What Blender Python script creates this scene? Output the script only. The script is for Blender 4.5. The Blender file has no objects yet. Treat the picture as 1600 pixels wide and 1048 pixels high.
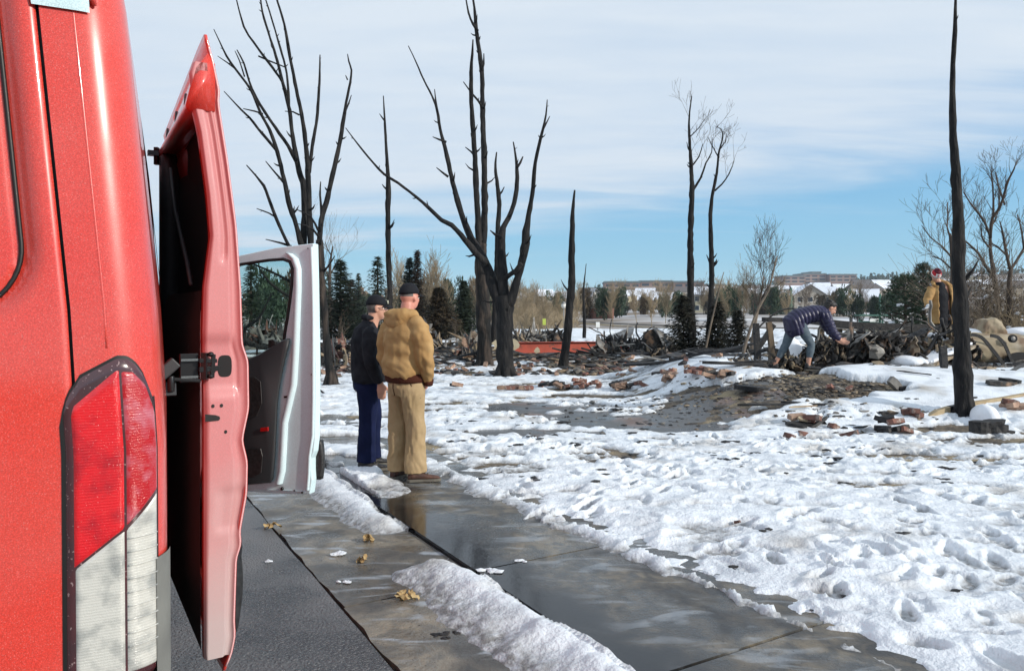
import bpy, bmesh, math, random
import numpy as np
from mathutils import Vector, Matrix
from math import sin, cos, pi, radians as R

SC = bpy.context.scene
COL = SC.collection

# ------------------------------------------------------------------ camera
CAMZ, F = 1.6, 1155.0
cd = bpy.data.cameras.new("camera")
cd.lens = F / 1600 * 36.0
cd.sensor_width = 36.0
cd.shift_y = -39.0 / 1600
cd.clip_start = 0.05
cd.clip_end = 20000
cam = bpy.data.objects.new("camera", cd)
cam.location = (0, 0, CAMZ)
cam.rotation_euler = (R(90), 0, 0)
COL.objects.link(cam)
SC.camera = cam

# ------------------------------------------------------------------ sun, sky, exposure
SUN_AZ = R(118)      # clockwise from +Y (the view direction): right and a little behind
SUN_EL = R(23)
sun_dir = Vector((sin(SUN_AZ) * cos(SUN_EL), cos(SUN_AZ) * cos(SUN_EL), sin(SUN_EL)))
sl = bpy.data.lights.new("sun", 'SUN')
sl.energy = 3.9
sl.angle = R(1.2)
sl.color = (1.0, 0.93, 0.83)
so = bpy.data.objects.new("sun", sl)
so.rotation_euler = (-sun_dir).to_track_quat('-Z', 'Y').to_euler()
so.location = (20, -20, 30)
COL.objects.link(so)
SC.view_settings.view_transform = 'Standard'
SC.view_settings.look = 'None'
SC.view_settings.exposure = 0.0
SC.view_settings.gamma = 1.0
SC.view_settings.use_curve_mapping = False
SC.cycles.max_bounces = 8
SC.cycles.transparent_max_bounces = 12
SC.cycles.use_denoising = True

W = bpy.data.worlds.new("World")
SC.world = W
W.use_nodes = True
wn, wl = W.node_tree.nodes, W.node_tree.links
wn.clear()
wout = wn.new('ShaderNodeOutputWorld')
bg = wn.new('ShaderNodeBackground')
sky = wn.new('ShaderNodeTexSky')
sky.sky_type = 'NISHITA'
sky.sun_disc = False
sky.sun_elevation = SUN_EL
sky.sun_rotation = SUN_AZ
sky.altitude = 1700
sky.air_density = 1.15
sky.dust_density = 0.6
sky.ozone_density = 2.0
bg.inputs[1].default_value = 0.11


def wnode(t, **kw):
    n = wn.new(t)
    for k, v in kw.items():
        setattr(n, k, v)
    return n


def wmath(op, a, b=None, clamp=False):
    n = wn.new('ShaderNodeMath')
    n.operation = op
    n.use_clamp = clamp
    for i, v in enumerate((a, b)):
        if v is None:
            continue
        if isinstance(v, (int, float)):
            n.inputs[i].default_value = v
        else:
            wl.new(v, n.inputs[i])
    return n.outputs[0]


tc = wnode('ShaderNodeTexCoord')
sep = wnode('ShaderNodeSeparateXYZ')
wl.new(tc.outputs['Generated'], sep.inputs[0])
zc = wmath('MAXIMUM', sep.outputs[2], 0.02)
inv = wmath('DIVIDE', 1.0, wmath('ADD', zc, 0.12))
cx = wmath('MULTIPLY', sep.outputs[0], inv)
cy = wmath('MULTIPLY', sep.outputs[1], inv)
comb = wnode('ShaderNodeCombineXYZ')
wl.new(cx, comb.inputs[0])
wl.new(cy, comb.inputs[1])
mp = wnode('ShaderNodeMapping')
mp.inputs['Rotation'].default_value = (0, 0, R(22))
mp.inputs['Scale'].default_value = (0.55, 1.9, 1)
wl.new(comb.outputs[0], mp.inputs[0])
n1 = wnode('ShaderNodeTexNoise')
n1.inputs['Scale'].default_value = 1.1
n1.inputs['Detail'].default_value = 7
n1.inputs['Roughness'].default_value = 0.55
n1.inputs['Distortion'].default_value = 0.4
wl.new(mp.outputs[0], n1.inputs[0])
n2 = wnode('ShaderNodeTexNoise')
n2.inputs['Scale'].default_value = 4.5
n2.inputs['Detail'].default_value = 6
wl.new(mp.outputs[0], n2.inputs[0])
# edge of the cloud deck: lower in the sky on the left, higher on the right, wandering with the noise
edge = wmath('SUBTRACT', sep.outputs[2], wmath('MULTIPLY', sep.outputs[0], 0.13))
edge = wmath('ADD', edge, wmath('MULTIPLY', wmath('SUBTRACT', n1.outputs[0], 0.5), 0.22))
mr = wnode('ShaderNodeMapRange')
mr.interpolation_type = 'SMOOTHSTEP'
mr.inputs['From Min'].default_value = 0.065
mr.inputs['From Max'].default_value = 0.20
wl.new(edge, mr.inputs['Value'])
dens = wmath('ADD', 0.92, wmath('MULTIPLY', wmath('SUBTRACT', n2.outputs[0], 0.5), 0.28))
dens = wmath('ADD', dens, wmath('MULTIPLY', wmath('SUBTRACT', n1.outputs[0], 0.5), 0.42), clamp=True)
cov = wmath('MULTIPLY', mr.outputs[0], dens, clamp=True)
mix = wnode('ShaderNodeMixRGB')
wl.new(cov, mix.inputs[0])
# clear-air colour: clean mountain sky, paler towards the horizon
rampn = wnode('ShaderNodeValToRGB')
cr = rampn.color_ramp
cr.elements[0].position = 0.0; cr.elements[0].color = (0.46, 0.70, 0.84, 1)
cr.elements[1].position = 1.0; cr.elements[1].color = (0.08, 0.22, 0.50, 1)
e_ = cr.elements.new(0.07); e_.color = (0.27, 0.60, 0.82, 1)
e_ = cr.elements.new(0.22); e_.color = (0.155, 0.43, 0.76, 1)
wl.new(wmath('MAXIMUM', sep.outputs[2], 0.0), rampn.inputs[0])
sc_ = wnode('ShaderNodeVectorMath'); sc_.operation = 'SCALE'; sc_.inputs['Scale'].default_value = 10.2
wl.new(rampn.outputs[0], sc_.inputs[0])
mixa = wnode('ShaderNodeMixRGB'); mixa.inputs[0].default_value = 0.80
wl.new(sky.outputs[0], mixa.inputs[1]); wl.new(sc_.outputs[0], mixa.inputs[2])
wl.new(mixa.outputs[0], mix.inputs[1])
mix.inputs[2].default_value = (6.7, 7.5, 8.35, 1)
wl.new(mix.outputs[0], bg.inputs[0])
wl.new(bg.outputs[0], wout.inputs[0])

rng = random.Random(7)


# ------------------------------------------------------------------ helpers
def at(px, py, Y, dy=0.0):
    """A point of the place: Y metres in front of the camera, at a pixel of the 1600x1048 photograph."""
    return Vector(((px - 800) * Y / F, Y + dy, CAMZ - (py - 485) * Y / F))


def hash2(ix, iy, seed):
    h = (ix.astype(np.int64) * 374761393 + iy.astype(np.int64) * 668265263 + seed * 974711) & 0xffffffff
    h = ((h ^ (h >> 13)) * 1274126177) & 0xffffffff
    h = h ^ (h >> 16)
    return (h & 0xffff) / 65535.0


def vnoise(x, y, seed=0):
    ix, iy = np.floor(x), np.floor(y)
    fx, fy = x - ix, y - iy
    fx = fx * fx * fx * (fx * (fx * 6 - 15) + 10)
    fy = fy * fy * fy * (fy * (fy * 6 - 15) + 10)
    a = hash2(ix, iy, seed); b = hash2(ix + 1, iy, seed)
    c = hash2(ix, iy + 1, seed); d = hash2(ix + 1, iy + 1, seed)
    return (a + (b - a) * fx) * (1 - fy) + (c + (d - c) * fx) * fy - 0.5


def fbm(x, y, seed=0, octv=4, gain=0.5):
    s = 0; a = 1.0; t = 0
    for o in range(octv):
        s = s + a * vnoise(x * 2 ** o + 17.3 * o, y * 2 ** o - 9.1 * o, seed + o)
        t += a; a *= gain
    return s / t * 2


def sstep(e0, e1, x):
    t = np.clip((x - e0) / (e1 - e0), 0, 1)
    return t * t * (3 - 2 * t)


# materials -----------------------------------------------------------
MATS = {}


def mat(name, col, rough=0.7, col2=None, scale=8.0, bump=0.0, bscale=None, metal=0.0, spec=0.5, coat=0.0,
        detail=4, contrast=(0.35, 0.65), sub=0.0, trans=0.0, alpha=1.0, rough2=None, objrand=0.0, stretch=None,
        col3=None, scale3=1.0, c3=(0.5, 0.62)):
    if name in MATS:
        return MATS[name]
    m = bpy.data.materials.new(name)
    m.use_nodes = True
    nt = m.node_tree
    n, l = nt.nodes, nt.links
    b = n['Principled BSDF']
    b.inputs['Base Color'].default_value = (*col, 1)
    b.inputs['Roughness'].default_value = rough
    b.inputs['Metallic'].default_value = metal
    b.inputs['Specular IOR Level'].default_value = spec
    b.inputs['Coat Weight'].default_value = coat
    b.inputs['Coat Roughness'].default_value = 0.08
    b.inputs['Alpha'].default_value = alpha
    b.inputs['Transmission Weight'].default_value = trans
    if sub:
        b.inputs['Subsurface Weight'].default_value = sub
        b.inputs['Subsurface Radius'].default_value = (0.02, 0.03, 0.05)
    t = n.new('ShaderNodeTexCoord')
    src = t.outputs['Object']
    if stretch:
        mpp = n.new('ShaderNodeMapping')
        mpp.inputs['Scale'].default_value = stretch
        l.new(src, mpp.inputs[0]); src = mpp.outputs[0]
    out = None
    if col2 is not None:
        nz = n.new('ShaderNodeTexNoise')
        nz.inputs['Scale'].default_value = scale
        nz.inputs['Detail'].default_value = detail
        l.new(src, nz.inputs[0])
        rmp = n.new('ShaderNodeMapRange')
        rmp.inputs['From Min'].default_value = contrast[0]
        rmp.inputs['From Max'].default_value = contrast[1]
        l.new(nz.outputs[0], rmp.inputs['Value'])
        mx = n.new('ShaderNodeMixRGB')
        l.new(rmp.outputs[0], mx.inputs[0])
        mx.inputs[1].default_value = (*col, 1)
        mx.inputs[2].default_value = (*col2, 1)
        out = mx.outputs[0]
        if rough2 is not None:
            rr = n.new('ShaderNodeMapRange')
            rr.inputs['To Min'].default_value = rough
            rr.inputs['To Max'].default_value = rough2
            l.new(rmp.outputs[0], rr.inputs['Value'])
            l.new(rr.outputs[0], b.inputs['Roughness'])
    if col3 is not None:
        nz3 = n.new('ShaderNodeTexNoise')
        nz3.inputs['Scale'].default_value = scale3
        nz3.inputs['Detail'].default_value = 5
        l.new(src, nz3.inputs[0])
        r3 = n.new('ShaderNodeMapRange')
        r3.inputs['From Min'].default_value = c3[0]
        r3.inputs['From Max'].default_value = c3[1]
        l.new(nz3.outputs[0], r3.inputs['Value'])
        m3 = n.new('ShaderNodeMixRGB')
        l.new(r3.outputs[0], m3.inputs[0])
        if out is not None:
            l.new(out, m3.inputs[1])
        else:
            m3.inputs[1].default_value = (*col, 1)
        m3.inputs[2].default_value = (*col3, 1)
        out = m3.outputs[0]
    if objrand:
        oi = n.new('ShaderNodeObjectInfo')
        hs = n.new('ShaderNodeHueSaturation')
        rr = n.new('ShaderNodeMapRange')
        rr.inputs['To Min'].default_value = 1 - objrand
        rr.inputs['To Max'].default_value = 1 + objrand
        l.new(oi.outputs['Random'], rr.inputs['Value'])
        l.new(rr.outputs[0], hs.inputs['Value'])
        if out is not None:
            l.new(out, hs.inputs['Color'])
        else:
            hs.inputs['Color'].default_value = (*col, 1)
        out = hs.outputs[0]
    if out is not None:
        l.new(out, b.inputs['Base Color'])
    if bump:
        nb = n.new('ShaderNodeTexNoise')
        nb.inputs['Scale'].default_value = bscale or scale * 3
        nb.inputs['Detail'].default_value = 6
        l.new(src, nb.inputs[0])
        bp = n.new('ShaderNodeBump')
        bp.inputs['Strength'].default_value = 1.0
        bp.inputs['Distance'].default_value = bump
        l.new(nb.outputs[0], bp.inputs['Height'])
        l.new(bp.outputs[0], b.inputs['Normal'])
    MATS[name] = m
    return m


def M(name):
    return MATS[name]


# things ---------------------------------------------------------------
ORI = {}   # object name -> world origin used to convert world-space verts into local ones


def thing(name, label, cat, loc=(0, 0, 0), rz=0.0, group=None):
    o = bpy.data.objects.new(name, None)
    o.empty_display_size = 0.2
    o.location = loc
    o.rotation_euler = (0, 0, rz)
    o['label'] = label; o['category'] = cat
    if group:
        o['group'] = group
    COL.objects.link(o)
    ORI[o.name] = Vector(loc)
    return o


def tag(o, label, cat, group=None, kind=None):
    if label:
        o['label'] = label; o['category'] = cat
    if group:
        o['group'] = group
    if kind:
        o['kind'] = kind
    return o


def structure(o):
    o['kind'] = 'structure'
    return o


def dup(root, loc, rz=None, label=None, group=None, scale=None, swap=None):
    r = root.copy(); COL.objects.link(r)
    r.location = loc
    if rz is not None:
        r.rotation_euler = (0, 0, rz)
    if scale is not None:
        r.scale = scale if hasattr(scale, '__len__') else (scale,) * 3
    if label: r['label'] = label
    if group: r['group'] = group
    for ch in list(root.children):
        c = ch.copy(); COL.objects.link(c); c.parent = r
        for g in list(ch.children):
            d = g.copy(); COL.objects.link(d); d.parent = c
    return r


class MB:
    """mesh collector: everything added ends in one mesh object"""
    def __init__(s):
        s.v = []; s.f = []; s.m = []; s.sm = []

    def add(s, vs, fs, mi=0, smooth=False):
        o = len(s.v)
        s.v.extend([tuple(v) for v in vs])
        for f in fs:
            s.f.append(tuple(i + o for i in f)); s.m.append(mi); s.sm.append(smooth)

    def box(s, c, size, rot=None, mi=0, taper=1.0):
        c = Vector(c); x, y, z = [a / 2 for a in size]
        vs = []
        for sz in (-1, 1):
            t = taper if sz > 0 else 1
            for sx, sy in ((-1, -1), (1, -1), (1, 1), (-1, 1)):
                vs.append(Vector((sx * x * t, sy * y * t, sz * z)))
        if rot is not None:
            vs = [rot @ v for v in vs]
        s.add([v + c for v in vs], [(3, 2, 1, 0), (4, 5, 6, 7), (0, 1, 5, 4), (1, 2, 6, 5), (2, 3, 7, 6), (3, 0, 4, 7)], mi)

    def bar(s, a, b, w, h, mi=0, up=Vector((0, 0, 1)), w2=None, h2=None):
        a = Vector(a); b = Vector(b)
        d = (b - a).normalized()
        sd = d.cross(up)
        if sd.length < 1e-4: sd = Vector((1, 0, 0))
        sd.normalize(); u = sd.cross(d)
        vs = []
        for p, ww, hh in ((a, w, h), (b, w2 or w, h2 or h)):
            for i, j in ((-1, -1), (1, -1), (1, 1), (-1, 1)):
                vs.append(p + sd * i * ww / 2 + u * j * hh / 2)
        s.add(vs, [(3, 2, 1, 0), (4, 5, 6, 7), (0, 1, 5, 4), (1, 2, 6, 5), (2, 3, 7, 6), (3, 0, 4, 7)], mi)

    def tube(s, pts, rad, n=8, mi=0, smooth=True, cap=True, jit=0.0, rnd=None):
        pts = [Vector(p) for p in pts]
        vs = []; fs = []
        prev = None
        for i, p in enumerate(pts):
            if i == 0: t = pts[1] - pts[0]
            elif i == len(pts) - 1: t = pts[-1] - pts[-2]
            else: t = pts[i + 1] - pts[i - 1]
            if t.length < 1e-7: t = Vector((0, 0, 1))
            t.normalize()
            if prev is None:
                a = Vector((0, 1, 0)) if abs(t.y) < 0.9 else Vector((1, 0, 0))
                prev = (a - t * a.dot(t)).normalized()
            else:
                prev = prev - t * prev.dot(t)
                if prev.length < 1e-5: prev = Vector((1, 0, 0))
                prev.normalize()
            bb = t.cross(prev)
            r = rad[i] if hasattr(rad, '__len__') else rad
            for k in range(n):
                an = 2 * pi * k / n
                rr = r * (1 + (jit * (rnd.random() - 0.5) * 2 if jit else 0))
                vs.append(p + (prev * cos(an) + bb * sin(an)) * rr)
        for i in range(len(pts) - 1):
            for k in range(n):
                k2 = (k + 1) % n
                fs.append((i * n + k, i * n + k2, (i + 1) * n + k2, (i + 1) * n + k))
        if cap:
            fs.append(tuple(reversed(range(n))))
            fs.append(tuple((len(pts) - 1) * n + k for k in range(n)))
        s.add(vs, fs, mi, smooth)

    def loft(s, rings, mi=0, smooth=True, cap=True, closed=True):
        n = len(rings[0]); vs = [p for r in rings for p in r]; fs = []
        for i in range(len(rings) - 1):
            for k in range(n if closed else n - 1):
                k2 = (k + 1) % n
                fs.append((i * n + k, i * n + k2, (i + 1) * n + k2, (i + 1) * n + k))
        if cap and closed:
            fs.append(tuple(reversed(range(n))))
            fs.append(tuple((len(rings) - 1) * n + k for k in range(n)))
        s.add(vs, fs, mi, smooth)

    def ellip(s, c, r, rot=None, mi=0, nu=14, nv=9, smooth=True):
        c = Vector(c); vs = [Vector((0, 0, -r[2]))]
        for j in range(1, nv):
            ph = -pi / 2 + pi * j / nv
            for i in range(nu):
                th = 2 * pi * i / nu
                vs.append(Vector((r[0] * cos(ph) * cos(th), r[1] * cos(ph) * sin(th), r[2] * sin(ph))))
        vs.append(Vector((0, 0, r[2])))
        if rot is not None: vs = [rot @ v for v in vs]
        vs = [v + c for v in vs]
        fs = [(0, 1 + (i + 1) % nu, 1 + i) for i in range(nu)]
        for j in range(nv - 2):
            for i in range(nu):
                a = 1 + j * nu + i; b = 1 + j * nu + (i + 1) % nu
                fs.append((a, b, b + nu, a + nu))
        top = len(vs) - 1; o = 1 + (nv - 2) * nu
        fs += [(o + i, o + (i + 1) % nu, top) for i in range(nu)]
        s.add(vs, fs, mi, smooth)

    def capsule(s, a, b, ra, rb, n=12, mi=0):
        a = Vector(a); b = Vector(b); d = (b - a)
        L = d.length; d = d.normalized()
        pts = []; rad = []
        for k in range(4):
            an = pi / 2 * (k + 0.35) / 4.35
            pts.append(a - d * ra * cos(an)); rad.append(ra * sin(an))
        pts.append(a); rad.append(ra)
        pts.append(b); rad.append(rb)
        for k in range(3, -1, -1):
            an = pi / 2 * (k + 0.35) / 4.35
            pts.append(b + d * rb * cos(an)); rad.append(rb * sin(an))
        s.tube(pts, rad, n, mi)

    def prism(s, poly, dvec, mi=0, smooth=False):
        """poly: list of points, extruded by dvec"""
        n = len(poly); dvec = Vector(dvec)
        vs = [Vector(p) for p in poly] + [Vector(p) + dvec for p in poly]
        fs = [tuple(reversed(range(n))), tuple(range(n, 2 * n))]
        for i in range(n):
            j = (i + 1) % n
            fs.append((i, j, j + n, i + n))
        s.add(vs, fs, mi, smooth)

    def rock(s, c, r, rnd, mi=0, sq=(1, 1, 1), jag=0.35, rot=None):
        """an angular lump: a jittered icosahedron"""
        ph = (1 + 5 ** 0.5) / 2
        base = [(-1, ph, 0), (1, ph, 0), (-1, -ph, 0), (1, -ph, 0), (0, -1, ph), (0, 1, ph), (0, -1, -ph), (0, 1, -ph),
                (ph, 0, -1), (ph, 0, 1), (-ph, 0, -1), (-ph, 0, 1)]
        fs = [(0, 11, 5), (0, 5, 1), (0, 1, 7), (0, 7, 10), (0, 10, 11), (1, 5, 9), (5, 11, 4), (11, 10, 2), (10, 7, 6), (7, 1, 8),
              (3, 9, 4), (3, 4, 2), (3, 2, 6), (3, 6, 8), (3, 8, 9), (4, 9, 5), (2, 4, 11), (6, 2, 10), (8, 6, 7), (9, 8, 1)]
        vs = []
        for b in base:
            v = Vector(b).normalized() * r * (1 + jag * (rnd.random() * 2 - 1))
            v = Vector((v.x * sq[0], v.y * sq[1], v.z * sq[2]))
            if rot is not None: v = rot @ v
            vs.append(v + Vector(c))
        s.add(vs, fs, mi)

    def mesh(s, name):
        me = bpy.data.meshes.new(name)
        me.from_pydata(s.v, [], s.f)
        me.polygons.foreach_set('material_index', s.m)
        me.polygons.foreach_set('use_smooth', s.sm)
        me.update()
        return me

    def build(s, name, mats, parent=None, local=False, bevel=0.0, fix=False, sub=0):
        me = s.mesh(name)
        org = Vector((0, 0, 0))
        if parent is not None and not local:
            org = ORI.get(parent.name, Vector((0, 0, 0)))
            if org.length > 0:
                me.transform(Matrix.Translation(-org))
        for m in (mats if isinstance(mats, (list, tuple)) else [mats]):
            me.materials.append(MATS[m] if isinstance(m, str) else m)
        if fix:
            bm = bmesh.new(); bm.from_mesh(me)
            bmesh.ops.recalc_face_normals(bm, faces=bm.faces)
            bm.to_mesh(me); bm.free()
        o = bpy.data.objects.new(name, me)
        COL.objects.link(o)
        if parent is not None:
            o.parent = parent
            ORI[o.name] = org
        if bevel:
            md = o.modifiers.new('bevel', 'BEVEL'); md.width = bevel; md.segments = 2; md.limit_method = 'ANGLE'
            md.angle_limit = R(35)
        if sub:
            md = o.modifiers.new('sub', 'SUBSURF'); md.levels = sub; md.render_levels = sub
        return o

    def solid(s, name, origin, label, cat, mats, group=None, fix=False, bevel=0.0):
        """a top-level thing that is one mesh, its origin at `origin`"""
        me = s.mesh(name)
        me.transform(Matrix.Translation(-Vector(origin)))
        for m in (mats if isinstance(mats, (list, tuple)) else [mats]):
            me.materials.append(MATS[m] if isinstance(m, str) else m)
        if fix:
            bm = bmesh.new(); bm.from_mesh(me)
            bmesh.ops.recalc_face_normals(bm, faces=bm.faces)
            bm.to_mesh(me); bm.free()
        o = bpy.data.objects.new(name, me)
        o.location = origin
        COL.objects.link(o)
        if label:
            tag(o, label, cat, group)
        if bevel:
            md = o.modifiers.new('bevel', 'BEVEL'); md.width = bevel; md.segments = 2; md.limit_method = 'ANGLE'
        return o


def evaluated(o):
    """apply an object's modifiers into its own mesh"""
    dg = bpy.context.evaluated_depsgraph_get()
    dg.update()
    me = bpy.data.meshes.new_from_object(o.evaluated_get(dg))
    old = o.data
    o.modifiers.clear()
    o.data = me
    bpy.data.meshes.remove(old)
    return o


def grow(mb, name, mats, parent, voxel=0.012, smooth=4, fold=0.0, fscale=(9, 9, 9), seed=0, local=False, colour=None, ridge=False):
    """union the collected closed shapes into one continuous skin, relax it, add cloth folds"""
    o = mb.build(name, mats, parent, local=local)
    md = o.modifiers.new('r', 'REMESH'); md.mode = 'VOXEL'; md.voxel_size = voxel; md.use_smooth_shade = True
    if smooth:
        ms = o.modifiers.new('s', 'SMOOTH'); ms.iterations = smooth; ms.factor = 0.5
    evaluated(o)
    me = o.data
    nv = len(me.vertices)
    co = np.empty(nv * 3); me.vertices.foreach_get('co', co); co = co.reshape(-1, 3)
    if fold:
        no = np.empty(nv * 3); me.vertices.foreach_get('normal', no); no = no.reshape(-1, 3)
        x, y, z = co[:, 0] * fscale[0], co[:, 1] * fscale[1], co[:, 2] * fscale[2]
        w = vnoise(x * 0.5, z * 0.5, seed + 5) * 2
        a = fbm(x + y * 0.7 + w, z + y * 0.3, seed, 3)
        if ridge:
            a = 0.5 - np.abs(a) * 2.2
        co = co + no * (a * fold)[:, None]
        me.vertices.foreach_set('co', co.ravel())
    if colour is not None:
        cen = np.empty(len(me.polygons) * 3); me.polygons.foreach_get('center', cen); cen = cen.reshape(-1, 3)
        me.polygons.foreach_set('material_index', colour(cen).astype(np.int32))
    me.polygons.foreach_set('use_smooth', np.ones(len(me.polygons), dtype=bool))
    if not me.materials:
        for m in (mats if isinstance(mats, (list, tuple)) else [mats]):
            me.materials.append(MATS[m])
    me.update()
    return o


def grid_mesh(name, X, Y, Z, mats, keep=None, smooth=True, attr=None):
    """X, Y, Z: 2-D arrays -> one sheet; keep: boolean per vertex, a quad stays if any of its corners is kept"""
    ny, nx = X.shape
    idx = np.arange(nx * ny).reshape(ny, nx)
    q = np.stack([idx[:-1, :-1], idx[:-1, 1:], idx[1:, 1:], idx[1:, :-1]], -1).reshape(-1, 4)
    if keep is not None:
        k = keep.ravel()
        q = q[k[q].any(1)]
    used = np.unique(q)
    remap = -np.ones(nx * ny, dtype=np.int64); remap[used] = np.arange(len(used))
    co = np.stack([X.ravel(), Y.ravel(), Z.ravel()], -1)[used]
    q = remap[q]
    me = bpy.data.meshes.new(name)
    me.vertices.add(len(co)); me.vertices.foreach_set('co', co.ravel().astype(np.float32))
    me.loops.add(q.size); me.loops.foreach_set('vertex_index', q.ravel().astype(np.int32))
    me.polygons.add(len(q)); me.polygons.foreach_set('loop_start', (np.arange(len(q)) * 4).astype(np.int32))
    me.polygons.foreach_set('loop_total', np.full(len(q), 4, dtype=np.int32))
    me.update(calc_edges=True)
    me.polygons.foreach_set('use_smooth', np.full(len(q), smooth, dtype=bool))
    if attr is not None:
        at_ = me.attributes.new('thin', 'FLOAT', 'POINT')
        at_.data.foreach_set('value', attr.ravel()[used].astype(np.float32))
    for m in (mats if isinstance(mats, (list, tuple)) else [mats]):
        me.materials.append(MATS[m] if isinstance(m, str) else m)
    o = bpy.data.objects.new(name, me)
    COL.objects.link(o)
    return o


def catmull(pts, rads, step):
    """resample a polyline smoothly"""
    P = [Vector(p) for p in pts]; out = []; rr = []
    n = len(P)
    for i in range(n - 1):
        p0 = P[max(i - 1, 0)]; p1 = P[i]; p2 = P[i + 1]; p3 = P[min(i + 2, n - 1)]
        k = max(1, int((p2 - p1).length / step))
        for j in range(k):
            t = j / k
            out.append(0.5 * ((2 * p1) + (p2 - p0) * t + (2 * p0 - 5 * p1 + 4 * p2 - p3) * t * t + (3 * p1 - p0 - 3 * p2 + p3) * t ** 3))
            rr.append(rads[i] * (1 - t) + rads[i + 1] * t)
    out.append(P[-1]); rr.append(rads[-1])
    return out, rr
# ------------------------------------------------------------------ materials
mat('dirt', (0.035, 0.030, 0.026), 0.85, (0.15, 0.12, 0.085), 5.0, 0.04, 22, col3=(0.30, 0.24, 0.15), scale3=1.6, c3=(0.52, 0.66), detail=8)
mat('asphalt', (0.050, 0.054, 0.062), 0.22, (0.18, 0.18, 0.185), 1.3, 0.03, 75, rough2=0.5, spec=1.0, contrast=(0.40, 0.62), detail=10,
    col3=(0.15, 0.15, 0.155), scale3=70, c3=(0.45, 0.75))
mat('snow', (0.74, 0.785, 0.835), 0.6, (0.53, 0.57, 0.62), 4.2, 0.012, 42, spec=0.35, contrast=(0.46, 0.72), detail=8,
    col3=(0.40, 0.375, 0.34), scale3=1.5, c3=(0.56, 0.76))
def thin_snow():
    # where the snow has melted thin it turns to grey, glassy slush
    m = MATS['snow']; n, l = m.node_tree.nodes, m.node_tree.links
    b = n['Principled BSDF']
    old = b.inputs['Base Color'].links[0].from_socket
    at_ = n.new('ShaderNodeAttribute'); at_.attribute_name = 'thin'
    t = n.new('ShaderNodeTexCoord'); z = n.new('ShaderNodeTexNoise'); z.inputs['Scale'].default_value = 22; z.inputs['Detail'].default_value = 5
    l.new(t.outputs['Object'], z.inputs[0])
    mul = n.new('ShaderNodeMath'); mul.operation = 'MULTIPLY'; mul.use_clamp = True
    r = n.new('ShaderNodeMapRange'); r.inputs['From Min'].default_value = 0.3; r.inputs['From Max'].default_value = 0.6; r.inputs['To Min'].default_value = 0.25
    l.new(z.outputs[0], r.inputs['Value']); l.new(at_.outputs['Fac'], mul.inputs[0]); l.new(r.outputs[0], mul.inputs[1])
    mx = n.new('ShaderNodeMixRGB'); l.new(mul.outputs[0], mx.inputs[0]); l.new(old, mx.inputs[1]); mx.inputs[2].default_value = (0.20, 0.195, 0.19, 1)
    l.new(mx.outputs[0], b.inputs['Base Color'])
    rr = n.new('ShaderNodeMapRange'); rr.inputs['To Min'].default_value = 0.6; rr.inputs['To Max'].default_value = 0.22
    l.new(mul.outputs[0], rr.inputs['Value']); l.new(rr.outputs[0], b.inputs['Roughness'])
thin_snow()
mat('clean_snow', (0.84, 0.86, 0.90), 0.6, (0.76, 0.79, 0.84), 3, 0.01, 14, spec=0.3)
mat('char', (0.007, 0.007, 0.008), 0.8, (0.036, 0.032, 0.029), 9, 0.04, 20, contrast=(0.45, 0.8), stretch=(1, 1, 0.3), spec=0.3)
mat('char_flat', (0.010, 0.010, 0.012), 0.7, (0.04, 0.038, 0.036), 12, 0.01, 30, contrast=(0.45, 0.75))
mat('char_bark', (0.010, 0.010, 0.010), 0.8, (0.11, 0.08, 0.062), 6, 0.045, 18, contrast=(0.48, 0.85), stretch=(1, 1, 0.25), spec=0.3)
mat('twig', (0.09, 0.07, 0.055), 0.85, (0.20, 0.16, 0.12), 3)
mat('twig_dark', (0.03, 0.024, 0.02), 0.85, (0.09, 0.065, 0.05), 3)
mat('twig_tan', (0.34, 0.27, 0.17), 0.85, (0.22, 0.17, 0.11), 1.5, objrand=0.2)
mat('pale_wood', (0.30, 0.22, 0.12), 0.7, (0.42, 0.33, 0.20), 3, 0.004, 18, stretch=(0.4, 4, 4))
mat('post_wood', (0.20, 0.14, 0.085), 0.8, (0.05, 0.04, 0.03), 4, 0.006, 20)
mat('brick_red', (0.21, 0.095, 0.07), 0.85, (0.11, 0.06, 0.05), 14, 0.004, 60, objrand=0.35, col3=(0.36, 0.30, 0.26), scale3=9, c3=(0.56, 0.68))
mat('brick_pale', (0.38, 0.26, 0.19), 0.85, (0.22, 0.13, 0.09), 14, 0.004, 60, objrand=0.3)
mat('mortar', (0.36, 0.34, 0.31), 0.9, (0.25, 0.23, 0.2), 20, 0.004, 50)
mat('rubble_grey', (0.27, 0.26, 0.24), 0.85, (0.12, 0.11, 0.10), 4, 0.01, 20, objrand=0.3)
mat('rubble_tan', (0.36, 0.29, 0.20), 0.85, (0.17, 0.12, 0.08), 5, 0.01, 20, objrand=0.3)
mat('red_steel', (0.46, 0.085, 0.05), 0.55, (0.33, 0.06, 0.035), 3, 0.003, 20, col3=(0.16, 0.06, 0.04), scale3=5, c3=(0.6, 0.7))
mat('burnt_metal', (0.055, 0.05, 0.047), 0.5, (0.02, 0.018, 0.018), 5, 0.01, 12, metal=0.4, col3=(0.22, 0.14, 0.09), scale3=4, c3=(0.55, 0.66))
mat('grey_metal', (0.28, 0.27, 0.255), 0.5, (0.12, 0.11, 0.10), 3, 0.01, 8, metal=0.3)
mat('ash_pile', (0.02, 0.019, 0.018), 0.75, (0.09, 0.075, 0.06), 9, 0.02, 30, contrast=(0.5, 0.72), col3=(0.42, 0.38, 0.32), scale3=6, c3=(0.64, 0.70))
mat('rust_tan', (0.33, 0.27, 0.18), 0.7, (0.16, 0.10, 0.06), 2.6, 0.006, 14, contrast=(0.42, 0.62), col3=(0.40, 0.35, 0.27), scale3=3, c3=(0.55, 0.7))
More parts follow.
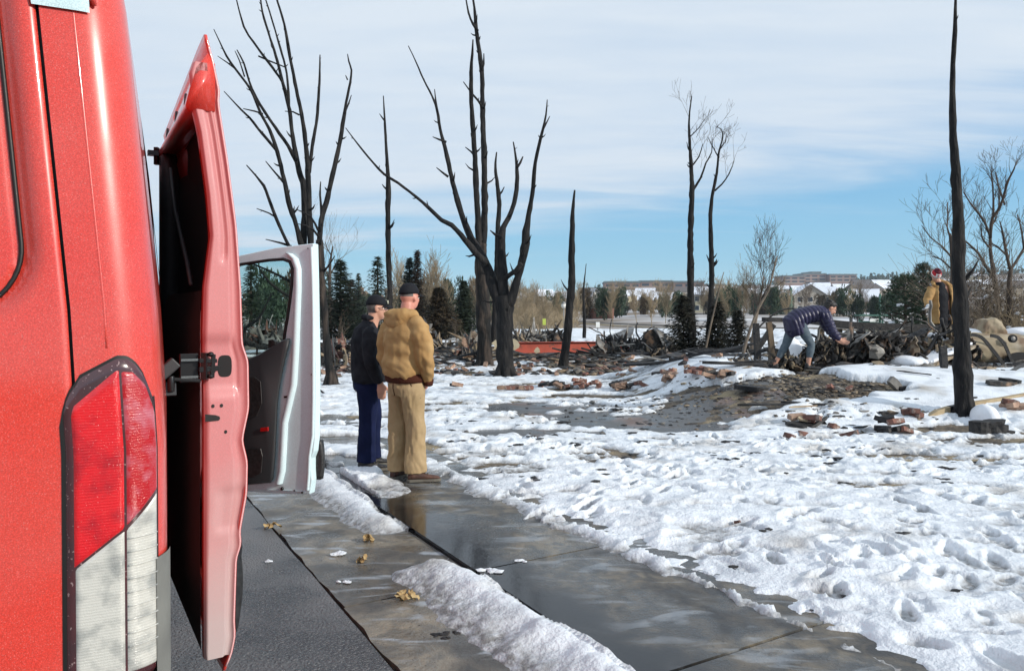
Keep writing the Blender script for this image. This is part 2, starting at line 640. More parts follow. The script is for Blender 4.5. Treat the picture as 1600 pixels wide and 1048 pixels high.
mat('spruce', (0.022, 0.040, 0.024), 0.8, (0.045, 0.065, 0.035), 2.0, objrand=0.2)
mat('spruce_burnt', (0.075, 0.042, 0.024), 0.85, (0.028, 0.024, 0.017), 1.3, objrand=0.15, contrast=(0.4, 0.6))
mat('juniper_brown', (0.085, 0.055, 0.026), 0.85, (0.03, 0.03, 0.02), 1.3)
mat('pine_green', (0.05, 0.085, 0.045), 0.8, (0.03, 0.055, 0.035), 1.2, objrand=0.2)
mat('shrub_black', (0.012, 0.017, 0.012), 0.85, (0.04, 0.035, 0.022), 2.5)
mat('bush_red', (0.16, 0.07, 0.05), 0.9, (0.10, 0.05, 0.04), 0.3)
mat('siding_beige', (0.36, 0.32, 0.27), 0.8, objrand=0.06)
mat('siding_yellow', (0.56, 0.49, 0.33), 0.8, objrand=0.06)
mat('siding_brown', (0.30, 0.20, 0.14), 0.8)
mat('trim', (0.62, 0.60, 0.55), 0.7)
mat('roof_tile', (0.10, 0.085, 0.08), 0.8)
mat('roof_snow', (0.78, 0.82, 0.90), 0.6, (0.60, 0.63, 0.68), 0.35, contrast=(0.5, 0.7))
mat('far_glass', (0.03, 0.04, 0.055), 0.15, spec=0.6)
mat('office_wall', (0.27, 0.17, 0.14), 0.8, (0.22, 0.14, 0.12), 0.05)
mat('office_band', (0.42, 0.36, 0.30), 0.8)
mat('office_roof', (0.10, 0.14, 0.15), 0.6)
mat('pole_green', (0.04, 0.12, 0.09), 0.5)
mat('pole_grey', (0.25, 0.25, 0.25), 0.5)
mat('sign_white', (0.75, 0.75, 0.72), 0.5)
mat('sign_yellow', (0.55, 0.62, 0.06), 0.5)
mat('fence_red', (0.20, 0.085, 0.06), 0.8)
mat('rubber', (0.014, 0.014, 0.015), 0.6)
mat('leaf_litter', (0.32, 0.20, 0.08), 0.8, (0.42, 0.32, 0.16), 30)
# people
mat('skin', (0.50, 0.26, 0.18), 0.5, (0.56, 0.30, 0.21), 14)
mat('skin_pink', (0.62, 0.27, 0.20), 0.5, (0.52, 0.22, 0.16), 14)
mat('hair_dark', (0.012, 0.009, 0.008), 0.5, bump=0.004, bscale=60)
mat('hair_grey', (0.12, 0.11, 0.10), 0.6)
mat('duck_canvas', (0.36, 0.215, 0.088), 0.85, (0.44, 0.285, 0.13), 7, 0.0015, 90, contrast=(0.4, 0.7), spec=0.15)
mat('rib_brown', (0.065, 0.022, 0.014), 0.9, bump=0.003, bscale=80, spec=0.1)
mat('khaki', (0.40, 0.29, 0.165), 0.85, (0.33, 0.235, 0.125), 8, 0.0015, 90, spec=0.15)
mat('black_cloth', (0.008, 0.009, 0.013), 0.8, bump=0.002, bscale=90, spec=0.25)
mat('black_fleece', (0.009, 0.010, 0.014), 0.9, (0.02, 0.021, 0.026), 12, 0.003, 60, spec=0.2)
mat('navy_trousers', (0.005, 0.009, 0.036), 0.85, (0.008, 0.013, 0.05), 6, 0.001, 90, spec=0.15)
mat('puffer_navy', (0.016, 0.014, 0.05), 0.42, (0.022, 0.02, 0.065), 6, spec=0.5)
mat('legging_grey', (0.085, 0.115, 0.14), 0.8, (0.12, 0.15, 0.175), 20, 0.001, 80, spec=0.15)
mat('boot_brown', (0.10, 0.045, 0.03), 0.7, (0.05, 0.025, 0.02), 20, 0.002, 60)
mat('sole', (0.13, 0.12, 0.10), 0.8)
mat('shoe_black', (0.015, 0.015, 0.017), 0.6, (0.10, 0.09, 0.08), 40, contrast=(0.58, 0.66))
mat('glove_white', (0.62, 0.64, 0.66), 0.8, (0.42, 0.46, 0.5), 25, 0.003, 40)
mat('knit_red', (0.50, 0.02, 0.03), 0.9, bump=0.003, bscale=120)
mat('knit_white', (0.75, 0.72, 0.70), 0.9, bump=0.003, bscale=120)
mat('knit_dark', (0.10, 0.008, 0.02), 0.9)
mat('pale_emblem', (0.62, 0.64, 0.50), 0.7)
mat('metal_zip', (0.4, 0.36, 0.3), 0.4, metal=0.8)
mat('eye_white', (0.7, 0.7, 0.68), 0.3)


# van paint with salt specks
def paint(name, col, speck=0.35, dust=(0.50, 0.36, 0.35), dustamt=0.0, rough=0.24, flake=0.10, coat=0.7, spray=0.0):
    m = bpy.data.materials.new(name); m.use_nodes = True
    n, l = m.node_tree.nodes, m.node_tree.links
    b = n['Principled BSDF']
    b.inputs['Roughness'].default_value = rough
    b.inputs['Coat Weight'].default_value = coat
    b.inputs['Coat Roughness'].default_value = 0.07
    t = n.new('ShaderNodeTexCoord')

    def noise(sc, det=4):
        z = n.new('ShaderNodeTexNoise'); z.inputs['Scale'].default_value = sc; z.inputs['Detail'].default_value = det
        l.new(t.outputs['Object'], z.inputs[0]); return z.outputs[0]

    def rng_(v, a, bb, c=0.0, d=1.0):
        r = n.new('ShaderNodeMapRange'); l.new(v, r.inputs['Value'])
        r.inputs['From Min'].default_value = a; r.inputs['From Max'].default_value = bb
        r.inputs['To Min'].default_value = c; r.inputs['To Max'].default_value = d
        return r.outputs[0]

    def mixc(f, a, bb):
        x = n.new('ShaderNodeMixRGB')
        if hasattr(f, 'links'): l.new(f, x.inputs[0])
        else: x.inputs[0].default_value = f
        for i, v in ((1, a), (2, bb)):
            if isinstance(v, tuple): x.inputs[i].default_value = (*v, 1)
            else: l.new(v, x.inputs[i])
        return x.outputs[0]
    hi = tuple(min(1, c * 1.25 + 0.01) for c in col)
    c0 = mixc(rng_(noise(420, 2), 0.35, 0.65), tuple(c * (1 - flake) for c in col), hi)
    big = rng_(noise(3.0, 5), 0.35, 0.75, 0.0, 0.45)
    spk = rng_(noise(520, 2), 0.60, 0.68, 0, speck)
    c1 = mixc(spk, c0, (0.80, 0.55, 0.52))
    if dustamt:
        dd = rng_(noise(2.2, 6), 0.2, 0.8, dustamt * 0.7, dustamt)
        c1 = mixc(dd, c1, dust)
    else:
        c1 = mixc(rng_(noise(5, 6), 0.45, 0.8, 0, 0.10), c1, dust)
    if spray:     # road spray dried on the low parts
        sp = n.new('ShaderNodeSeparateXYZ'); l.new(t.outputs['Object'], sp.inputs[0])
        ad = n.new('ShaderNodeMath'); ad.operation = 'ADD'; l.new(sp.outputs[2], ad.inputs[0]); l.new(rng_(noise(4, 6), 0, 1, -.25, .25), ad.inputs[1])
        c1 = mixc(rng_(ad.outputs[0], 1.15, 0.62, 0, spray), c1, (0.46, 0.44, 0.43))
    l.new(c1, b.inputs['Base Color'])
    l.new(rng_(noise(6, 6), 0.3, 0.8, rough, min(1, rough + 0.22)), b.inputs['Roughness'])
    MATS[name] = m
    return m


paint('red_paint', (0.60, 0.036, 0.021), speck=0.22)
paint('red_edge', (0.50, 0.03, 0.03), dustamt=0.52, dust=(0.56, 0.42, 0.43), rough=0.4, coat=0.3, spray=0.8)
paint('edge_highlight', (0.72, 0.42, 0.42), speck=0.0, rough=0.35)  # pale pink for the highlight painted on the door hem
paint('white_paint', (0.58, 0.74, 0.78), speck=0.0, dust=(0.55, 0.55, 0.52), coat=0.5)
mat('black_trim', (0.010, 0.010, 0.011), 0.45, (0.03, 0.03, 0.03), 60)
mat('dark_panel', (0.022, 0.023, 0.028), 0.6, (0.028, 0.029, 0.034), 40, 0.001, 200)
mat('trim_grey', (0.026, 0.029, 0.032), 0.55, bump=0.0006, bscale=300)
mat('cladding_grey', (0.22, 0.22, 0.20), 0.6, (0.15, 0.15, 0.14), 6)
mat('cabin_black', (0.008, 0.008, 0.009), 0.8)
mat('chrome', (0.35, 0.35, 0.35), 0.25, metal=1.0)
mat('dark_steel', (0.04, 0.04, 0.042), 0.3, metal=0.8)
mat('seal', (0.006, 0.006, 0.006), 0.5)
mat('reflector_red', (0.45, 0.01, 0.01), 0.2, coat=1)


def lens(name, col, col2, trans):
    m = bpy.data.materials.new(name); m.use_nodes = True
    n, l = m.node_tree.nodes, m.node_tree.links
    b = n['Principled BSDF']
    t = n.new('ShaderNodeTexCoord')
    sp = n.new('ShaderNodeSeparateXYZ'); l.new(t.outputs['Object'], sp.inputs[0])
    z = n.new('ShaderNodeTexNoise'); z.inputs['Scale'].default_value = 26; z.inputs['Detail'].default_value = 5
    l.new(t.outputs['Object'], z.inputs[0])
    mx = n.new('ShaderNodeMixRGB')
    r = n.new('ShaderNodeMapRange'); r.inputs['From Min'].default_value = 0.45; r.inputs['From Max'].default_value = 0.72
    l.new(z.outputs[0], r.inputs['Value']); l.new(r.outputs[0], mx.inputs[0])
    mx.inputs[1].default_value = (*col, 1); mx.inputs[2].default_value = (*col2, 1)
    # dried salt specks
    z2 = n.new('ShaderNodeTexNoise'); z2.inputs['Scale'].default_value = 380; z2.inputs['Detail'].default_value = 2
    l.new(t.outputs['Object'], z2.inputs[0])
    r2 = n.new('ShaderNodeMapRange'); r2.inputs['From Min'].default_value = 0.70; r2.inputs['From Max'].default_value = 0.74
    r2.inputs['To Max'].default_value = 0.5
    l.new(z2.outputs[0], r2.inputs['Value'])
    mx2 = n.new('ShaderNodeMixRGB'); l.new(r2.outputs[0], mx2.inputs[0]); l.new(mx.outputs[0], mx2.inputs[1])
    mx2.inputs[2].default_value = (0.8, 0.6, 0.6, 1)
    l.new(mx2.outputs[0], b.inputs['Base Color'])
    b.inputs['Roughness'].default_value = 0.15
    b.inputs['Transmission Weight'].default_value = trans
    b.inputs['Coat Weight'].default_value = 1.0
    b.inputs['Coat Roughness'].default_value = 0.03
    w = n.new('ShaderNodeTexWave'); w.bands_direction = 'Z'; w.inputs['Scale'].default_value = 60
    w.inputs['Distortion'].default_value = 4.0
    w.inputs['Detail Scale'].default_value = 8
    l.new(t.outputs['Object'], w.inputs[0])
    bp = n.new('ShaderNodeBump'); bp.inputs['Distance'].default_value = 0.0003; l.new(w.outputs[1], bp.inputs['Height'])
    l.new(bp.outputs[0], b.inputs['Normal'])
    MATS[name] = m


lens('lens_red', (0.78, 0.006, 0.012), (0.42, 0.003, 0.012), 0.12)
lens('lens_marbled', (0.50, 0.004, 0.012), (0.60, 0.20, 0.26), 0.1)
lens('lens_clear', (0.66, 0.65, 0.60), (0.30, 0.31, 0.30), 0.12)
mat('lens_smoke', (0.075, 0.018, 0.022), 0.2, (0.05, 0.02, 0.024), 20, coat=1, col3=(0.3, 0.2, 0.2), scale3=170, c3=(0.64, 0.68))

mg = bpy.data.materials.new('window_glass'); mg.use_nodes = True
_n, _l = mg.node_tree.nodes, mg.node_tree.links
_n.clear()
_o = _n.new('ShaderNodeOutputMaterial'); _t = _n.new('ShaderNodeBsdfTransparent'); _g = _n.new('ShaderNodeBsdfGlossy')
_t.inputs[0].default_value = (0.90, 0.965, 0.945, 1); _g.inputs['Roughness'].default_value = 0.02
_m = _n.new('ShaderNodeMixShader'); _m.inputs[0].default_value = 0.08
_l.new(_t.outputs[0], _m.inputs[1]); _l.new(_g.outputs[0], _m.inputs[2]); _l.new(_m.outputs[0], _o.inputs[0])
MATS['window_glass'] = mg


# pavement concrete: meltwater stands along its street edge
def concrete(name, t0, t1, base, base2, ice):
    m = bpy.data.materials.new(name); m.use_nodes = True
    n, l = m.node_tree.nodes, m.node_tree.links
    b = n['Principled BSDF']
    t = n.new('ShaderNodeTexCoord'); src = t.outputs['Object']

    def noise(sc, det=5, st=None):
        z = n.new('ShaderNodeTexNoise'); z.inputs['Scale'].default_value = sc; z.inputs['Detail'].default_value = det
        z.inputs['Distortion'].default_value = 0.6
        if st:
            mpp = n.new('ShaderNodeMapping'); mpp.inputs['Rotation'].default_value = (0, 0, R(-30))
            mpp.inputs['Scale'].default_value = st; l.new(src, mpp.inputs[0]); l.new(mpp.outputs[0], z.inputs[0])
        else: l.new(src, z.inputs[0])
        return z.outputs[0]

    def rg(v, a, bb, c=0.0, d=1.0):
        r = n.new('ShaderNodeMapRange'); r.interpolation_type = 'SMOOTHSTEP'; l.new(v, r.inputs['Value'])
        r.inputs['From Min'].default_value = a; r.inputs['From Max'].default_value = bb
        r.inputs['To Min'].default_value = c; r.inputs['To Max'].default_value = d
        return r.outputs[0]

    def mth(op, a, bb, cl=False):
        x = n.new('ShaderNodeMath'); x.operation = op; x.use_clamp = cl
        for i, v in ((0, a), (1, bb)):
            if isinstance(v, (int, float)): x.inputs[i].default_value = v
            else: l.new(v, x.inputs[i])
        return x.outputs[0]

    def mixc(f, a, bb):
        x = n.new('ShaderNodeMixRGB'); l.new(f, x.inputs[0])
        for i, v in ((1, a), (2, bb)):
            if isinstance(v, tuple): x.inputs[i].default_value = (*v, 1)
            else: l.new(v, x.inputs[i])
        return x.outputs[0]
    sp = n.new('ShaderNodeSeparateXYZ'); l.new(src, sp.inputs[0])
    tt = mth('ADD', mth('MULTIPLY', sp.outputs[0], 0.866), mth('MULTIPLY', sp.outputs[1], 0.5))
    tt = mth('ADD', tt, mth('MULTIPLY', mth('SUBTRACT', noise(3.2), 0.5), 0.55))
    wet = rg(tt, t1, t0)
    dry = rg(noise(1.6), 0.42, 0.62)
    c = mixc(rg(noise(9), 0.35, 0.7), base, base2)
    c = mixc(mth('MULTIPLY', mth('SUBTRACT', 1.0, dry), 0.65), c, (0.028, 0.030, 0.034))
    icef = mth('MULTIPLY', rg(noise(2.4, 7, (1.0, 3.0, 1)), 0.54, 0.66), ice)
    c = mixc(icef, c, (0.34, 0.38, 0.42))
    grit = rg(noise(75, 2), 0.69, 0.72)
    c = mixc(grit, c, (0.012, 0.012, 0.012))
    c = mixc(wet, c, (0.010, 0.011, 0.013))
    l.new(c, b.inputs['Base Color'])
    rr = rg(noise(2.1, 4), 0.40, 0.62, 0.12, 0.55)
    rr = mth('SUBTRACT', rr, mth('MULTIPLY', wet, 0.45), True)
    rr = mth('MAXIMUM', rr, 0.07)
    l.new(rr, b.inputs['Roughness'])
    b.inputs['Specular IOR Level'].default_value = 0.5
    bp = n.new('ShaderNodeBump'); bp.inputs['Distance'].default_value = 0.004
    l.new(mth('MULTIPLY', noise(45, 5), mth('SUBTRACT', 1.0, mth('MULTIPLY', wet, 0.9))), bp.inputs['Height'])
    l.new(bp.outputs[0], b.inputs['Normal'])
    MATS[name] = m


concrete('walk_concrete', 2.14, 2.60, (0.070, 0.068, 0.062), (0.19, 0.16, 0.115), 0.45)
concrete('gutter_concrete', -9, -8, (0.15, 0.14, 0.12), (0.27, 0.235, 0.18), 0.85)


def far_ground():
    m = bpy.data.materials.new('far_ground'); m.use_nodes = True
    n, l = m.node_tree.nodes, m.node_tree.links
    b = n['Principled BSDF']; b.inputs['Roughness'].default_value = 0.8
    t = n.new('ShaderNodeTexCoord')

    def nr(sc, a, bb):
        mpp = n.new('ShaderNodeMapping'); mpp.inputs['Scale'].default_value = (1, 2.2, 1)
        l.new(t.outputs['Object'], mpp.inputs[0])
        z = n.new('ShaderNodeTexNoise'); z.inputs['Scale'].default_value = sc; z.inputs['Detail'].default_value = 7
        l.new(mpp.outputs[0], z.inputs[0])
        r = n.new('ShaderNodeMapRange'); r.inputs['From Min'].default_value = a; r.inputs['From Max'].default_value = bb
        l.new(z.outputs[0], r.inputs['Value']); return r.outputs[0]

    def mx(f, a, bb):
        x = n.new('ShaderNodeMixRGB'); l.new(f, x.inputs[0])
        for i, v in ((1, a), (2, bb)):
            if isinstance(v, tuple): x.inputs[i].default_value = (*v, 1)
            else: l.new(v, x.inputs[i])
        return x.outputs[0]
    c = mx(nr(0.016, 0.33, 0.56), (0.72, 0.75, 0.80), (0.20, 0.155, 0.115))
    c = mx(nr(0.12, 0.58, 0.66), c, (0.15, 0.11, 0.08))
    l.new(c, b.inputs['Base Color'])
    MATS['far_ground'] = m


far_ground()


# ------------------------------------------------------------------ terrain heights
def base_h(x, y):
    """soil height"""
    x = np.asarray(x, dtype=float); y = np.asarray(y, dtype=float)
    t = 0.866 * x + 0.5 * y
    h = -0.03 + 0.05 * sstep(2.9, 3.6, t)
    m = 0.50 * sstep(8.9, 12.6, y) * sstep(1.9, 4.3, x) * (1 - sstep(17.5, 21.5, y))
    m = m + 0.22 * np.exp(-((x - 3.55) / 0.75) ** 2 - ((y - 13.3) / 0.55) ** 2)
    m = m + 0.10 * np.exp(-((x - 6.3) / 1.0) ** 2 - ((y - 12.4) / 0.9) ** 2) - 0.08 * np.exp(-((x - 4.95) / .6) ** 2 - ((y - 13.0) / .45) ** 2)
    yard = sstep(3.0, 4.0, t)
    h = h + m + yard * 0.035 * fbm(x * 0.5, y * 0.5, 3, 3)
    # rubble field of the burnt house rises a little
    h = h + 0.22 * sstep(19, 22.5, y) * (1 - sstep(32, 36, y)) * (0.7 + 0.6 * fbm(x * 0.25, y * 0.25, 11, 3))
    return h


def far_h(x, y):
    px = 800 + x / np.maximum(y, 20) * F
    row = np.interp(px, [-400, 300, 700, 1000, 1150, 1250, 1350, 1450, 1600, 2400], [470, 468, 468, 459, 455, 447, 441, 434, 427, 420])
    zr = CAMZ + (485 - row) * 900 / F
    k = np.clip((y - 200) / 700, 0, 1)
    h = zr * k ** 1.15
    h = h + 3.0 * fbm(x * 0.006, y * 0.006, 21, 4) * sstep(230, 500, y)
    h = h - (zr + 30) * sstep(940, 2600, y)
    # shallow swale and snowy rise beyond the lots
    h = h - 0.5 * sstep(40, 55, y) * (1 - sstep(85, 110, y)) + 0.9 * np.exp(-((y - 128) / 18) ** 2) * sstep(5, 25, x)
    return h


def hz(x, y):
    return float(base_h(np.array([x]), np.array([y]))[0])


# footprints: position, heading, size
FP = []
_r = random.Random(3)
for i in range(1700):
    y = 3.0 + 9.5 * _r.random() ** 1.0
    x = -3.0 + _r.random() * 11
    if 0.866 * x + 0.5 * y < 2.7: continue
    FP.append((x, y, _r.uniform(-1.2, 1.2) + (0.5 if _r.random() < .6 else 1.4), _r.uniform(0.10, 0.16), _r.uniform(0.04, 0.06), _r.uniform(0.010, 0.034)))
# one walked trail
for k in range(26):
    a = k * 0.36
    FP.append((0.3 + a * 0.62 + (0.09 if k % 2 else -0.09), 5.6 + a * 0.7, 0.9, 0.15, 0.055, 0.06))


def snow_t(x, y):
    """snow thickness above the soil; negative = melted away"""
    t = 0.866 * x + 0.5 * y
    s = -0.5 * x + 0.866 * y
    calm = sstep(9.2, 10.8, y) * sstep(2.5, 3.6, x)            # untrodden snow on the mound
    big = fbm(x * 0.9, y * 0.9, 31, 3)
    med = fbm(x * 3.1, y * 3.1, 41, 3)
    fin = fbm(x * 10, y * 10, 51, 3)
    bil = np.abs(fbm(x * 4.5, y * 4.5, 61, 3))
    T = 0.050 + 0.024 * big + (1 - calm) * (0.019 * med + 0.010 * fin - 0.040 * (0.2 - bil).clip(0, 1) + 0.002) + calm * (0.05 + 0.03 * fbm(x * 1.6, y * 2.4, 71, 2))
    # melted-through streaks
    st = fbm(x * 0.9 + 3, y * 2.4, 81, 4)
    mid_ = sstep(7.2, 9.5, y)
    T = T - (1 - calm) * (0.045 + 0.13 * mid_) * sstep(0.12, 0.50, st) - (1 - calm) * (0.025 + 0.035 * mid_) * sstep(0.05, 0.4, fbm(x * 2.2, y * 5.5, 85, 4))
    # wet drive
    d = np.sqrt(((x - 2.55 - 0.35 * (y - 11.3)) / 1.75) ** 2 + ((y - 10.75) / 1.2) ** 2) + 0.75 * fbm(x * 1.1, y * 2.8, 91, 4)
    T = T - 0.24 * (1 - sstep(0.62, 1.0, d))
    d2 = np.sqrt(((x - 0.6) / 1.8) ** 2 + ((y - 11.6) / 1.5) ** 2) + 0.9 * fbm(x * 1.3, y * 3.0, 95, 4)
    T = T - 0.11 * (1 - sstep(0.35, 0.75, d2 + 0.3 * fbm(x * 3, y * 7, 96, 3)))
    # dug-over dirt on the mound
    xm = 2.9 + (12.6 - y) * 0.0
    d3 = np.sqrt(((x - 4.15 - 0.45 * (11.5 - y)) / 1.65) ** 2 + ((y - 11.6) / 0.92) ** 2) + 0.8 * fbm(x * 1.4, y * 2.6, 99, 4)
    T = T - 0.34 * (1 - sstep(0.75, 1.08, d3))
    d4 = np.sqrt(((x - 4.9) / 1.4) ** 2 + ((y - 13.25) / 0.75) ** 2) + 0.8 * fbm(x * 1.8, y * 2.6, 101, 3)
    T = T - 0.30 * (1 - sstep(0.55, 0.95, d4))
    # burnt lots behind: mostly bare
    ed = 17.9 + 0.8 * fbm(x * 0.5, y * 0.1, 103, 3) - 1.9 * np.exp(-((x - 2.2) / 1.5) ** 2)
    behind = sstep(0, 0.7, y - ed) * (1 - sstep(36, 40, y))
    T = T - behind * (0.075 + 0.30 * fbm(x * 0.45, y * 1.0, 105, 4))
    carz = sstep(12.9, 13.4, y) * sstep(5.0, 6.0, x)
    T = T - carz * 0.14 * sstep(-0.1, 0.2, fbm(x * 1.2, y * 1.2, 107, 3))
    # the pavement: shovelled, ragged edge; messy beyond the men
    edge = np.interp(s, [0, 2.0, 3.9, 5.8, 6.3, 7.3, 7.8, 9, 14], [3.10, 3.07, 2.86, 2.84, 2.86, 2.80, 2.3, 2.0, 1.95])
    edge = edge + 0.10 * fbm(x * 2.2, y * 2.2, 111, 4) + 0.03 * fbm(x * 9, y * 9, 113, 2)
    rise = sstep(-0.02, 0.34, t - edge + 0.05 * fbm(x * 7, y * 7, 119, 3))
    T = np.where(t < edge + 0.38, np.maximum(T, 0.02) * rise - 0.03 * (1 - rise) ** 3 + 0.03 * rise * (1 - rise) * (1 + 1.2 * med), T)
    # messy snow lying on the pavement past the ridge, with wet windows
    mess = sstep(5.75, 6.1, s) * (1 - sstep(9.5, 11, s)) * sstep(1.95, 2.1, t) * (1 - sstep(2.40, 2.52, t + 0.12 * fbm(x * 4, y * 4, 117, 3)))
    T = T + mess * (0.055 + 0.06 * med + 0.03 * fin - 0.15 * sstep(-0.05, 0.25, fbm(x * 1.5 + 5, y * 2.4, 115, 3)) * sstep(6.5, 6.9, s)) * (t < edge + 0.1)
    # shovelled ridge between gutter and pavement
    pres = np.clip(1 - sstep(4.15, 4.40, s) + sstep(4.95, 5.2, s), 0, 1) * (1 - sstep(8.5, 10, s))
    ctr = np.interp(s, [1.5, 3.3, 4.3, 5.0, 6.5, 9], [1.93, 1.90, 1.88, 1.90, 1.90, 1.9]) + 0.04 * fbm(s * 2.2, s * 0 + 4, 121, 2)
    wl_ = np.interp(s, [1.5, 3.5, 4.3, 5.0, 7], [0.22, 0.30, 0.24, 0.14, 0.2])
    dl = (ctr - t) / wl_; dr = (t - ctr) / 0.14
    prof = np.where(t < ctr, 1 - np.clip(dl, 0, 2) ** 1.3, 1 - np.clip(dr, 0, 2) ** 3)
    prof = prof + 0.36 * fbm(x * 5, y * 5, 123, 3) + 0.16 * fbm(x * 16, y * 16, 125, 3)
    ridge = (0.072 - 0.022 * sstep(4.8, 5.2, s)) * prof * pres + 0.022 * pres
    T = np.where((t < 2.14) & (s < 11), np.maximum(-0.1 + 0 * T, np.where(pres > 0.05, ridge - 0.02, -0.1)) + np.where(mess > 0, mess * 0.05, 0), T)
    return T


def stamp(Xg, Yg, T, x0, y0, step, lim=0.0):
    ny, nx = T.shape
    T0 = T.copy()
    for (fx, fy, fa, fl, fw, dp) in FP:
        if fy > 10.3 and fx > 3: continue
        i0 = int((fx - x0) / step); j0 = int((fy - y0) / step); k = int(0.34 / step) + 1
        if i0 < k or j0 < k or i0 > nx - k - 1 or j0 > ny - k - 1: continue
        xs = Xg[j0 - k:j0 + k, i0 - k:i0 + k] - fx; ys = Yg[j0 - k:j0 + k, i0 - k:i0 + k] - fy
        u = (xs * cos(fa) + ys * sin(fa)) / fl; v = (-xs * sin(fa) + ys * cos(fa)) / fw
        v = v * (1 + 0.25 * u)
        r = np.sqrt(u * u + v * v)
        T[j0 - k:j0 + k, i0 - k:i0 + k] += -dp * (1 - sstep(0.7, 1.05, r)) + 0.35 * dp * np.exp(-((r - 1.3) / 0.22) ** 2)
    return np.where(T0 > 0.008, np.maximum(T, 0.007), T)


def snow_patch(name, x0, x1, y0, y1, step, matn='snow', prints=True):
    xs = np.arange(x0, x1 + step * .5, step); ys = np.arange(y0, y1 + step * .5, step)
    X, Y = np.meshgrid(xs, ys)
    T = snow_t(X, Y)
    if prints: T = stamp(X, Y, T, x0, y0, step)
    B = base_h(X, Y)
    t = 0.866 * X + 0.5 * Y
    floor_ = np.where((t > 2.02) & (t < 3.10), 0.032, np.where(t <= 2.02, 0.004, B))
    Z = np.maximum(B, floor_) + np.maximum(T, -0.05)
    # little crumbling overhang at the rims: pull rim verts outward
    keep = T > -0.012
    # beyond the camera's reach under the van nothing is needed
    o = grid_mesh(name, X, Y, Z, matn, keep, attr=np.clip(sstep(0.034, 0.002, T) + 0.75 * ((t < 2.02) & (t > 1)) * sstep(1.92, 1.70, t + 0.05 * fbm(X * 5, Y * 5, 131, 3)), 0, 1))
    return structure(o)


# ground sheet (soil), to the horizon
def ground_sheet():
    xs = np.concatenate([np.linspace(-3000, -60, 40), np.linspace(-50, -16, 35), np.arange(-15, 22, 0.16), np.linspace(22.5, 60, 38), np.linspace(66, 3000, 60)])
    ys = np.concatenate([np.linspace(-400, -12, 16), np.linspace(-10, 1.5, 12), np.arange(2, 34, 0.14), np.linspace(34.5, 60, 40)])
    X, Y = np.meshgrid(xs, ys)
    Z = base_h(X, Y)
    rub = ((Y > 17.5) & (Y < 36)) | ((Y > 10) & (X > 2.4) & (Y <= 17.5))
    Z = Z + np.where(rub, 0.045 * fbm(X * 3.2, Y * 3.2, 201, 3), 0)
    structure(grid_mesh('ground', X, Y, Z, 'dirt'))
    # beyond: fields, slopes and the long hill
    a = np.linspace(-1.25, 1.25, 260)
    rr = np.concatenate([np.linspace(59.5, 240, 70), np.linspace(246, 1000, 90), np.geomspace(1020, 9000, 30)])
    X = np.tan(a)[None, :] * rr[:, None]; Y = np.repeat(rr[:, None], len(a), 1)
    Z = far_h(X, Y) + base_h(X, Y) * 0
    Z = Z - 0.02
    Z = np.where(Y < 64, Z - 0.15 * (64 - Y) / 4, Z)
    structure(grid_mesh('hillside', X, Y, Z, 'far_ground'))


ground_sheet()
snow_patch('snow', -3.2, 8.6, 2.0, 9.4, 0.019)
snow_patch('snow', -9.0, 12.0, 9.35, 17.9, 0.036)
snow_patch('snow', -20.0, 24.0, 17.8, 62.0, 0.13, prints=False)

# street, gutter slabs, pavement slabs (s runs along the street, t across it)
def st(s, t, z=0.0):
    return Vector((-0.5 * s + 0.866 * t, 0.866 * s + 0.5 * t, z))


def sheet(name, poly, z, m):
    mb = MB(); n = len(poly)
    mb.add([Vector((p[0], p[1], z)) for p in poly], [tuple(range(n))])
    return mb.build(name, m)


street = MB()
ss = np.linspace(-14, 60, 149); ts = np.linspace(-9, 1.19, 40)
S_, T_ = np.meshgrid(ss, ts)
Xs = -0.5 * S_ + 0.866 * T_; Ys = 0.866 * S_ + 0.5 * T_
Zs = 0.003 + 0.006 * fbm(Xs * 0.8, Ys * 0.8, 301, 3)
ed_ = np.abs(T_ - 1.19) < 1e-6
Xs = Xs + np.where(ed_, 0.014 * fbm(S_ * 3, S_ * 0, 303, 3), 0)
street = structure(grid_mesh('street', Xs[::-1], Ys[::-1], Zs[::-1], 'asphalt'))


def slabs(name, t0, t1, z, mname, s0, joint, n, rag=0.0):
    root = bpy.data.objects.new(name, None); COL.objects.link(root)
    root['kind'] = 'structure'; ORI[root.name] = Vector((0, 0, 0))
    rr = random.Random(5)
    for k in range(n):
        a = s0 + k * joint + 0.008; b = s0 + (k + 1) * joint - 0.008
        nseg = 10
        left = [st(a + (b - a) * i / nseg, t0 + rag * (rr.random() - .5)) for i in range(nseg + 1)]
        right = [st(a + (b - a) * i / nseg, t1 + rag * (rr.random() - .5) * .6) for i in range(nseg + 1)]
        zz = z + rr.uniform(-0.003, 0.003)
        poly = right + left[::-1]
        mb = MB()
        mb.prism([Vector((p.x, p.y, zz - 0.10)) for p in poly], (0, 0, 0.10))
        o = mb.build('slab', mname, root, fix=True)
    return root


for t0_, t1_, z_ in ((1.20, 2.04, -0.022), (2.04, 3.34, 0.004)):
    P_ = [st(-3.6, t0_), st(17, t0_), st(17, t1_), st(-3.6, t1_)]
    structure(sheet('slab_bed', [(p.x, p.y) for p in P_][::-1], z_, 'char_flat'))
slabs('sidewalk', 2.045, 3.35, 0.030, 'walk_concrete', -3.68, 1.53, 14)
slabs('gutter', 1.205, 2.035, 0.002, 'gutter_concrete', -3.75, 1.53, 14, rag=0.02)
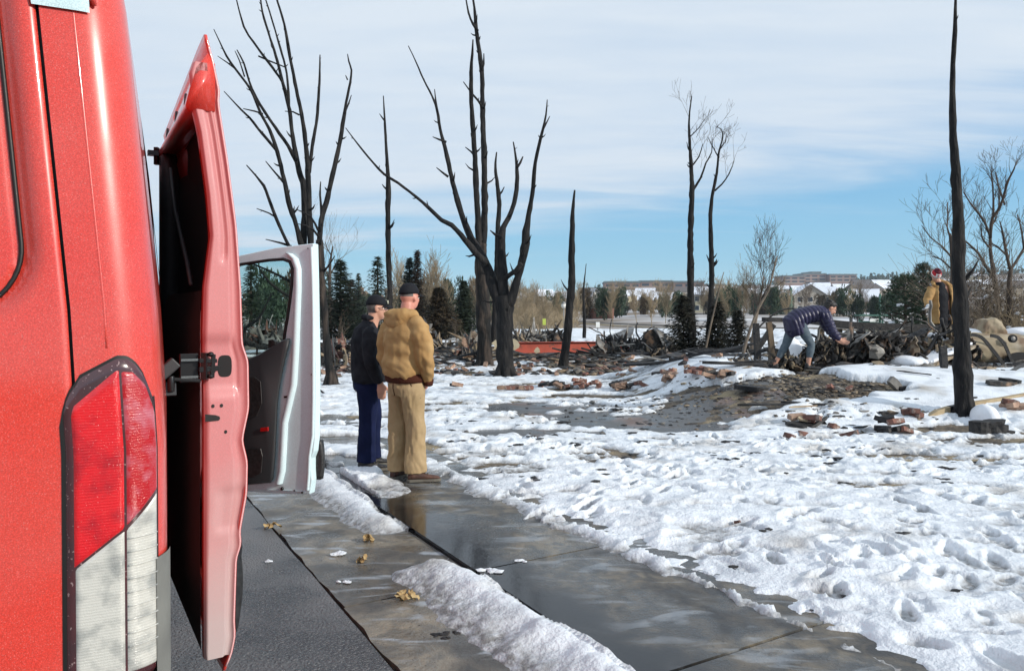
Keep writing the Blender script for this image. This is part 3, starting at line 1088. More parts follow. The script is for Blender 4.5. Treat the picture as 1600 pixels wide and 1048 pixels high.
# wet drive showing through the snow
drv = np.meshgrid(np.linspace(-2.5, 4.6, 60), np.linspace(8.6, 13.6, 50))
Zd = base_h(drv[0], drv[1]) + 0.008
mat('drive', (0.045, 0.047, 0.052), 0.25, (0.10, 0.10, 0.10), 2, 0.004, 60, rough2=0.6, col3=(0.14, 0.09, 0.07), scale3=1.4, c3=(0.55, 0.65))
kd = np.sqrt(((drv[0] - 1.4 - 0.3 * (drv[1] - 11)) / 2.7) ** 2 + ((drv[1] - 11.0) / 2.1) ** 2) < 0.95
structure(grid_mesh('driveway', drv[0], drv[1], Zd, 'drive', kd))
# ------------------------------------------------------------------ the red van
VU = Vector((-0.4226, 0.9063, 0)); VN = Vector((0.9063, 0.4226, 0)); VC = Vector((-0.652, 1.40, 0))
VW = 2.02    # body width


def V(a, b, z):
    return VC + VU * a + VN * b + Vector((0, 0, z))


def inset(z):
    return float(np.interp(z, [0.3, 0.9, 1.34, 1.6, 2.19, 2.35, 2.47, 2.53], [0.015, 0.0, 0.003, 0.018, 0.074, 0.10, 0.17, 0.30]))


def afront(z):
    return float(np.interp(z, [0.3, 0.5, 1.0, 1.25, 1.4, 2.2, 2.53], [5.45, 5.55, 5.5, 5.2, 4.95, 4.1, 3.9]))


def arear(z):
    return float(np.interp(z, [0.3, 1.4, 2.2, 2.4, 2.53], [0.0, 0.0, 0.03, 0.07, 0.20]))


RC = 0.085


def rearpt(w, z, off=0.0):
    """point on the rear corner surface; w: distance measured along the skin, 0 = where the side begins"""
    i = inset(z); ar = arear(z)
    if w < -RC * 0.0 - RC:
        a, b = -off, w + RC - RC
        return V(ar + a, b - i, z)
    th = (w + RC) / RC
    th = min(th, pi / 2)
    ex = max(0, w + RC - RC * pi / 2)
    r = RC + off
    return V(ar + RC - r * cos(th) + ex, -RC + r * sin(th) - i, z)


van = thing('van', 'red van with salt spots, its sliding door ajar and its white front door wide open', 'van', tuple(V(0, 0, 0)))

zl = [0.36, 0.45, 0.6, 0.8, 1.0, 1.2, 1.34, 1.45, 1.6, 1.75, 1.9, 2.05, 2.19, 2.28, 2.35, 2.41, 2.47, 2.51, 2.53]


def outline(z):
    """closed plan outline, list of (a, b)"""
    i = inset(z); ar = arear(z); af = afront(z); pts = []
    for th in np.linspace(0, pi / 2, 12):
        pts.append((ar + RC - RC * cos(th), -RC + RC * sin(th) - i))
    for a in (0.35, 0.6, 0.80, 0.96, 1.2, 1.6, 1.9, 2.12, 2.5, 2.78, 3.0, 3.4, 3.86):
        pts.append((a, -i - 0.01 * max(0, a - 2.2)))
    for th in np.linspace(0, pi / 2, 7):
        r = 0.35
        pts.append((af - r + r * sin(th), -i - 0.06 - r + r * cos(th)))
    half = pts
    return half, [(a, -VW - b) for a, b in half[::-1]]


NB = None
mb = MB(); mbd = []
rings = []
for z in zl:
    h, g = outline(z)
    ring = h + g
    NB = len(ring)
    rings.append([V(a, b, z) for a, b in ring])
vs = [p for r in rings for p in r]
fs = []
nh = NB // 2
for i in range(len(zl) - 1):
    for k in range(NB):
        k2 = (k + 1) % NB
        if k == NB - 1:      # the rear wall between the two corners is made of the doors
            if 0.44 < zl[i] < 2.4: continue
        zmid = (zl[i] + zl[i + 1]) / 2
        if k < nh - 1:
            am = (outline(zl[i])[0][k][0] + outline(zl[i])[0][k2][0]) / 2
            if 0.96 < am < 2.12 and 0.45 < zmid < 2.19: continue
            if 2.78 < am < 3.86 and 0.45 < zmid < 2.05: continue
        fs.append((i * NB + k, i * NB + k2, (i + 1) * NB + k2, (i + 1) * NB + k))
fs.append(tuple((len(zl) - 1) * NB + k for k in range(NB)))
fs.append(tuple(reversed(range(NB))))
mb.add(vs, fs, 0, True)
body = mb.build('body', 'red_paint', van)
bm = bmesh.new(); bm.from_mesh(body.data)
bmesh.ops.recalc_face_normals(bm, faces=bm.faces); bm.to_mesh(body.data); bm.free()
# fixed strip of the rear wall between corner and door
mb = MB()
zz = np.linspace(0.36, 2.40, 60)
rows = []
for z in zz:
    rows.append([rearpt(w, z) for w in np.linspace(-0.1415, -RC, 8)])
mb.loft(rows, 0, True, cap=False, closed=False)
rs = mb.build('rear_pillar', 'red_paint', van)
# rear doors with a pressed window panel
def rear_door(b0, b1, zb, zt):
    mb = MB()
    bs = sorted(set([b0, b0 - 0.004] + list(np.arange(b0 - 0.012, -0.46, -0.009)) + list(np.arange(-0.5, b1, -0.06)) + [b1]), reverse=True)
    zs = list(np.arange(zb, 1.45, 0.06)) + list(np.arange(1.45, 2.0, 0.009)) + list(np.arange(2.0, zt, 0.05)) + [zt]
    rws = []
    for z in zs:
        row = []
        for b in bs:
            # rounded recess whose right lower corner sits near the body side
            rx = -(b + 0.204) ; rz = z - 1.585
            rr = 0.13
            qx, qz = rr - rx, rr - rz
            if qx > 0 and qz > 0: d = rr - math.hypot(qx, qz)
            else: d = min(rx, rz)
            dep = 0.024 * float(sstep(-0.034, 0.004, d))
            gas = 0.010 * math.exp(-((d - 0.006) / 0.0045) ** 2)
            edge = 0.006 * float(sstep(0.006, 0.0, b0 - b))
            row.append(V(arear(z) + dep + gas + edge, b - inset(z), z))
        rws.append(row)
    mb.loft(rws, 0, True, cap=False, closed=False)
    o = mb.build('rear_door', 'red_paint', van)
    g = MB()
    # rubber line in the recess
    path = []
    for z in np.arange(2.38, 1.585 + 0.136, -0.01): path.append((-0.210, z))
    for k in range(13):
        an = k / 12 * pi / 2
        path.append((-0.210 - 0.13 + 0.13 * cos(an), 1.591 + 0.13 - 0.13 * sin(an)))
    for b in np.arange(-0.35, b1 + 0.05, -0.02): path.append((b, 1.591))
    pts = [V(arear(z) + 0.0255, b - inset(z), z) for b, z in path]
    g.tube(pts, 0.0042, 6)
    g.build('window_seal', 'seal', o)
    return o


rear_door(-0.1475, -1.005, 0.45, 2.38)
mb = MB()
mb.loft([[V(arear(z), b - inset(z) * (1 if b > -1.5 else -1), z) for b in (-1.013, -1.4, -1.8, -1.935)] for z in np.linspace(0.45, 2.38, 24)], 0, True, cap=False, closed=False)
mb.build('rear_door', 'red_paint', van)
mb = MB()   # dark wall behind the gaps
mb.loft([[V(arear(z) + 0.016, b - inset(z), z) for b in (-0.13, -0.16)] for z in np.linspace(0.4, 2.42, 12)], 0, False, cap=False, closed=False)
mb.build('door_gap_seal', 'seal', van)


def lamp_part(name, m, wl, wr, zb, zt, off, parent, nw=28, nz=60, edge=0.0):
    mb = MB(); rows = []
    ws = np.linspace(wl, wr, nw)
    for j in range(nz + 1):
        row = []
        for w in ws:
            b, t = zb(w), zt(w)
            z = b + (t - b) * j / nz
            o = off
            e = min(w - wl, wr - w, z - b, t - z)
            if edge: o = off - edge * (1 - min(1, e / 0.008)) ** 2
            row.append(rearpt(w, z, o))
        rows.append(row)
    mb.loft(rows, 0, True, cap=False, closed=False)
    return mb.build(name, m, parent)


LX = [-0.163, -0.160, -0.154, -0.140, -0.133, -0.073, -0.056, -0.043, -0.030, -0.0105]
LZ = [1.415, 1.430, 1.446, 1.466, 1.478, 1.511, 1.510, 1.50, 1.482, 1.43]
top = lambda w: float(np.interp(w, LX, LZ))
lamp_part('lamp_gasket', 'seal', -0.170, -0.004, lambda w: 0.90, lambda w: top(w) + 0.006 - (0.03 if w < -0.165 else 0), 0.0015, van)
lamp = lamp_part('tail_lamp', 'lens_smoke', -0.163, -0.009, lambda w: 0.915, top, 0.008, van, edge=0.006)
diag = lambda w: float(np.interp(w, [-0.151, -0.07, -0.012], [1.137, 1.199, 1.262]))
rtop = lambda w: float(np.interp(w, [-0.151, -0.146, -0.075, -0.05, -0.03, -0.012], [1.412, 1.428, 1.490, 1.487, 1.462, 1.40]))
lamp_part('red_lens', 'lens_red', -0.151, -0.071, diag, rtop, 0.0115, lamp, edge=0.004)
lamp_part('red_lens', 'lens_marbled', -0.0695, -0.0125, diag, rtop, 0.0105, lamp, edge=0.004)
lamp_part('clear_lens', 'lens_clear', -0.149, -0.071, lambda w: 0.93, lambda w: diag(w) - 0.004, 0.0115, lamp, edge=0.004)
lamp_part('clear_lens', 'lens_clear', -0.0695, -0.0135, lambda w: 0.93, lambda w: diag(w) - 0.004, 0.0105, lamp, edge=0.004)
mb = MB()
for k in range(9):
    z = 1.18 - k * 0.025
    mb.tube([rearpt(w, z, 0.012) for w in np.linspace(-0.066, -0.018, 7)], 0.0016, 5)
mb.build('lens_ribs', 'lens_clear', lamp)
# thin seam running on past the lamp, roof edge, bumper corner
mb = MB()
mb.loft([[rearpt(w, z, 0.006 + 0.012 * math.exp(-((w + 0.045) / 0.03) ** 2)) for w in np.linspace(-0.02, 0.30, 20)] for z in np.linspace(0.40, 1.13, 24)], 0, True, cap=False, closed=False)
mb.build('side_cladding', 'cladding_grey', van)
mb = MB()
mb.loft([[rearpt(w, z, 0.030) for w in np.linspace(-1.9, 0.02, 30)] for z in (0.34, 0.36, 0.62, 0.66)], 0, True, cap=False, closed=False)
mb.build('bumper', 'cladding_grey', van)
mb = MB()
rws = []
for k, z in enumerate(np.linspace(2.150, 2.40, 10)):
    rws.append([rearpt(w, z, 0.006 + 0.010 * sin(min(1, k / 3) * pi / 2)) for w in np.linspace(-0.152, -0.062, 10)])
mb.loft(rws, 0, True, cap=False, closed=False)
mb.build('roof_cap', 'white_paint', van)
mb = MB()
mb.tube([rearpt(-0.066, 2.30, 0.004), rearpt(-0.063, 2.21, 0.008), rearpt(-0.058, 2.18, 0.009), rearpt(-0.052, 2.165, 0.006)], [0.012, 0.011, 0.009, 0.003], 8)
mb.build('gutter_end', 'red_paint', van)
# crease along the corner
mb = MB()
mb.tube([rearpt(-0.088, z, -0.0035) for z in np.linspace(1.53, 2.3, 20)], 0.0042, 6)
mb.build('crease', 'red_paint', van)
# cabin lining, floor, far wall, seat backs
mb = MB()
mb.box(V(2.0, -1.0, 0.50), (0.1, 0.1, 0.1))
def vbox(mb, a0, a1, b0, b1, z0, z1, mi=0):
    p = [V(a0, b0, 0), V(a1, b0, 0), V(a1, b1, 0), V(a0, b1, 0)]
    mb.add([q + Vector((0, 0, z0)) for q in p] + [q + Vector((0, 0, z1)) for q in p],
           [(3, 2, 1, 0), (4, 5, 6, 7), (0, 1, 5, 4), (1, 2, 6, 5), (2, 3, 7, 6), (3, 0, 4, 7)], mi)
mb = MB()
vbox(mb, 0.06, 3.9, -1.92, -0.06, 0.42, 0.50)
vbox(mb, 0.06, 3.9, -1.93, -1.86, 0.50, 2.2)
vbox(mb, 0.5, 0.94, -1.9, -0.10, 0.50, 2.15)
vbox(mb, 2.14, 2.30, -0.16, -0.10, 0.50, 2.15)
vbox(mb, 0.06, 3.9, -1.85, -0.15, 2.24, 2.30)
mb.build('cabin_lining', 'cabin_black', van)
for a0, b0 in ((1.5, -0.8), (2.9, -0.75), (2.9, -1.6)):
    mb = MB()
    vbox(mb, a0, a0 + 0.5, b0, b0 + 0.48, 0.75, 0.92)
    vbox(mb, a0 - 0.1, a0 + 0.03, b0, b0 + 0.48, 0.85, 1.55)
    vbox(mb, a0 - 0.1, a0 + 0.0, b0 + 0.12, b0 + 0.36, 1.58, 1.78)
    mb.build('seat', 'black_trim', van, bevel=0.03)
# wheels
for a0 in (0.98, 4.62):
    for b0, sgn in ((-0.03, 1), (-VW + 0.03, -1)):
        mb = MB()
        prof = [(0.20, -0.10), (0.33, -0.11), (0.36, -0.07), (0.365, 0.0), (0.36, 0.07), (0.33, 0.10), (0.20, 0.09)]
        rr_ = []
        for r_, o_ in prof:
            rr_.append([V(a0 + r_ * cos(t_), b0 - sgn * 0.1 + o_ * sgn, 0.365 + r_ * sin(t_)) for t_ in np.linspace(0, 2 * pi, 33)[:-1]])
        mb.loft(rr_, 0, True)
        w_ = mb.build('wheel', 'rubber', van, fix=True)
        mb = MB()
        rr_ = [[V(a0 + r_ * cos(t_), b0 - sgn * 0.1 + o_ * sgn, 0.365 + r_ * sin(t_)) for t_ in np.linspace(0, 2 * pi, 25)[:-1]] for r_, o_ in ((0.205, 0.095), (0.19, 0.07), (0.07, 0.06), (0.05, 0.085))]
        mb.loft(rr_, 0, True)
        mb.build('rim', 'grey_metal', w_, fix=True)
for sgn, b0 in ((1, 0.004), (-1, -VW - 0.004)):
    for a0 in (0.98, 4.62):
        mb = MB()
        mb.add([V(a0 + 0.43 * cos(t_), b0, 0.365 + 0.43 * sin(t_)) for t_ in np.linspace(-0.05, pi + 0.05, 20)], [tuple(range(20))])
        mb.build('wheel_arch', 'cabin_black', van)
# windscreen, bonnet lights
mb = MB()
mb.add([V(4.93, -0.35, 1.46), V(4.93, -1.67, 1.46), V(4.17, -1.55, 2.16), V(4.17, -0.47, 2.16)], [(0, 1, 2, 3)])
mb.add([q + VU * 0.03 + Vector((0, 0, 0.02)) for q in [V(4.93, -0.35, 1.46), V(4.93, -1.67, 1.46), V(4.17, -1.55, 2.16), V(4.17, -0.47, 2.16)]], [(0, 1, 2, 3)])
mb.build('windscreen', 'far_glass', van)
for b0 in (-0.42, -1.6):
    mb = MB(); mb.ellip(V(5.42, b0, 0.95), (0.14, 0.12, 0.12)); mb.build('headlight', 'lens_clear', van)

# ---- sliding door, standing off the body at its rear edge
SP = Vector((-0.905, 2.20, 0)); SD = Vector((-0.521, 0.8535, 0)).normalized(); SM = Vector((0.8535, 0.521, 0)).normalized()
SLEN = 1.0


def D(l, o, z):
    return SP + SD * l + SM * o + Vector((0, 0, z))


COZ = [0.517, 0.56, 0.617, 0.656, 0.85, 0.888, 0.926, 1.04, 1.139, 1.206, 1.30, 1.447, 1.496, 1.668, 1.86, 2.05, 2.20, 2.235, 2.25, 2.34, 2.42]
COO = [0.046, 0.066, 0.077, 0.074, 0.080, 0.094, 0.090, 0.110, 0.112, 0.097, 0.116, 0.114, 0.097, 0.092, 0.079, 0.055, 0.032, 0.028, 0.033, 0.015, -0.006]
CIZ = [0.517, 0.577, 1.3, 1.525, 1.668, 1.82, 1.94, 2.13, 2.2, 2.30, 2.40]
CIO = [-0.004, -0.009, -0.009, -0.013, -0.009, 0.009, 0.0, -0.024, -0.040, -0.050, -0.020]
co = lambda z: float(np.interp(z, COZ, COO))
ci = lambda z: float(np.interp(z, CIZ, CIO))


def softco(z):
    return sum(co(z + d) for d in (-0.012, -0.006, 0, 0.006, 0.012)) / 5


sld = bpy.data.objects.new('sliding_door', None); COL.objects.link(sld); sld.parent = van
ORI[sld.name] = ORI['van']; 
# outer skin (parent mesh of the door)
bpy.data.objects.remove(sld)
mb = MB()
zs = np.linspace(0.517, 2.42, 120)
rows = []
for z in zs:
    row = []
    ls = np.linspace(0.0, SLEN, 14)
    for l in ls:
        tz = z - 0.10 * l * float(sstep(2.0, 2.42, z))
        row.append(D(l, softco(z) + 0.003, tz))
    # the hem folds round the free edge
    row = [D(0.012, softco(z) - 0.006, z), D(0.004, softco(z) - 0.005, z), D(0.002, softco(z) - 0.001, z), D(0.003, softco(z) + 0.003, z)] + row[1:]
    row += [D(SLEN, softco(z) - 0.008, z - 0.10 * float(sstep(2.0, 2.42, z)))] + [D(l, softco(z) - 0.008, z - 0.10 * l * float(sstep(2.0, 2.42, z))) for l in (0.7, 0.4, 0.1)]
    rows.append(row)
mb.loft(rows, 0, True)
sld = mb.build('sliding_door', 'red_paint', van, fix=True)
# shut face at the free edge
mb = MB(); rows = []
zs = np.linspace(0.56, 2.335, 150)
for z in zs:
    a, b = ci(z), softco(z) - 0.003
    row = []
    for k in range(22):
        u = k / 21
        o = a + (b - a) * u
        l = 0.0
        l += 0.016 * float(sstep(0.10, 0.0, u))            # rounds over at the inner side
        l += 0.009 * float(sstep(0.72, 0.80, u)) - 0.009 * float(sstep(0.93, 0.985, u))   # step down to the hem
        # pressed pocket round the latch
        l += 0.014 * float(sstep(0.03, -0.012, abs(z - 1.435) - 0.070)) * float(sstep(0.86, 0.74, u))
        l += 0.006 * float(sstep(0.02, 0.0, abs(z - 1.0) - 0.05)) * float(sstep(0.2, 0.5, u))
        l += 0.010 * float(sstep(0.03, 0.0, abs(z - 2.02) - 0.25)) * math.exp(-((u - 0.55) / 0.12) ** 2)
        row.append(D(l, o, z))
    rows.append(row)
mb.loft(rows, 0, True, cap=False, closed=False)
mb.build('shut_face', 'red_edge', sld)
# inner return flange, runs forward along the window and the bottom
mb = MB()
for za, zb_ in ((0.56, 2.2),):
    rows = []
    for z in np.linspace(za, zb_, 60):
        rows.append([D(0.016, ci(z), z), D(0.035, ci(z) - 0.002, z), D(0.05, ci(z) + 0.02, z), D(0.05, ci(z) + 0.05, z)])
    mb.loft(rows, 0, True, cap=False, closed=False)
mb.build('inner_flange', 'red_paint', sld)
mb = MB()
mb.tube([D(0.001, softco(z) - 0.001, z) for z in np.linspace(0.53, 2.38, 110)], 0.0028, 6)  # thin tube added to paint a highlight along the free edge
mb.build('hem_highlight', 'edge_highlight', sld)
# header over the window, with slots
mb = MB(); rows = []
for l in np.linspace(0.0, SLEN, 16):
    zt = 2.335 - 0.035 * l; zb_ = 2.195 + 0.03 * l - 0.06 * float(sstep(0.25, 0.0, l)) * 0
    o0 = -0.045 + 0.02 * l
    rows.append([D(l, o0 - 0.004, zb_), D(l, o0 - 0.010, zb_ + 0.02), D(l, o0, (zt + zb_) / 2), D(l, o0 + 0.012, zt - 0.02), D(l, 0.0, zt + 0.03), D(l, 0.02, zt), D(l, 0.02, zb_)])
mb.loft(rows, 0, True)
mb.build('header', 'red_paint', sld, fix=True)
for l in (0.12, 0.38, 0.68):
    mb = MB()
    mb.capsule(D(l, -0.049 + 0.02 * l, 2.232 + 0.02 * l), D(l + 0.03, -0.043 + 0.02 * l, 2.27 + 0.02 * l), 0.0045, 0.0045, 8)
    mb.build('slot', 'seal', sld)
mb = MB()
mb.loft([[D(0.05, ci(z) + 0.045, z), D(SLEN - 0.06, 0.03, z)] for z in (1.60, 1.9, 2.20)], 0, False, cap=False, closed=False)
mb.build('window_panel', 'cabin_black', sld)
mb = MB()
mb.loft([[D(l, o, z) for l, o in ((SLEN - 0.14, -0.005), (SLEN - 0.13, -0.03), (SLEN - 0.01, -0.03), (SLEN, 0.0), (SLEN, 0.03), (SLEN - 0.14, 0.03))] for z in (0.56, 1.2, 1.6, 2.0, 2.24)], 0, True)
mb.build('front_post', 'dark_panel', sld, fix=True)
mb = MB(); rows = []
for z in np.linspace(0.575, 1.66, 12):
    bulge = 0.025 * float(sstep(0.575, 0.75, z)) * float(sstep(1.66, 1.55, z))
    rows.append([D(l, -0.012 - bulge * sin(min(1, max(0, (l - 0.03) / 0.2)) * pi / 2), z) for l in np.linspace(0.045, SLEN - 0.02, 12)])
mb.loft(rows, 0, True, cap=False, closed=False)
mb.build('inner_panel', 'cabin_black', sld)
mb = MB()
mb.tube([D(0.62, -0.03, 2.12), D(0.45, -0.036, 1.95), D(0.2, -0.03, 1.75), D(0.12, -0.03, 1.68)], [0.006, 0.007, 0.007, 0.006], 6)
mb.build('window_strap', 'dark_panel', sld)
# latch opening, bolt holes
def disc(l, o, z, ro, rz, name, m, parent, th=0.004, sq=1.0):
    mb = MB()
    pts = []
    for k in range(20):
        t_ = 2 * pi * k / 20
        c_, s_ = cos(t_), sin(t_)
        e_ = 0.6 if sq != 1.0 else 1.0
        pts.append(D(l, o + ro * math.copysign(abs(c_) ** e_, c_), z + rz * math.copysign(abs(s_) ** e_, s_)))
    mb.prism(pts, -SD * th)
    return mb.build(name, m, parent, fix=True)
disc(0.0145, 0.050, 1.432, 0.020, 0.033, 'latch_opening', 'cabin_black', sld, 0.002, 0.6)
disc(0.0, 0.014, 1.315, 0.0045, 0.0055, 'bolt_hole', 'seal', sld, 0.002)
disc(0.0, 0.038, 1.315, 0.0045, 0.0055, 'bolt_hole', 'seal', sld, 0.002)
disc(0.002, 0.050, 1.235, 0.0045, 0.0055, 'bolt_hole', 'seal', sld, 0.003)
mb = MB()
mb.prism([D(-0.001, -0.008, 1.292), D(-0.001, 0.020, 1.288), D(-0.001, 0.032, 1.283), D(-0.001, 0.034, 1.276), D(-0.001, 0.030, 1.271), D(-0.001, -0.008, 1.270)], -SD * 0.002)
mb.build('slot', 'seal', sld, fix=True)
# striker latch and roller arm to the body rail
lt = MB()
lt.bar(D(-0.004, -0.026, 1.452), D(-0.004, 0.024, 1.450), 0.02, 0.012)
lt.bar(D(-0.004, -0.026, 1.425), D(-0.004, 0.030, 1.428), 0.02, 0.016)
lt.bar(D(-0.006, -0.010, 1.395), D(-0.006, -0.010, 1.475), 0.018, 0.018)
lt.bar(D(-0.010, 0.010, 1.40), D(-0.010, 0.014, 1.470), 0.010, 0.012)
for z_ in (1.405, 1.47): lt.ellip(D(-0.012, 0.006, z_), (0.010, 0.010, 0.008), nu=8, nv=5)
lt.build('latch', 'dark_steel', sld, bevel=0.0015)
lt = MB()
lt.bar(D(0.02, -0.075, 1.43), D(0.02, -0.025, 1.43), 0.02, 0.085)
lt.bar(D(0.01, -0.095, 1.40), D(0.01, -0.02, 1.392), 0.03, 0.010)
lt.tube([D(0.0, -0.10, 1.365), D(0.0, -0.10, 1.41)], 0.010, 10)
lt.bar(D(0.02, -0.10, 1.39), D(0.01, -0.10, 1.35), 0.03, 0.02)
lt.build('roller_arm', 'dark_steel', sld, bevel=0.002)
for z_ in (1.455, 1.405):
    lt = MB(); lt.bar(D(-0.004, -0.074, z_), D(-0.004, -0.028, z_), 0.004, 0.007)
    lt.build('arm_edge', 'chrome', sld)
lt = MB()
lt.bar(D(0.0, -0.135, 1.43), D(0.0, -0.112, 1.405), 0.03, 0.10)
lt.build('rail_cover', 'trim_grey', sld, bevel=0.004)
lt = MB()
lt.bar(D(0.96, -0.075, 2.235), D(0.96, -0.035, 2.235), 0.03, 0.02)
lt.bar(D(0.96, -0.042, 2.19), D(0.96, -0.042, 2.26), 0.015, 0.02)
lt.build('upper_roller', 'dark_steel', sld)
# lower black moulding on the outside
mb = MB(); rows = []
for z in np.linspace(0.60, 0.90, 12):
    u = (z - 0.60) / 0.30
    o = co(z) + 0.005 + 0.024 * sin(pi * min(1, max(0, u))) ** 0.6
    rows.append([D(0.02, co(z) + 0.002, z), D(0.03, o, z), D(SLEN - 0.02, o + 0.0, z)])
mb.loft(rows, 0, True, cap=False, closed=False)
mb.build('side_moulding', 'black_trim', sld)
mb = MB()   # lit strips of trim inside the doorway
mb.tube([V(0.975, -0.09, z) for z in np.linspace(0.9, 1.36, 8)], 0.006, 6)
mb.build('door_seal', 'trim_grey', van)

# ---- front door, wide open
FH = Vector((-2.28, 4.90, 0)); FE = Vector((-1.200, 4.50, 0)); FD = (FE - FH).normalized(); FM = Vector((FD.y, -FD.x, 0))  # towards the camera


def onp(px, py, off=0.0):
    """where the sight line of a pixel meets the inner face of the front door"""
    P0 = FH + FM * off
    r = Vector(((px - 800) / F, 1.0, -(py - 485) / F)); o = Vector((0, 0, CAMZ))
    t = (P0 - o).dot(FM) / r.dot(FM)
    return o + r * t


hull = [(330, 420), (345, 409), (375, 399), (430, 387), (489.5, 380), (491, 440), (492, 500), (493, 567), (493, 620), (492, 686), (490, 705), (486, 716), (486, 735), (487, 750), (484, 772), (440, 771), (385, 768), (330, 766)]
wing = [(344, 428), (357, 419), (377, 413), (420, 406.5), (443, 405), (453, 409), (457, 420), (456, 445), (453, 470), (449, 498), (446, 515), (444, 530), (440, 545), (420, 556), (400, 566), (380, 572), (352, 575), (344, 520)]
mb = MB()
n_ = len(hull)
oi = [onp(*p) for p in hull]; wi = [onp(*p) for p in wing]
th = -FM * 0.055
vs = oi + wi + [p + th for p in oi] + [p + th for p in wi]
fs = []
# frame ring around the window: map hull points to window points above the belt
ring_h = [0, 1, 2, 3, 4, 5, 6, 7]
ring_w = [0, 2, 3, 4, 6, 8, 10, 12]
def ringq(off, flip):
    for i in range(len(ring_h) - 1):
        a, b = ring_h[i], ring_h[i + 1]; c_, d_ = ring_w[i], ring_w[i + 1]
        inner = list(range(c_, d_ + 1))
        poly = [a, b] + [n_ + k for k in reversed(inner)]
        poly = [k + off for k in poly]
        fs.append(tuple(poly if flip else poly[::-1]))
    low = [7, 8, 9, 10, 11, 12, 13, 14, 15, 16, 17] + [n_ + k for k in (17, 16, 15, 14, 13, 12)]
    low = [k + off for k in low]
    fs.append(tuple(low if flip else low[::-1]))
    a = [17, 0] ; poly = [17, 0, n_ + 0, n_ + 17]
    poly = [k + off for k in poly]
    fs.append(tuple(poly if flip else poly[::-1]))
ringq(0, False); ringq(2 * n_, True)
for i in range(n_):
    j = (i + 1) % n_
    fs.append((i, j, j + 2 * n_, i + 2 * n_))
    fs.append((n_ + j, n_ + i, n_ + i + 2 * n_, n_ + j + 2 * n_))
mb.add(vs, fs)
fd = mb.build('front_door', 'white_paint', van, fix=True, bevel=0.007)
# raised pressing that runs down from the window corner, and the outer flange
def band(pts, wid, hgt, name, m):
    mb = MB(); rows = []
    for i, (px, py) in enumerate(pts):
        c = onp(px, py)
        rows.append([c + FD * (wid * k) + FM * h for k, h in ((-0.5, 0.001), (-0.38, hgt * 0.75), (-0.2, hgt), (0.2, hgt), (0.38, hgt * 0.7), (0.5, 0.001))])
    mb.loft(rows, 0, True, cap=False, closed=False)
    return mb.build(name, m, fd)
band([(452, 396), (462, 404), (467, 420), (467, 450), (465, 500), (463, 550), (460, 600), (452, 635), (446, 660), (444, 700), (442, 735), (437, 755)], 0.045, 0.028, 'pressing', 'white_paint')
band([(487, 386), (489, 440), (490, 500), (490, 567), (490, 620), (489, 680), (484, 712), (483, 740), (481, 765)], 0.022, 0.012, 'hem', 'white_paint')
band([(345, 762), (385, 764), (440, 765), (476, 767)], 0.02, 0.008, 'hem', 'white_paint')
mb = MB()
P = [onp(x, y, 0.004) for x, y in wing[:14]]
C0 = sum(P, Vector()) / len(P)
wpts = [onp(x, y, 0.002) for x, y in wing]
wpts.append(wpts[0])
mb.tube([p for p in wpts], 0.011, 6)
mb.build('window_seal', 'seal', fd)
mb = MB()
gp = [onp(x, y, -0.022) for x, y in wing]
mb.add(gp + [p - FM * 0.004 for p in gp], [tuple(range(18)), tuple(reversed(range(18, 36)))])
mb.build('window_pane', 'window_glass', fd)
trimp = [(340, 575), (388, 560), (405, 553), (425, 541), (437, 534), (446, 529), (453, 529), (450, 545), (446, 560), (438, 600), (434, 630), (432, 674), (430, 715), (427, 748), (423, 754), (388, 757), (340, 757)]
mb = MB()
back = [onp(x, y, 0.001) for x, y in trimp]
cx_, cy_ = 385, 650
front = [onp(cx_ + (x - cx_) * 0.93, cy_ + (y - cy_) * 0.97, 0.045) for x, y in trimp]
mid = [onp(cx_ + (x - cx_) * 0.99, cy_ + (y - cy_) * 0.995, 0.032) for x, y in trimp]
mb.loft([back, mid, front], 0, True)
mb.build('trim_panel', 'trim_grey', fd, fix=True)
mb = MB()
pk = [(384, 590), (398, 588), (408, 596), (410, 630), (402, 650), (384, 655)]
mb.prism([onp(x, y, 0.0465) for x, y in pk], FM * 0.006); mb.build('arm_recess', 'black_trim', fd, fix=True, bevel=0.003)
mb = MB()
pk = [(384, 700), (408, 700), (411, 712), (409, 738), (400, 744), (384, 744)]
mb.prism([onp(x, y, 0.0465) for x, y in pk], FM * 0.006); mb.build('map_pocket', 'black_trim', fd, fix=True, bevel=0.003)
mb = MB()
mb.prism([onp(x, y, 0.046) for x, y in ((408, 668), (420, 666.5), (420, 673), (408, 674))], FM * 0.008); mb.build('reflector', 'reflector_red', fd, fix=True, bevel=0.002)
mb = MB()
mb.prism([onp(x, y, 0.001) for x, y in ((424, 531), (431, 530), (434, 533), (434, 545), (424, 548))], FM * 0.03); mb.build('lock_button', 'black_trim', fd, fix=True)
mb = MB(); mb.prism([onp(x, y, 0.0) for x, y in ((444, 618.5), (455, 617.5), (455, 621), (444, 621.5))], FM * 0.004); mb.build('door_latch', 'seal', fd, fix=True)
for x, y, r_ in ((441, 763, 0.011), (460, 766, 0.006), (472, 769, 0.007), (481, 388, 0.004), (452, 612, 0.003), (456, 612, 0.003), (451, 629, 0.003), (487, 585, 0.006)):
    mb = MB(); mb.ellip(onp(x, y, 0.004), (r_, r_, r_), nu=10, nv=6); mb.build('plug', 'seal', fd)
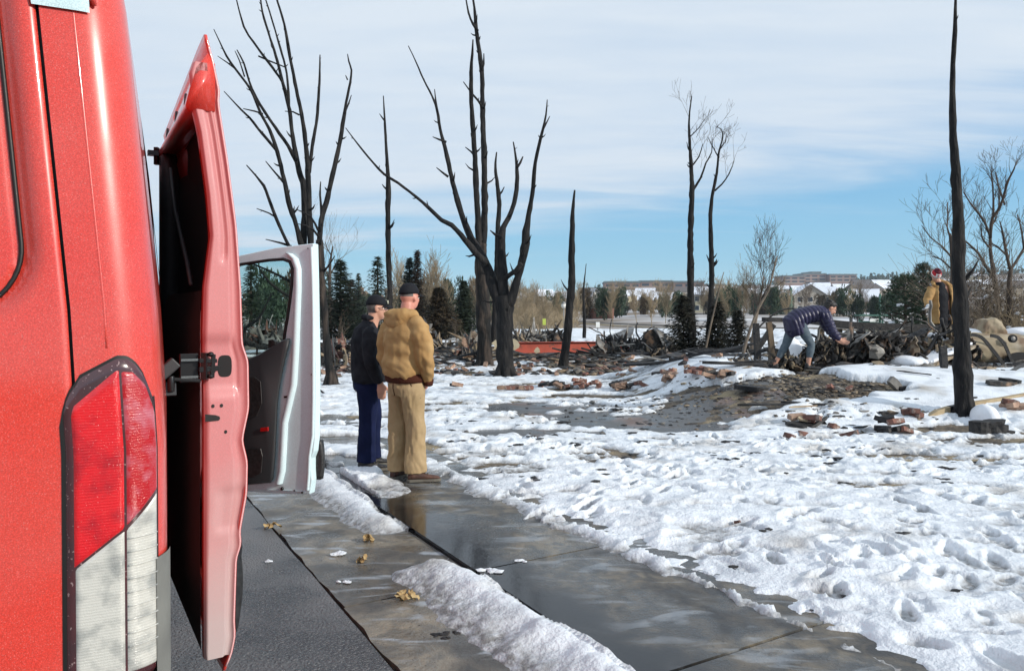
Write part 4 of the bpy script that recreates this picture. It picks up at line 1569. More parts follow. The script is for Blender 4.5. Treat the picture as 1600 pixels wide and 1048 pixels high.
# moulding on the outside of the door, its end showing past the edge
mb = MB(); rows = []
for py in np.linspace(690, 752, 12):
    u = (py - 690) / 62
    w_ = 0.030 * sin(pi * min(max(u, 0.02), 0.98)) ** 0.6
    e = onp(491, py)
    rows.append([e - FM * 0.05 - FD * 0.06, e - FM * 0.05 + FD * 0.002, e - FM * 0.062 + FD * w_ * 0.8, e - FM * 0.09 + FD * w_ * 0.5, e - FM * 0.09 - FD * 0.9, e - FM * 0.055 - FD * 0.9])
mb.loft(rows, 0, True)
mb.build('side_moulding', 'black_trim', fd, fix=True)
# ------------------------------------------------------------------ burnt trees, traced limb by limb
tr = random.Random(11)


def limb(parent, name, pts, Y, m, depth=0.0, spurs=1.0, n=9, step=None, wob=0.02, bark=0.07):
    """pts: (px, py, width_px); depth: how far the limb's tip leans away from or towards the camera"""
    N = len(pts); P = []; Rr = []
    for i, (px, py, w) in enumerate(pts):
        dy = depth * i / max(1, N - 1)
        p = at(px, py, Y + dy)
        P.append(p); Rr.append(max(0.004, w / 2 * (Y + dy) / F))
    stp = step or max(0.10, Y * 0.008)
    pts2, r2 = catmull(P, Rr, stp)
    mb = MB()
    out = []; rr = []
    for i, (p, r) in enumerate(zip(pts2, r2)):
        k = 1 if 0 < i < len(pts2) - 1 else 0
        out.append(p + Vector((tr.uniform(-1, 1), tr.uniform(-1, 1), 0)) * r * 0.09 * k)
        rr.append(r * (1 + tr.uniform(-0.06, 0.08) * k + 0.05 * sin(len(rr) * 0.9 + px) * k))
    mb.tube(out, rr, n, jit=bark, rnd=tr)
    # broken stubs
    cnt = int(len(out) * 0.28 * spurs)
    for q in range(cnt):
        i = tr.randrange(1, max(2, len(out) - 1))
        if rr[i] > 0.12 and tr.random() < .6: continue
        d = (out[min(i + 1, len(out) - 1)] - out[i - 1]).normalized()
        a = tr.uniform(0, 2 * pi)
        sd = Vector((cos(a), sin(a), 0)); sd = (sd - d * sd.dot(d)).normalized()
        dr = (sd * 0.8 + d * tr.uniform(0.3, 0.9)).normalized()
        L = min(0.35, max(0.05, rr[i] * tr.uniform(1.2, 4.0)))
        r0 = min(rr[i] * 0.5, 0.03)
        b = out[i] + sd * rr[i] * 0.5
        mb.tube([b, b + dr * L * 0.6, b + dr * L + Vector((0, 0, L * .2))], [r0, r0 * 0.7, r0 * 0.15], 5)
    return mb.build(name, m, parent)


def tree(name, label, base, trunk, limbs, Y, m='char', group='charred trees standing in the snow', flare=0, tm=None, fine=0, fm='twig_dark', frnd=5):
    px, py = base
    root = thing(name, label, 'tree', tuple(at(px, py, Y)), 0, group)
    limb(root, 'trunk', trunk, Y, tm or m, n=26, wob=0.02, spurs=0.35, step=.12, bark=.055)
    if flare:
        mb = MB(); c = at(px, py, Y); 
        for k in range(7):
            a = k * 2 * pi / 7 + 0.3
            L = flare * tr.uniform(0.8, 1.5)
            d = Vector((cos(a), sin(a), 0))
            mb.tube([c + d * flare * 0.15 + Vector((0, 0, 0.42)), c + d * flare * 0.30 + Vector((0, 0, 0.20)), c + d * (flare * 0.5) + Vector((0, 0, 0.06)), c + d * (flare * 0.6 + L * .35) + Vector((0, 0, -0.03)), c + d * (flare * 0.7 + L * .7) + Vector((0, 0, -0.12))], [flare * .12, flare * .28, flare * .24, flare * .13, flare * .05], 8, jit=.1, rnd=tr)
        mb.build('root_flare', tm or m, root)
    for lb in limbs:
        pts, dep = lb[0], lb[1]
        limb(root, 'branch', pts, Y, m, dep)
    return root


# the big forked tree in the middle
A = tree('charred_tree', 'big charred tree forking low into many stems, long limb reaching left', (790, 590),
     [(790, 594, 31), (790, 575, 27), (789, 540, 26), (789, 510, 26), (788, 482, 27), (787, 462, 24)], [
    ([(787, 490, 22), (774, 458, 18), (765, 428, 16), (752, 400, 15), (736, 372, 11), (720, 332, 9), (712, 303, 8), (705, 275, 7), (697, 238, 6.5), (688, 203, 5), (683, 172, 4), (675, 150, 3), (662, 125, 2.5), (650, 97, 2), (638, 72, 1.3)], 1.5),
    ([(760, 412, 13), (744, 396, 10), (727, 375, 8.5), (706, 352, 7.5), (690, 344, 6.5), (660, 316, 5), (622, 286, 4), (600, 272, 4), (575, 245, 3), (552, 216, 2), (540, 200, 1.3)], -1.2),
    ([(788, 478, 20), (786, 436, 17), (784, 402, 15), (783, 375, 13), (786, 355, 9), (795, 340, 8), (803, 318, 7), (807, 296, 6.5), (808, 268, 6), (806, 246, 4), (802, 222, 2)], 0.8),
    ([(808, 262, 4), (813, 254, 3.5), (817, 245, 2)], 0.2),
    ([(789, 482, 20), (797, 470, 16), (803, 456, 14), (809, 433, 12), (815, 410, 12), (821, 380, 14), (822, 362, 13), (826, 335, 8), (830, 315, 7), (834, 282, 6.5), (836, 255, 6), (842, 228, 5), (848, 203, 4), (853, 180, 3), (855, 156, 1.4)], -0.8),
    ([(849, 202, 3), (854, 192, 2.4), (859, 182, 1.2)], 0),
    ([(788, 436, 8), (797, 429, 8), (806, 423, 8), (814, 412, 8)], -0.4),
    ([(684, 175, 3), (681, 158, 2.5), (679, 140, 1.3)], 0.3),
    ([(700, 276, 4), (692, 270, 3), (682, 262, 1.3)], -0.2), ([(697, 222, 4), (686, 218, 3), (676, 214, 1.2)], -0.2),
    ([(783, 372, 6), (773, 366, 4), (766, 360, 1.5)], -0.1)], 17.6, 'char', flare=0.42)
# twin-stemmed tree just behind it
tree('charred_tree', 'tall charred tree with two straight stems, its top past the upper edge of the photo', (757, 574),
     [(759, 577, 27), (758, 560, 23), (756, 520, 22), (755, 480, 22), (753, 440, 20), (751, 410, 19), (753, 380, 16)], [
    ([(753, 385, 15), (757, 345, 11), (757, 287, 10), (756, 230, 9), (754, 172, 8), (753, 114, 7), (748, 74, 7), (744, 46, 6), (741, 11, 4), (736, -20, 2.5)], 0.8),
    ([(751, 400, 13), (747, 355, 10), (744, 287, 9), (741, 229, 8), (737, 172, 7), (736, 114, 6), (738, 85, 4), (739, 62, 2)], -0.9),
    ([(754, 168, 4), (747, 157, 3.4), (738, 147, 3), (724, 128, 1.5)], -0.3), ([(746, 48, 5), (739, 38, 4), (732, 20, 3), (727, -8, 2)], 0.4),
    ([(753, 110, 4), (756, 100, 3), (756, 84, 1.5)], 0.1), ([(743, 245, 4), (736, 237, 3), (727, 230, 1.4)], 0)], 20.5, 'char', tm='char_bark', flare=0.4)
tree('charred_tree', 'thin charred stem between and behind the two big middle trees', (771, 532),
     [(771, 536, 11), (773, 490, 9), (775, 446, 8), (777, 390, 8), (778, 350, 7), (780, 320, 7), (777, 288, 6), (774, 262, 4), (776, 238, 2)],
     [([(779, 305, 4), (784, 300, 3), (788, 292, 1.3)], 0)], 26.0)
tree('charred_tree', 'leaning limbless charred trunk right of the red beam', (880, 577),
     [(880, 579, 16), (883, 550, 13), (887, 520, 12.5), (890, 480, 12), (893, 440, 11), (893, 400, 10), (894, 360, 8), (895, 330, 6), (898, 297, 2.5)], [], 20.2, flare=0.22)
tree('charred_tree', 'slender charred pole of a tree rising behind the two standing men', (609, 588),
     [(610, 590, 10), (609, 520, 9), (609, 460, 8.5), (607, 400, 8), (606, 335, 8), (607, 295, 8), (605, 255, 5), (602, 205, 4), (601, 185, 3), (599, 150, 1.5)],
     [([(602, 190, 3), (597, 184, 2.5), (593, 178, 1)], 0), ([(606, 298, 3), (600, 292, 2.4), (597, 288, 1)], 0)], 18.0)
tree('charred_tree', 'charred tree beside the open white door, one stem curving up to the right', (517, 605),
     [(519, 607, 16), (515, 575, 13), (511, 540, 12), (508, 500, 11), (504, 458, 11), (501, 410, 11), (499, 375, 11)], [
    ([(499, 385, 9), (502, 345, 8), (512, 308, 8), (520, 272, 7.5), (526, 246, 7), (532, 217, 6.5), (537, 185, 6), (541, 160, 4.5), (547, 130, 3.5), (549, 110, 3), (545, 96, 2.5), (543, 85, 1.4)], 0.9),
    ([(500, 362, 5), (502, 330, 4), (500, 305, 3), (501, 284, 1.6)], 0.3),
    ([(538, 178, 3), (544, 164, 2.5), (549, 149, 1.3)], 0.2), ([(543, 125, 2.5), (540, 118, 1.2)], 0),
    ([(504, 425, 4), (512, 417, 3), (523, 400, 1.5)], -0.3), ([(500, 372, 4), (490, 360, 3), (478, 352, 2.4), (466, 350, 1.2)], -0.4), ([(497, 360, 4), (485, 338, 3), (465, 328, 1.4)], -0.3),
    ([(505, 470, 5), (494, 455, 4), (484, 430, 3), (474, 415, 1.6)], -0.4)], 15.4, tm='char_bark', flare=0.24)
tree('charred_tree', 'many-stemmed charred tree behind the white door, crown fanning up and left', (488, 585),
     [(488, 588, 26), (486, 540, 22), (484, 490, 20), (482, 440, 20), (480, 400, 19)], [
    ([(477, 410, 12), (475, 378, 10), (475, 298, 9), (468, 270, 9), (463, 248, 8), (456, 205, 6), (452, 172, 6), (442, 130, 5), (431, 88, 4), (419, 50, 3.5), (410, 19, 3), (406, -12, 2)], 0.8),
    ([(486, 400, 10), (484, 340, 9), (482, 286, 8), (478, 229, 7), (471, 179, 6), (461, 130, 5.5), (452, 84, 5), (444, 38, 4), (431, -5, 2.5)], -0.5),
    ([(483, 270, 6), (488, 229, 5.5), (495, 185, 5), (499, 130, 4), (500, 86, 1.6)], 0.4),
    ([(463, 252, 7), (450, 228, 5), (436, 208, 5), (419, 183, 4.5), (400, 153, 4), (389, 126, 3.5), (381, 99, 3), (370, 78, 1.6)], -0.6),
    ([(474, 395, 9), (463, 352, 8), (453, 324, 8), (444, 282, 7), (433, 237, 6), (421, 202, 5), (408, 179, 4.5), (392, 141, 4), (370, 111, 3.5), (354, 88, 3), (343, 65, 2.2), (334, 46, 1.3)], -0.9),
    ([(432, 235, 5), (404, 202, 4), (390, 184, 3.5), (377, 172, 3), (350, 143, 1.3)], -0.7),
    ([(448, 150, 4.5), (442, 130, 4), (425, 105, 4), (412, 88, 4), (396, 66, 3.5), (381, 42, 3), (368, -6, 1.6)], -0.5),
    ([(458, 400, 6), (450, 382, 5.5), (431, 340, 5), (412, 290, 4.5), (400, 275, 3), (385, 258, 1.6)], -0.8),
    ([(452, 172, 4), (448, 115, 3.6), (438, 76, 3.2), (427, 38, 2.8), (414, -4, 1.8)], 0.5),
    ([(411, 178, 2.5), (398, 174, 2.5), (380, 170, 1.3)], -0.2), ([(443, 285, 4), (430, 270, 2.6), (415, 252, 1.3)], -0.4), ([(404, 88, 2.6), (420, 95, 2.4), (445, 105, 2)], -0.1),
    ([(432, 340, 3), (420, 333, 2.4), (401, 326, 1.2)], -0.3), ([(455, 385, 4), (440, 380, 3), (415, 374, 1.3)], -0.4), ([(468, 180, 3), (458, 175, 2.4), (445, 174, 1.2)], -0.1),
    ([(370, 110, 2.2), (355, 98, 1.8), (340, 88, 1)], -0.3), ([(382, 120, 2.5), (374, 95, 2.2), (367, 80, 1)], .2),
    # low curved limbs seen through the door window
    ([(480, 560, 9), (440, 548, 8), (400, 540, 8), (383, 530, 7), (384, 512, 5), (402, 500, 4), (414, 480, 3), (424, 458, 2)], -0.6),
    ([(480, 470, 6), (450, 462, 5), (420, 440, 4), (405, 418, 2)], -0.5), ([(482, 450, 6), (455, 440, 5), (425, 425, 3.5), (395, 412, 2)], 0.4)], 17.0)
tree('charred_tree', 'lone tall charred trunk at the right, wooden beam lying against its foot', (1507, 650),
     [(1508, 656, 30), (1506, 635, 26.5), (1505, 600, 25), (1503, 540, 23), (1500, 470, 21), (1498, 400, 18), (1497, 340, 16), (1494, 280, 14), (1490, 220, 11), (1488, 160, 9), (1489, 100, 7), (1492, 50, 6), (1493, 0, 4), (1493, -40, 3)], [], 10.0, flare=0.2)
tree('charred_tree', 'taller of the two thin charred trees with wispy tops, left one', (1080, 560),
     [(1080, 565, 13), (1081, 520, 12), (1080, 480, 11), (1079, 420, 10), (1079, 360, 9), (1081, 300, 8), (1080, 262, 6), (1077, 212, 4), (1077, 182, 2.6), (1081, 150, 1.2)],
     [([(1081, 300, 4), (1095, 278, 3.2), (1103, 255, 2.6), (1112, 238, 1.6), (1113, 215, .8)], 0.2), ([(1079, 262, 3), (1092, 245, 2), (1098, 225, 1)], 0.1), ([(1077, 215, 2), (1092, 200, 1.4), (1100, 188, .8)], 0.2), ([(1080, 240, 2.6), (1075, 232, 2), (1073, 222, .8)], 0)], 24.0)
tree('charred_tree', 'shorter of the two thin charred trees, its wispy top curling right', (1108, 560),
     [(1105, 565, 11), (1108, 520, 10), (1111, 480, 9), (1112, 430, 8), (1111, 380, 7), (1110, 335, 6), (1114, 300, 5), (1120, 270, 4), (1123, 240, 3), (1129, 215, 2), (1127, 202, 1.4), (1118, 197, .8)],
     [([(1117, 298, 3), (1128, 288, 2.5), (1139, 272, 2), (1147, 252, .9)], 0.2), ([(1112, 415, 4), (1108, 408, 3), (1104, 398, 1)], 0), ([(1113, 415, 4), (1119, 409, 3), (1120, 405, 1)], 0), ([(1122, 245, 2), (1114, 230, 1.4), (1106, 214, .8)], 0.1), ([(1124, 235, 2), (1133, 222, 1.3), (1136, 208, .7)], 0)], 23.0)


# fine twigs ------------------------------------------------------------
def twigs(mb, p, d, L, r, lev, rnd, spread=0.6, up=0.15, seg=4, kids=(3, 5), n=4, minr=0.0025):
    pts = [p]; rad = [r]
    q = p.copy(); dd = d.copy(); kid = []
    for i in range(seg):
        dd = (dd + Vector((rnd.uniform(-1, 1), rnd.uniform(-1, 1), rnd.uniform(-1, 1))) * 0.16 + Vector((0, 0, up * .35))).normalized()
        q = q + dd * L / seg
        pts.append(q.copy()); rad.append(max(minr, r * (1 - (i + 1) / seg * 0.8)))
        kid.append((q.copy(), dd.copy(), max(minr, r * (1 - (i + 1) / seg * 0.8))))
    mb.tube(pts, rad, n if lev > 1 else 3, cap=False)
    if lev <= 0: return
    k = rnd.randint(*kids)
    for j in range(k):
        b, bd, br = kid[min(len(kid) - 1, int(rnd.random() ** 0.8 * len(kid)))]
        a = Vector((rnd.uniform(-1, 1), rnd.uniform(-1, 1), rnd.uniform(-0.6, 1)))
        a = (a - bd * a.dot(bd)).normalized()
        nd = (bd + a * spread * rnd.uniform(0.6, 1.3)).normalized()
        twigs(mb, b, nd, L * rnd.uniform(0.5, 0.78), br * 0.72, lev - 1, rnd, spread, up, seg, kids, n, minr)


def bare_tree(name, label, loc, H, m, seed, group=None, levels=4, trunks=1, lean=(0, 0), spread=0.6, up=0.25, r0=None, kids=(3, 5), base_frac=0.3, minr=0.0025, tk='twig_dark'):
    rd = random.Random(seed)
    root = thing(name, label, 'tree', loc, 0, group)
    o = Vector(loc)
    mt = MB(); mb = MB()
    r0 = r0 or H * 0.012
    for k in range(trunks):
        d = Vector((lean[0] + rd.uniform(-.15, .15) * (trunks > 1), lean[1] + rd.uniform(-.2, .2) * (trunks > 1), 1)).normalized()
        p = Vector(o); pts = [p - Vector((0, 0, 0.15))]; rad = [r0 * 1.25]
        segs = 9
        for i in range(segs):
            d = (d + Vector((rd.uniform(-1, 1), rd.uniform(-1, 1), 0.3)) * 0.07).normalized()
            p = p + d * H * 0.72 / segs
            rr_ = r0 * (1 - (i + 1) / segs * 0.78)
            pts.append(p.copy()); rad.append(rr_)
            if (i + 1) / segs > base_frac:
                for q in range(rd.randint(1, 2) + (1 if i == segs - 1 else 0)):
                    a = Vector((rd.uniform(-1, 1), rd.uniform(-1, 1), rd.uniform(0, .6))).normalized()
                    nd = (d + a * spread).normalized()
                    twigs(mb, p.copy(), nd, H * rd.uniform(0.18, 0.32), rr_ * 0.55, levels - 1, rd, spread, up, 4, kids, 4, minr)
        mt.tube(pts, rad, 7, jit=.05, rnd=rd)
    mt.build('trunk', tk, root)
    c = mb.build('crown', m, root)
    c['kind'] = 'stuff'
    return root


# wispy tops on the two thin trees
for oi_, tipsY in (('charred_tree.008', 24.0), ('charred_tree.009', 23.0)):
    o_ = bpy.data.objects.get(oi_)
    if not o_: continue
    rd = random.Random(oi_)
    mb = MB()
    spots = [(1077, 185), (1079, 165), (1078, 205), (1095, 262), (1104, 248), (1112, 232), (1098, 228), (1099, 190), (1092, 205), (1079, 240), (1088, 215)] if tipsY == 24.0 else \
            [(1122, 262), (1124, 236), (1128, 215), (1133, 225), (1112, 222), (1135, 276), (1144, 256), (1119, 200), (1118, 240), (1147, 252)]
    for (px, py) in spots:
        for k in range(1):
            twigs(mb, at(px, py, tipsY), Vector((rd.uniform(-.5, .9), rd.uniform(-.4, .4), 1)).normalized(), rd.uniform(0.35, 0.8), 0.008, 2, rd, 0.7, 0.1, 4, (2, 4), 3, 0.0035)
    c = mb.build('twigs', 'twig_dark', o_); c['kind'] = 'stuff'

# the bare tree left of the stooping person, and the pale sapling stems by it
bare_tree('bare_tree', 'small bare tree with pale trunk, wind-swept twigs, left of the stooping person', tuple(at(1172, 560, 17.5)), 2.75, 'twig_dark', 4, levels=4, lean=(0.16, 0), spread=0.6, up=0.25, r0=0.055, kids=(3, 4), base_frac=0.38, minr=0.003, tk='twig')
L_ = thing('sapling', 'thin pale leaning sapling stem beside the black shrubs', 'tree', tuple(at(1101, 552, 19.0)))
limb(L_, 'stem', [(1101, 553, 3.2), (1108, 520, 3), (1117, 480, 2.6), (1124, 450, 2.2), (1131, 425, 1.2)], 19.0, 'twig')
L_ = thing('sapling', 'pale crooked sapling growing up past the bare tree trunk', 'tree', tuple(at(1160, 555, 16.8)))
limb(L_, 'stem', [(1160, 556, 5), (1172, 515, 4.6), (1186, 480, 4), (1200, 455, 3.4), (1208, 425, 2.6), (1214, 400, 1.4)], 16.8, 'twig')
# bare trees behind the right trunk
def traced_bare(label, base, trunk, limbs, Y, seed, tw=3, L=0.9, m='twig_dark', den=1.0, cat='tree'):
    rd = random.Random(seed)
    root = thing('bare_tree', label, cat, tuple(at(base[0], base[1], Y)))
    limb(root, 'trunk', trunk, Y, 'twig_dark', spurs=0.1)
    mb = MB()
    for pts in limbs:
        limb(root, 'branch', pts, Y, 'twig_dark', rd.uniform(-.8, .8), spurs=0.1)
        for i in range(1, len(pts)):
            for k in range(int(2 * den) + (1 if i == len(pts) - 1 else 0)):
                u = rd.random()
                px = pts[i - 1][0] * (1 - u) + pts[i][0] * u; py = pts[i - 1][1] * (1 - u) + pts[i][1] * u
                w = (pts[i - 1][2] * (1 - u) + pts[i][2] * u) / 2 * Y / F
                d = Vector((pts[i][0] - pts[i - 1][0], 0, -(pts[i][1] - pts[i - 1][1]))).normalized()
                a = Vector((rd.choice((-1, 1)) * rd.uniform(.4, 1), rd.uniform(-.8, .8), rd.uniform(0, .6))).normalized()
                twigs(mb, at(px, py, Y), (d + a * .8).normalized(), L * rd.uniform(.5, 1.1), w * .55, tw, rd, 0.6, 0.2, 4, (2, 4), 3, 0.0035)
    c = mb.build('crown', m, root); c['kind'] = 'stuff'
    return root
traced_bare('tall bare tree with a wide fan of fine twigs at the right edge', (1565, 520),
    [(1566, 525, 9), (1560, 470, 7.5), (1553, 430, 6), (1548, 400, 5), (1547, 370, 4)],
    [[(1547, 372, 5), (1551, 340, 4.5), (1562, 325, 4), (1570, 300, 3.5), (1576, 280, 3), (1584, 265, 2), (1590, 248, 1)],
     [(1548, 372, 4), (1540, 350, 3.5), (1530, 335, 3), (1518, 320, 2.5), (1505, 300, 1.2)],
     [(1552, 340, 3.5), (1552, 315, 3), (1551, 290, 2.4), (1548, 265, 1.2)],
     [(1557, 440, 5), (1540, 415, 4), (1528, 395, 3.5), (1512, 380, 3), (1500, 370, 1.5)],
     [(1570, 320, 3), (1560, 290, 2.4), (1556, 270, 1.2)], [(1549, 390, 3), (1535, 372, 2.4), (1533, 350, 1.4)]], 21.0, 21, tw=2, L=0.62)
traced_bare('bare tree with curving pale trunk at the far right edge of the yard', (1578, 520),
    [(1580, 525, 10), (1578, 480, 8.5), (1577, 440, 7), (1580, 418, 5.5)],
    [[(1580, 420, 4.5), (1590, 405, 4), (1600, 388, 3.5), (1615, 370, 3)], [(1578, 420, 5), (1572, 395, 4), (1568, 370, 3), (1562, 345, 1.6)],
     [(1600, 388, 3), (1596, 360, 2.4), (1590, 335, 1.2)], [(1572, 398, 3), (1558, 385, 2.4), (1545, 378, 1.2)]], 19.0, 22, tw=2, L=0.55)
traced_bare('thin burnt tree with arching twigs just left of the lone trunk', (1488, 520),
    [(1489, 525, 8), (1489, 470, 7), (1488, 420, 6), (1486, 380, 5), (1484, 365, 4)],
    [[(1484, 368, 3), (1480, 355, 2.4), (1481, 335, 2), (1480, 316, 1.2)], [(1485, 400, 3), (1472, 385, 2.4), (1455, 372, 2), (1440, 352, 1)],
     [(1486, 420, 2.6), (1470, 405, 2.2), (1455, 400, 1.2)], [(1487, 372, 3), (1493, 360, 2.4), (1500, 350, 1.2)]], 17.5, 23, tw=2, L=0.6)
traced_bare('leafless tree rising beyond the top corner of the white door', (515, 520),
    [(516, 525, 7), (516, 480, 6), (515, 440, 5), (516, 410, 3.5), (520, 385, 2)], [[(516, 430, 2), (525, 412, 2), (534, 402, 1)], [(516, 440, 2.4), (506, 415, 2), (500, 400, 1)], [(518, 400, 2), (511, 388, 1.5), (508, 378, 1)]], 42.0, 24, tw=2, L=1.6, m='twig')


# ------------------------------------------------------------------ conifers
def conifer_mesh(H, Rb, seed, sparse=1.0, droop=0.25, n=3, top=0.0, needle=0.10, base=0.06, upturn=0.0):
    rd = random.Random(seed)
    tk = MB(); tk.tube([(0, 0, -0.2), (0, 0, H * 0.5), (0, 0, H * 0.985)], [H * 0.022, H * 0.014, H * 0.003], 6)
    mb = MB()
    z = H * base
    while z < H * 0.985:
        u = z / H
        Rr = Rb * (1 - u) ** 0.85 * (1.0 if u > 0.12 else 0.8 + u)
        k = max(4, int((7 + 6 * (1 - u)) * sparse))
        a0 = rd.uniform(0, 6.28)
        for i in range(k):
            a = a0 + 2 * pi * i / k + rd.uniform(-.25, .25)
            L = Rr * rd.uniform(0.72, 1.12) + 0.03 * H * (1 - u)
            dr = droop * rd.uniform(0.6, 1.3) * (1 - 0.8 * u)
            p0 = Vector((0, 0, z + rd.uniform(-.02, .02) * H))
            d = Vector((cos(a), sin(a), 0))
            segs = max(3, int(L / (needle * 1.1)))
            for s_ in range(segs):
                t = (s_ + 0.6) / segs
                if t < 0.12: continue
                c = p0 + d * L * t + Vector((0, 0, -dr * L * t + (upturn + 0.5 * dr) * L * t * t))
                w = needle * (1.15 - 0.65 * t) * rd.uniform(0.8, 1.3)
                for q in range(n):
                    sa = rd.uniform(-1.3, 1.3)
                    e = (d * cos(sa) + Vector((-d.y, d.x, 0)) * sin(sa) + Vector((0, 0, rd.uniform(-.7, .35)))).normalized()
                    sd = e.cross(Vector((rd.uniform(-.4, .4), rd.uniform(-.4, .4), 1))).normalized()
                    mb.add([c - sd * w * .22, c + sd * w * .22, c + e * w * 1.5], [(0, 1, 2)])
        z += H * 0.028 * rd.uniform(0.8, 1.2) / max(0.6, sparse)
    return tk, mb


CONE = {}
def conifer(name, label, loc, key, params, m, cat='tree', group=None, rz=0.0, sc=1.0, wood='twig_dark'):
    if key not in CONE:
        tk, mb = conifer_mesh(**params)
        CONE[key] = (tk.mesh('trunk'), mb.mesh('foliage'))
    root = thing(name, label, cat, loc, rz, group)
    root.scale = (sc,) * 3 if not hasattr(sc, '__len__') else sc
    for nm, me, mm in (('trunk', CONE[key][0], wood), ('foliage', CONE[key][1], m)):
        k2 = key + nm + mm
        if k2 not in CONE:
            c = me.copy(); c.materials.append(MATS[mm]); CONE[k2] = c
        o = bpy.data.objects.new(nm, CONE[k2]); COL.objects.link(o); o.parent = root
        if nm == 'foliage': o['kind'] = 'stuff'
    return root


def g0(px, py, Y, sink=0.0):
    p = at(px, py, Y)
    return (p.x, p.y, (hz(p.x, p.y) if Y < 62 else float(far_h(np.array([p.x]), np.array([p.y]))[0])) - sink)


big = dict(H=4.4, Rb=1.6, seed=1, sparse=1.2, droop=0.45, needle=0.17, n=5, upturn=0.2)
dense = dict(H=3.4, Rb=1.3, seed=2, sparse=1.5, droop=0.15, needle=0.16, n=4)
loose = dict(H=4.6, Rb=1.45, seed=3, sparse=1.0, droop=0.5, needle=0.16, n=4, upturn=0.35)
def rowh(top, Y): return CAMZ + (485 - top) * Y / F
conifer('spruce_tree', 'dark singed spruce behind the white door edge, leftmost of the spruces', g0(532, 0, 38), 'big', big, 'spruce', sc=(1.25, 1.25, rowh(405, 38) / 4.4), rz=1)
conifer('spruce_tree', 'slim grey-green spruce between the two darker spruces', g0(560, 0, 44), 'loose', loose, 'spruce', sc=(0.75, 0.75, rowh(428, 44) / 4.6), rz=2)
conifer('spruce_tree', 'dark spruce with drooping boughs behind the men\'s caps', g0(590, 0, 36), 'loose', loose, 'spruce', sc=(1.15, 1.15, rowh(402, 36) / 4.6), rz=0.4)
conifer('spruce_tree', 'half green half scorched brown spruce right of the tan-jacketed man', g0(640, 0, 42), 'big', big, 'spruce', sc=(1.0, 1.0, rowh(402, 42) / 4.4), rz=3)
conifer('spruce_tree', 'scorched brown columnar tree touching the half green spruce', g0(652, 0, 41.5), 'brn', dict(H=4.4, Rb=0.85, seed=5, sparse=1.2, droop=-0.9, needle=0.16, n=4), 'spruce_burnt', sc=(1.0, 1.0, rowh(390, 41) / 4.4))
conifer('juniper_tree', 'broad brown scorched juniper left of the small dark spruce', g0(686, 0, 40), 'jun', dict(H=2.7, Rb=1.35, seed=6, sparse=1.3, droop=-0.5, needle=0.2, n=5, base=0.02), 'juniper_brown', sc=(1.15, 1.15, rowh(448, 40) / 2.7))
conifer('spruce_tree', 'small dense dark spruce left of the twin-stemmed charred tree', g0(725, 0, 43), 'dense', dense, 'spruce', sc=(1.15, 1.15, rowh(438, 43) / 3.4), rz=1.3)
conifer('spruce_tree', 'dark tall spruce seen through the window of the white door', g0(392, 0, 40), 'loose', loose, 'spruce', sc=(1.2, 1.2, rowh(408, 40) / 4.6), rz=4)
conifer('spruce_tree', 'brownish spruce low behind the navy-jacketed man', g0(548, 0, 46), 'big', big, 'spruce_burnt', sc=(1.3, 1.3, rowh(436, 46) / 4.4), rz=5)
sb = dict(H=2.0, Rb=0.85, seed=8, sparse=0.9, droop=0.0, needle=0.16, n=4, base=0.02, upturn=.25)
conifer('shrub', 'black scorched conical shrub at the foot of the taller thin tree', g0(1068, 0, 22), 'sb', sb, 'shrub_black', 'shrub', sc=(1.05, 1, rowh(470, 22) / 2.0))
conifer('shrub', 'black scorched shrub round the foot of the shorter thin tree', g0(1121, 0, 22), 'sb', sb, 'shrub_black', 'shrub', sc=(0.9, 1, rowh(482, 22) / 2.0), rz=2)
conifer('shrub', 'smallest black scorched shrub, left of the pale bare trunk', g0(1153, 0, 21), 'sb', sb, 'shrub_black', 'shrub', sc=(0.75, .8, rowh(492, 21) / 2.0), rz=4)
# open pine by the person in the knit hat
def pine(label, loc, H, Rr, seed, m, group=None, tufts=420, snow=True):
    rd = random.Random(seed)
    root = thing('pine_tree', label, 'tree', loc, 0, group)
    tk = MB(); mb = MB(); o = Vector(loc); sn = MB()
    tk.tube([o - Vector((0, 0, .2)), o + Vector((0.05, 0, H * .5)), o + Vector((0, 0, H * .97))], [H * .025, H * .017, H * .006], 8)
    for i in range(tufts):
        u = rd.random() ** 0.8
        a = rd.uniform(0, 6.28); rr_ = Rr * (1 - u) ** 0.45 * rd.uniform(0.35, 1.0) + 0.05
        c = o + Vector((cos(a) * rr_, sin(a) * rr_, H * (0.08 + 0.9 * u)))
        base = o + Vector((0, 0, c.z - o.z - rr_ * 0.35))
        if rd.random() < 0.3:
            tk.tube([base, (base + c) / 2 + Vector((0, 0, -.03)), c], [0.018, 0.012, 0.006], 4, cap=False)
        for q in range(16):
            e = Vector((rd.uniform(-1, 1), rd.uniform(-1, 1), rd.uniform(-.45, 1))).normalized()
            sd = e.cross(Vector((rd.uniform(-1, 1), rd.uniform(-1, 1), 1))).normalized()
            L = rd.uniform(0.09, 0.17)
            mb.add([c - sd * .012, c + sd * .012, c + e * L], [(0, 1, 2)])
        if snow and rd.random() < 0.05 and u < 0.7:
            sn.rock(c + Vector((0, 0, .05)), rd.uniform(.05, .10), rd, sq=(1.3, 1, .6), jag=.25)
    tk.build('trunk', 'twig_dark', root)
    f = mb.build('foliage', m, root); f['kind'] = 'stuff'
    if snow:
        s_ = sn.build('snow_clumps', 'clean_snow', root); s_['kind'] = 'stuff'
    return root
pine('green pine with snow clumps left of the person in the knit hat', g0(1412, 0, 21), rowh(428, 21) - hz(11.1, 21), 1.0, 31, 'pine_green')
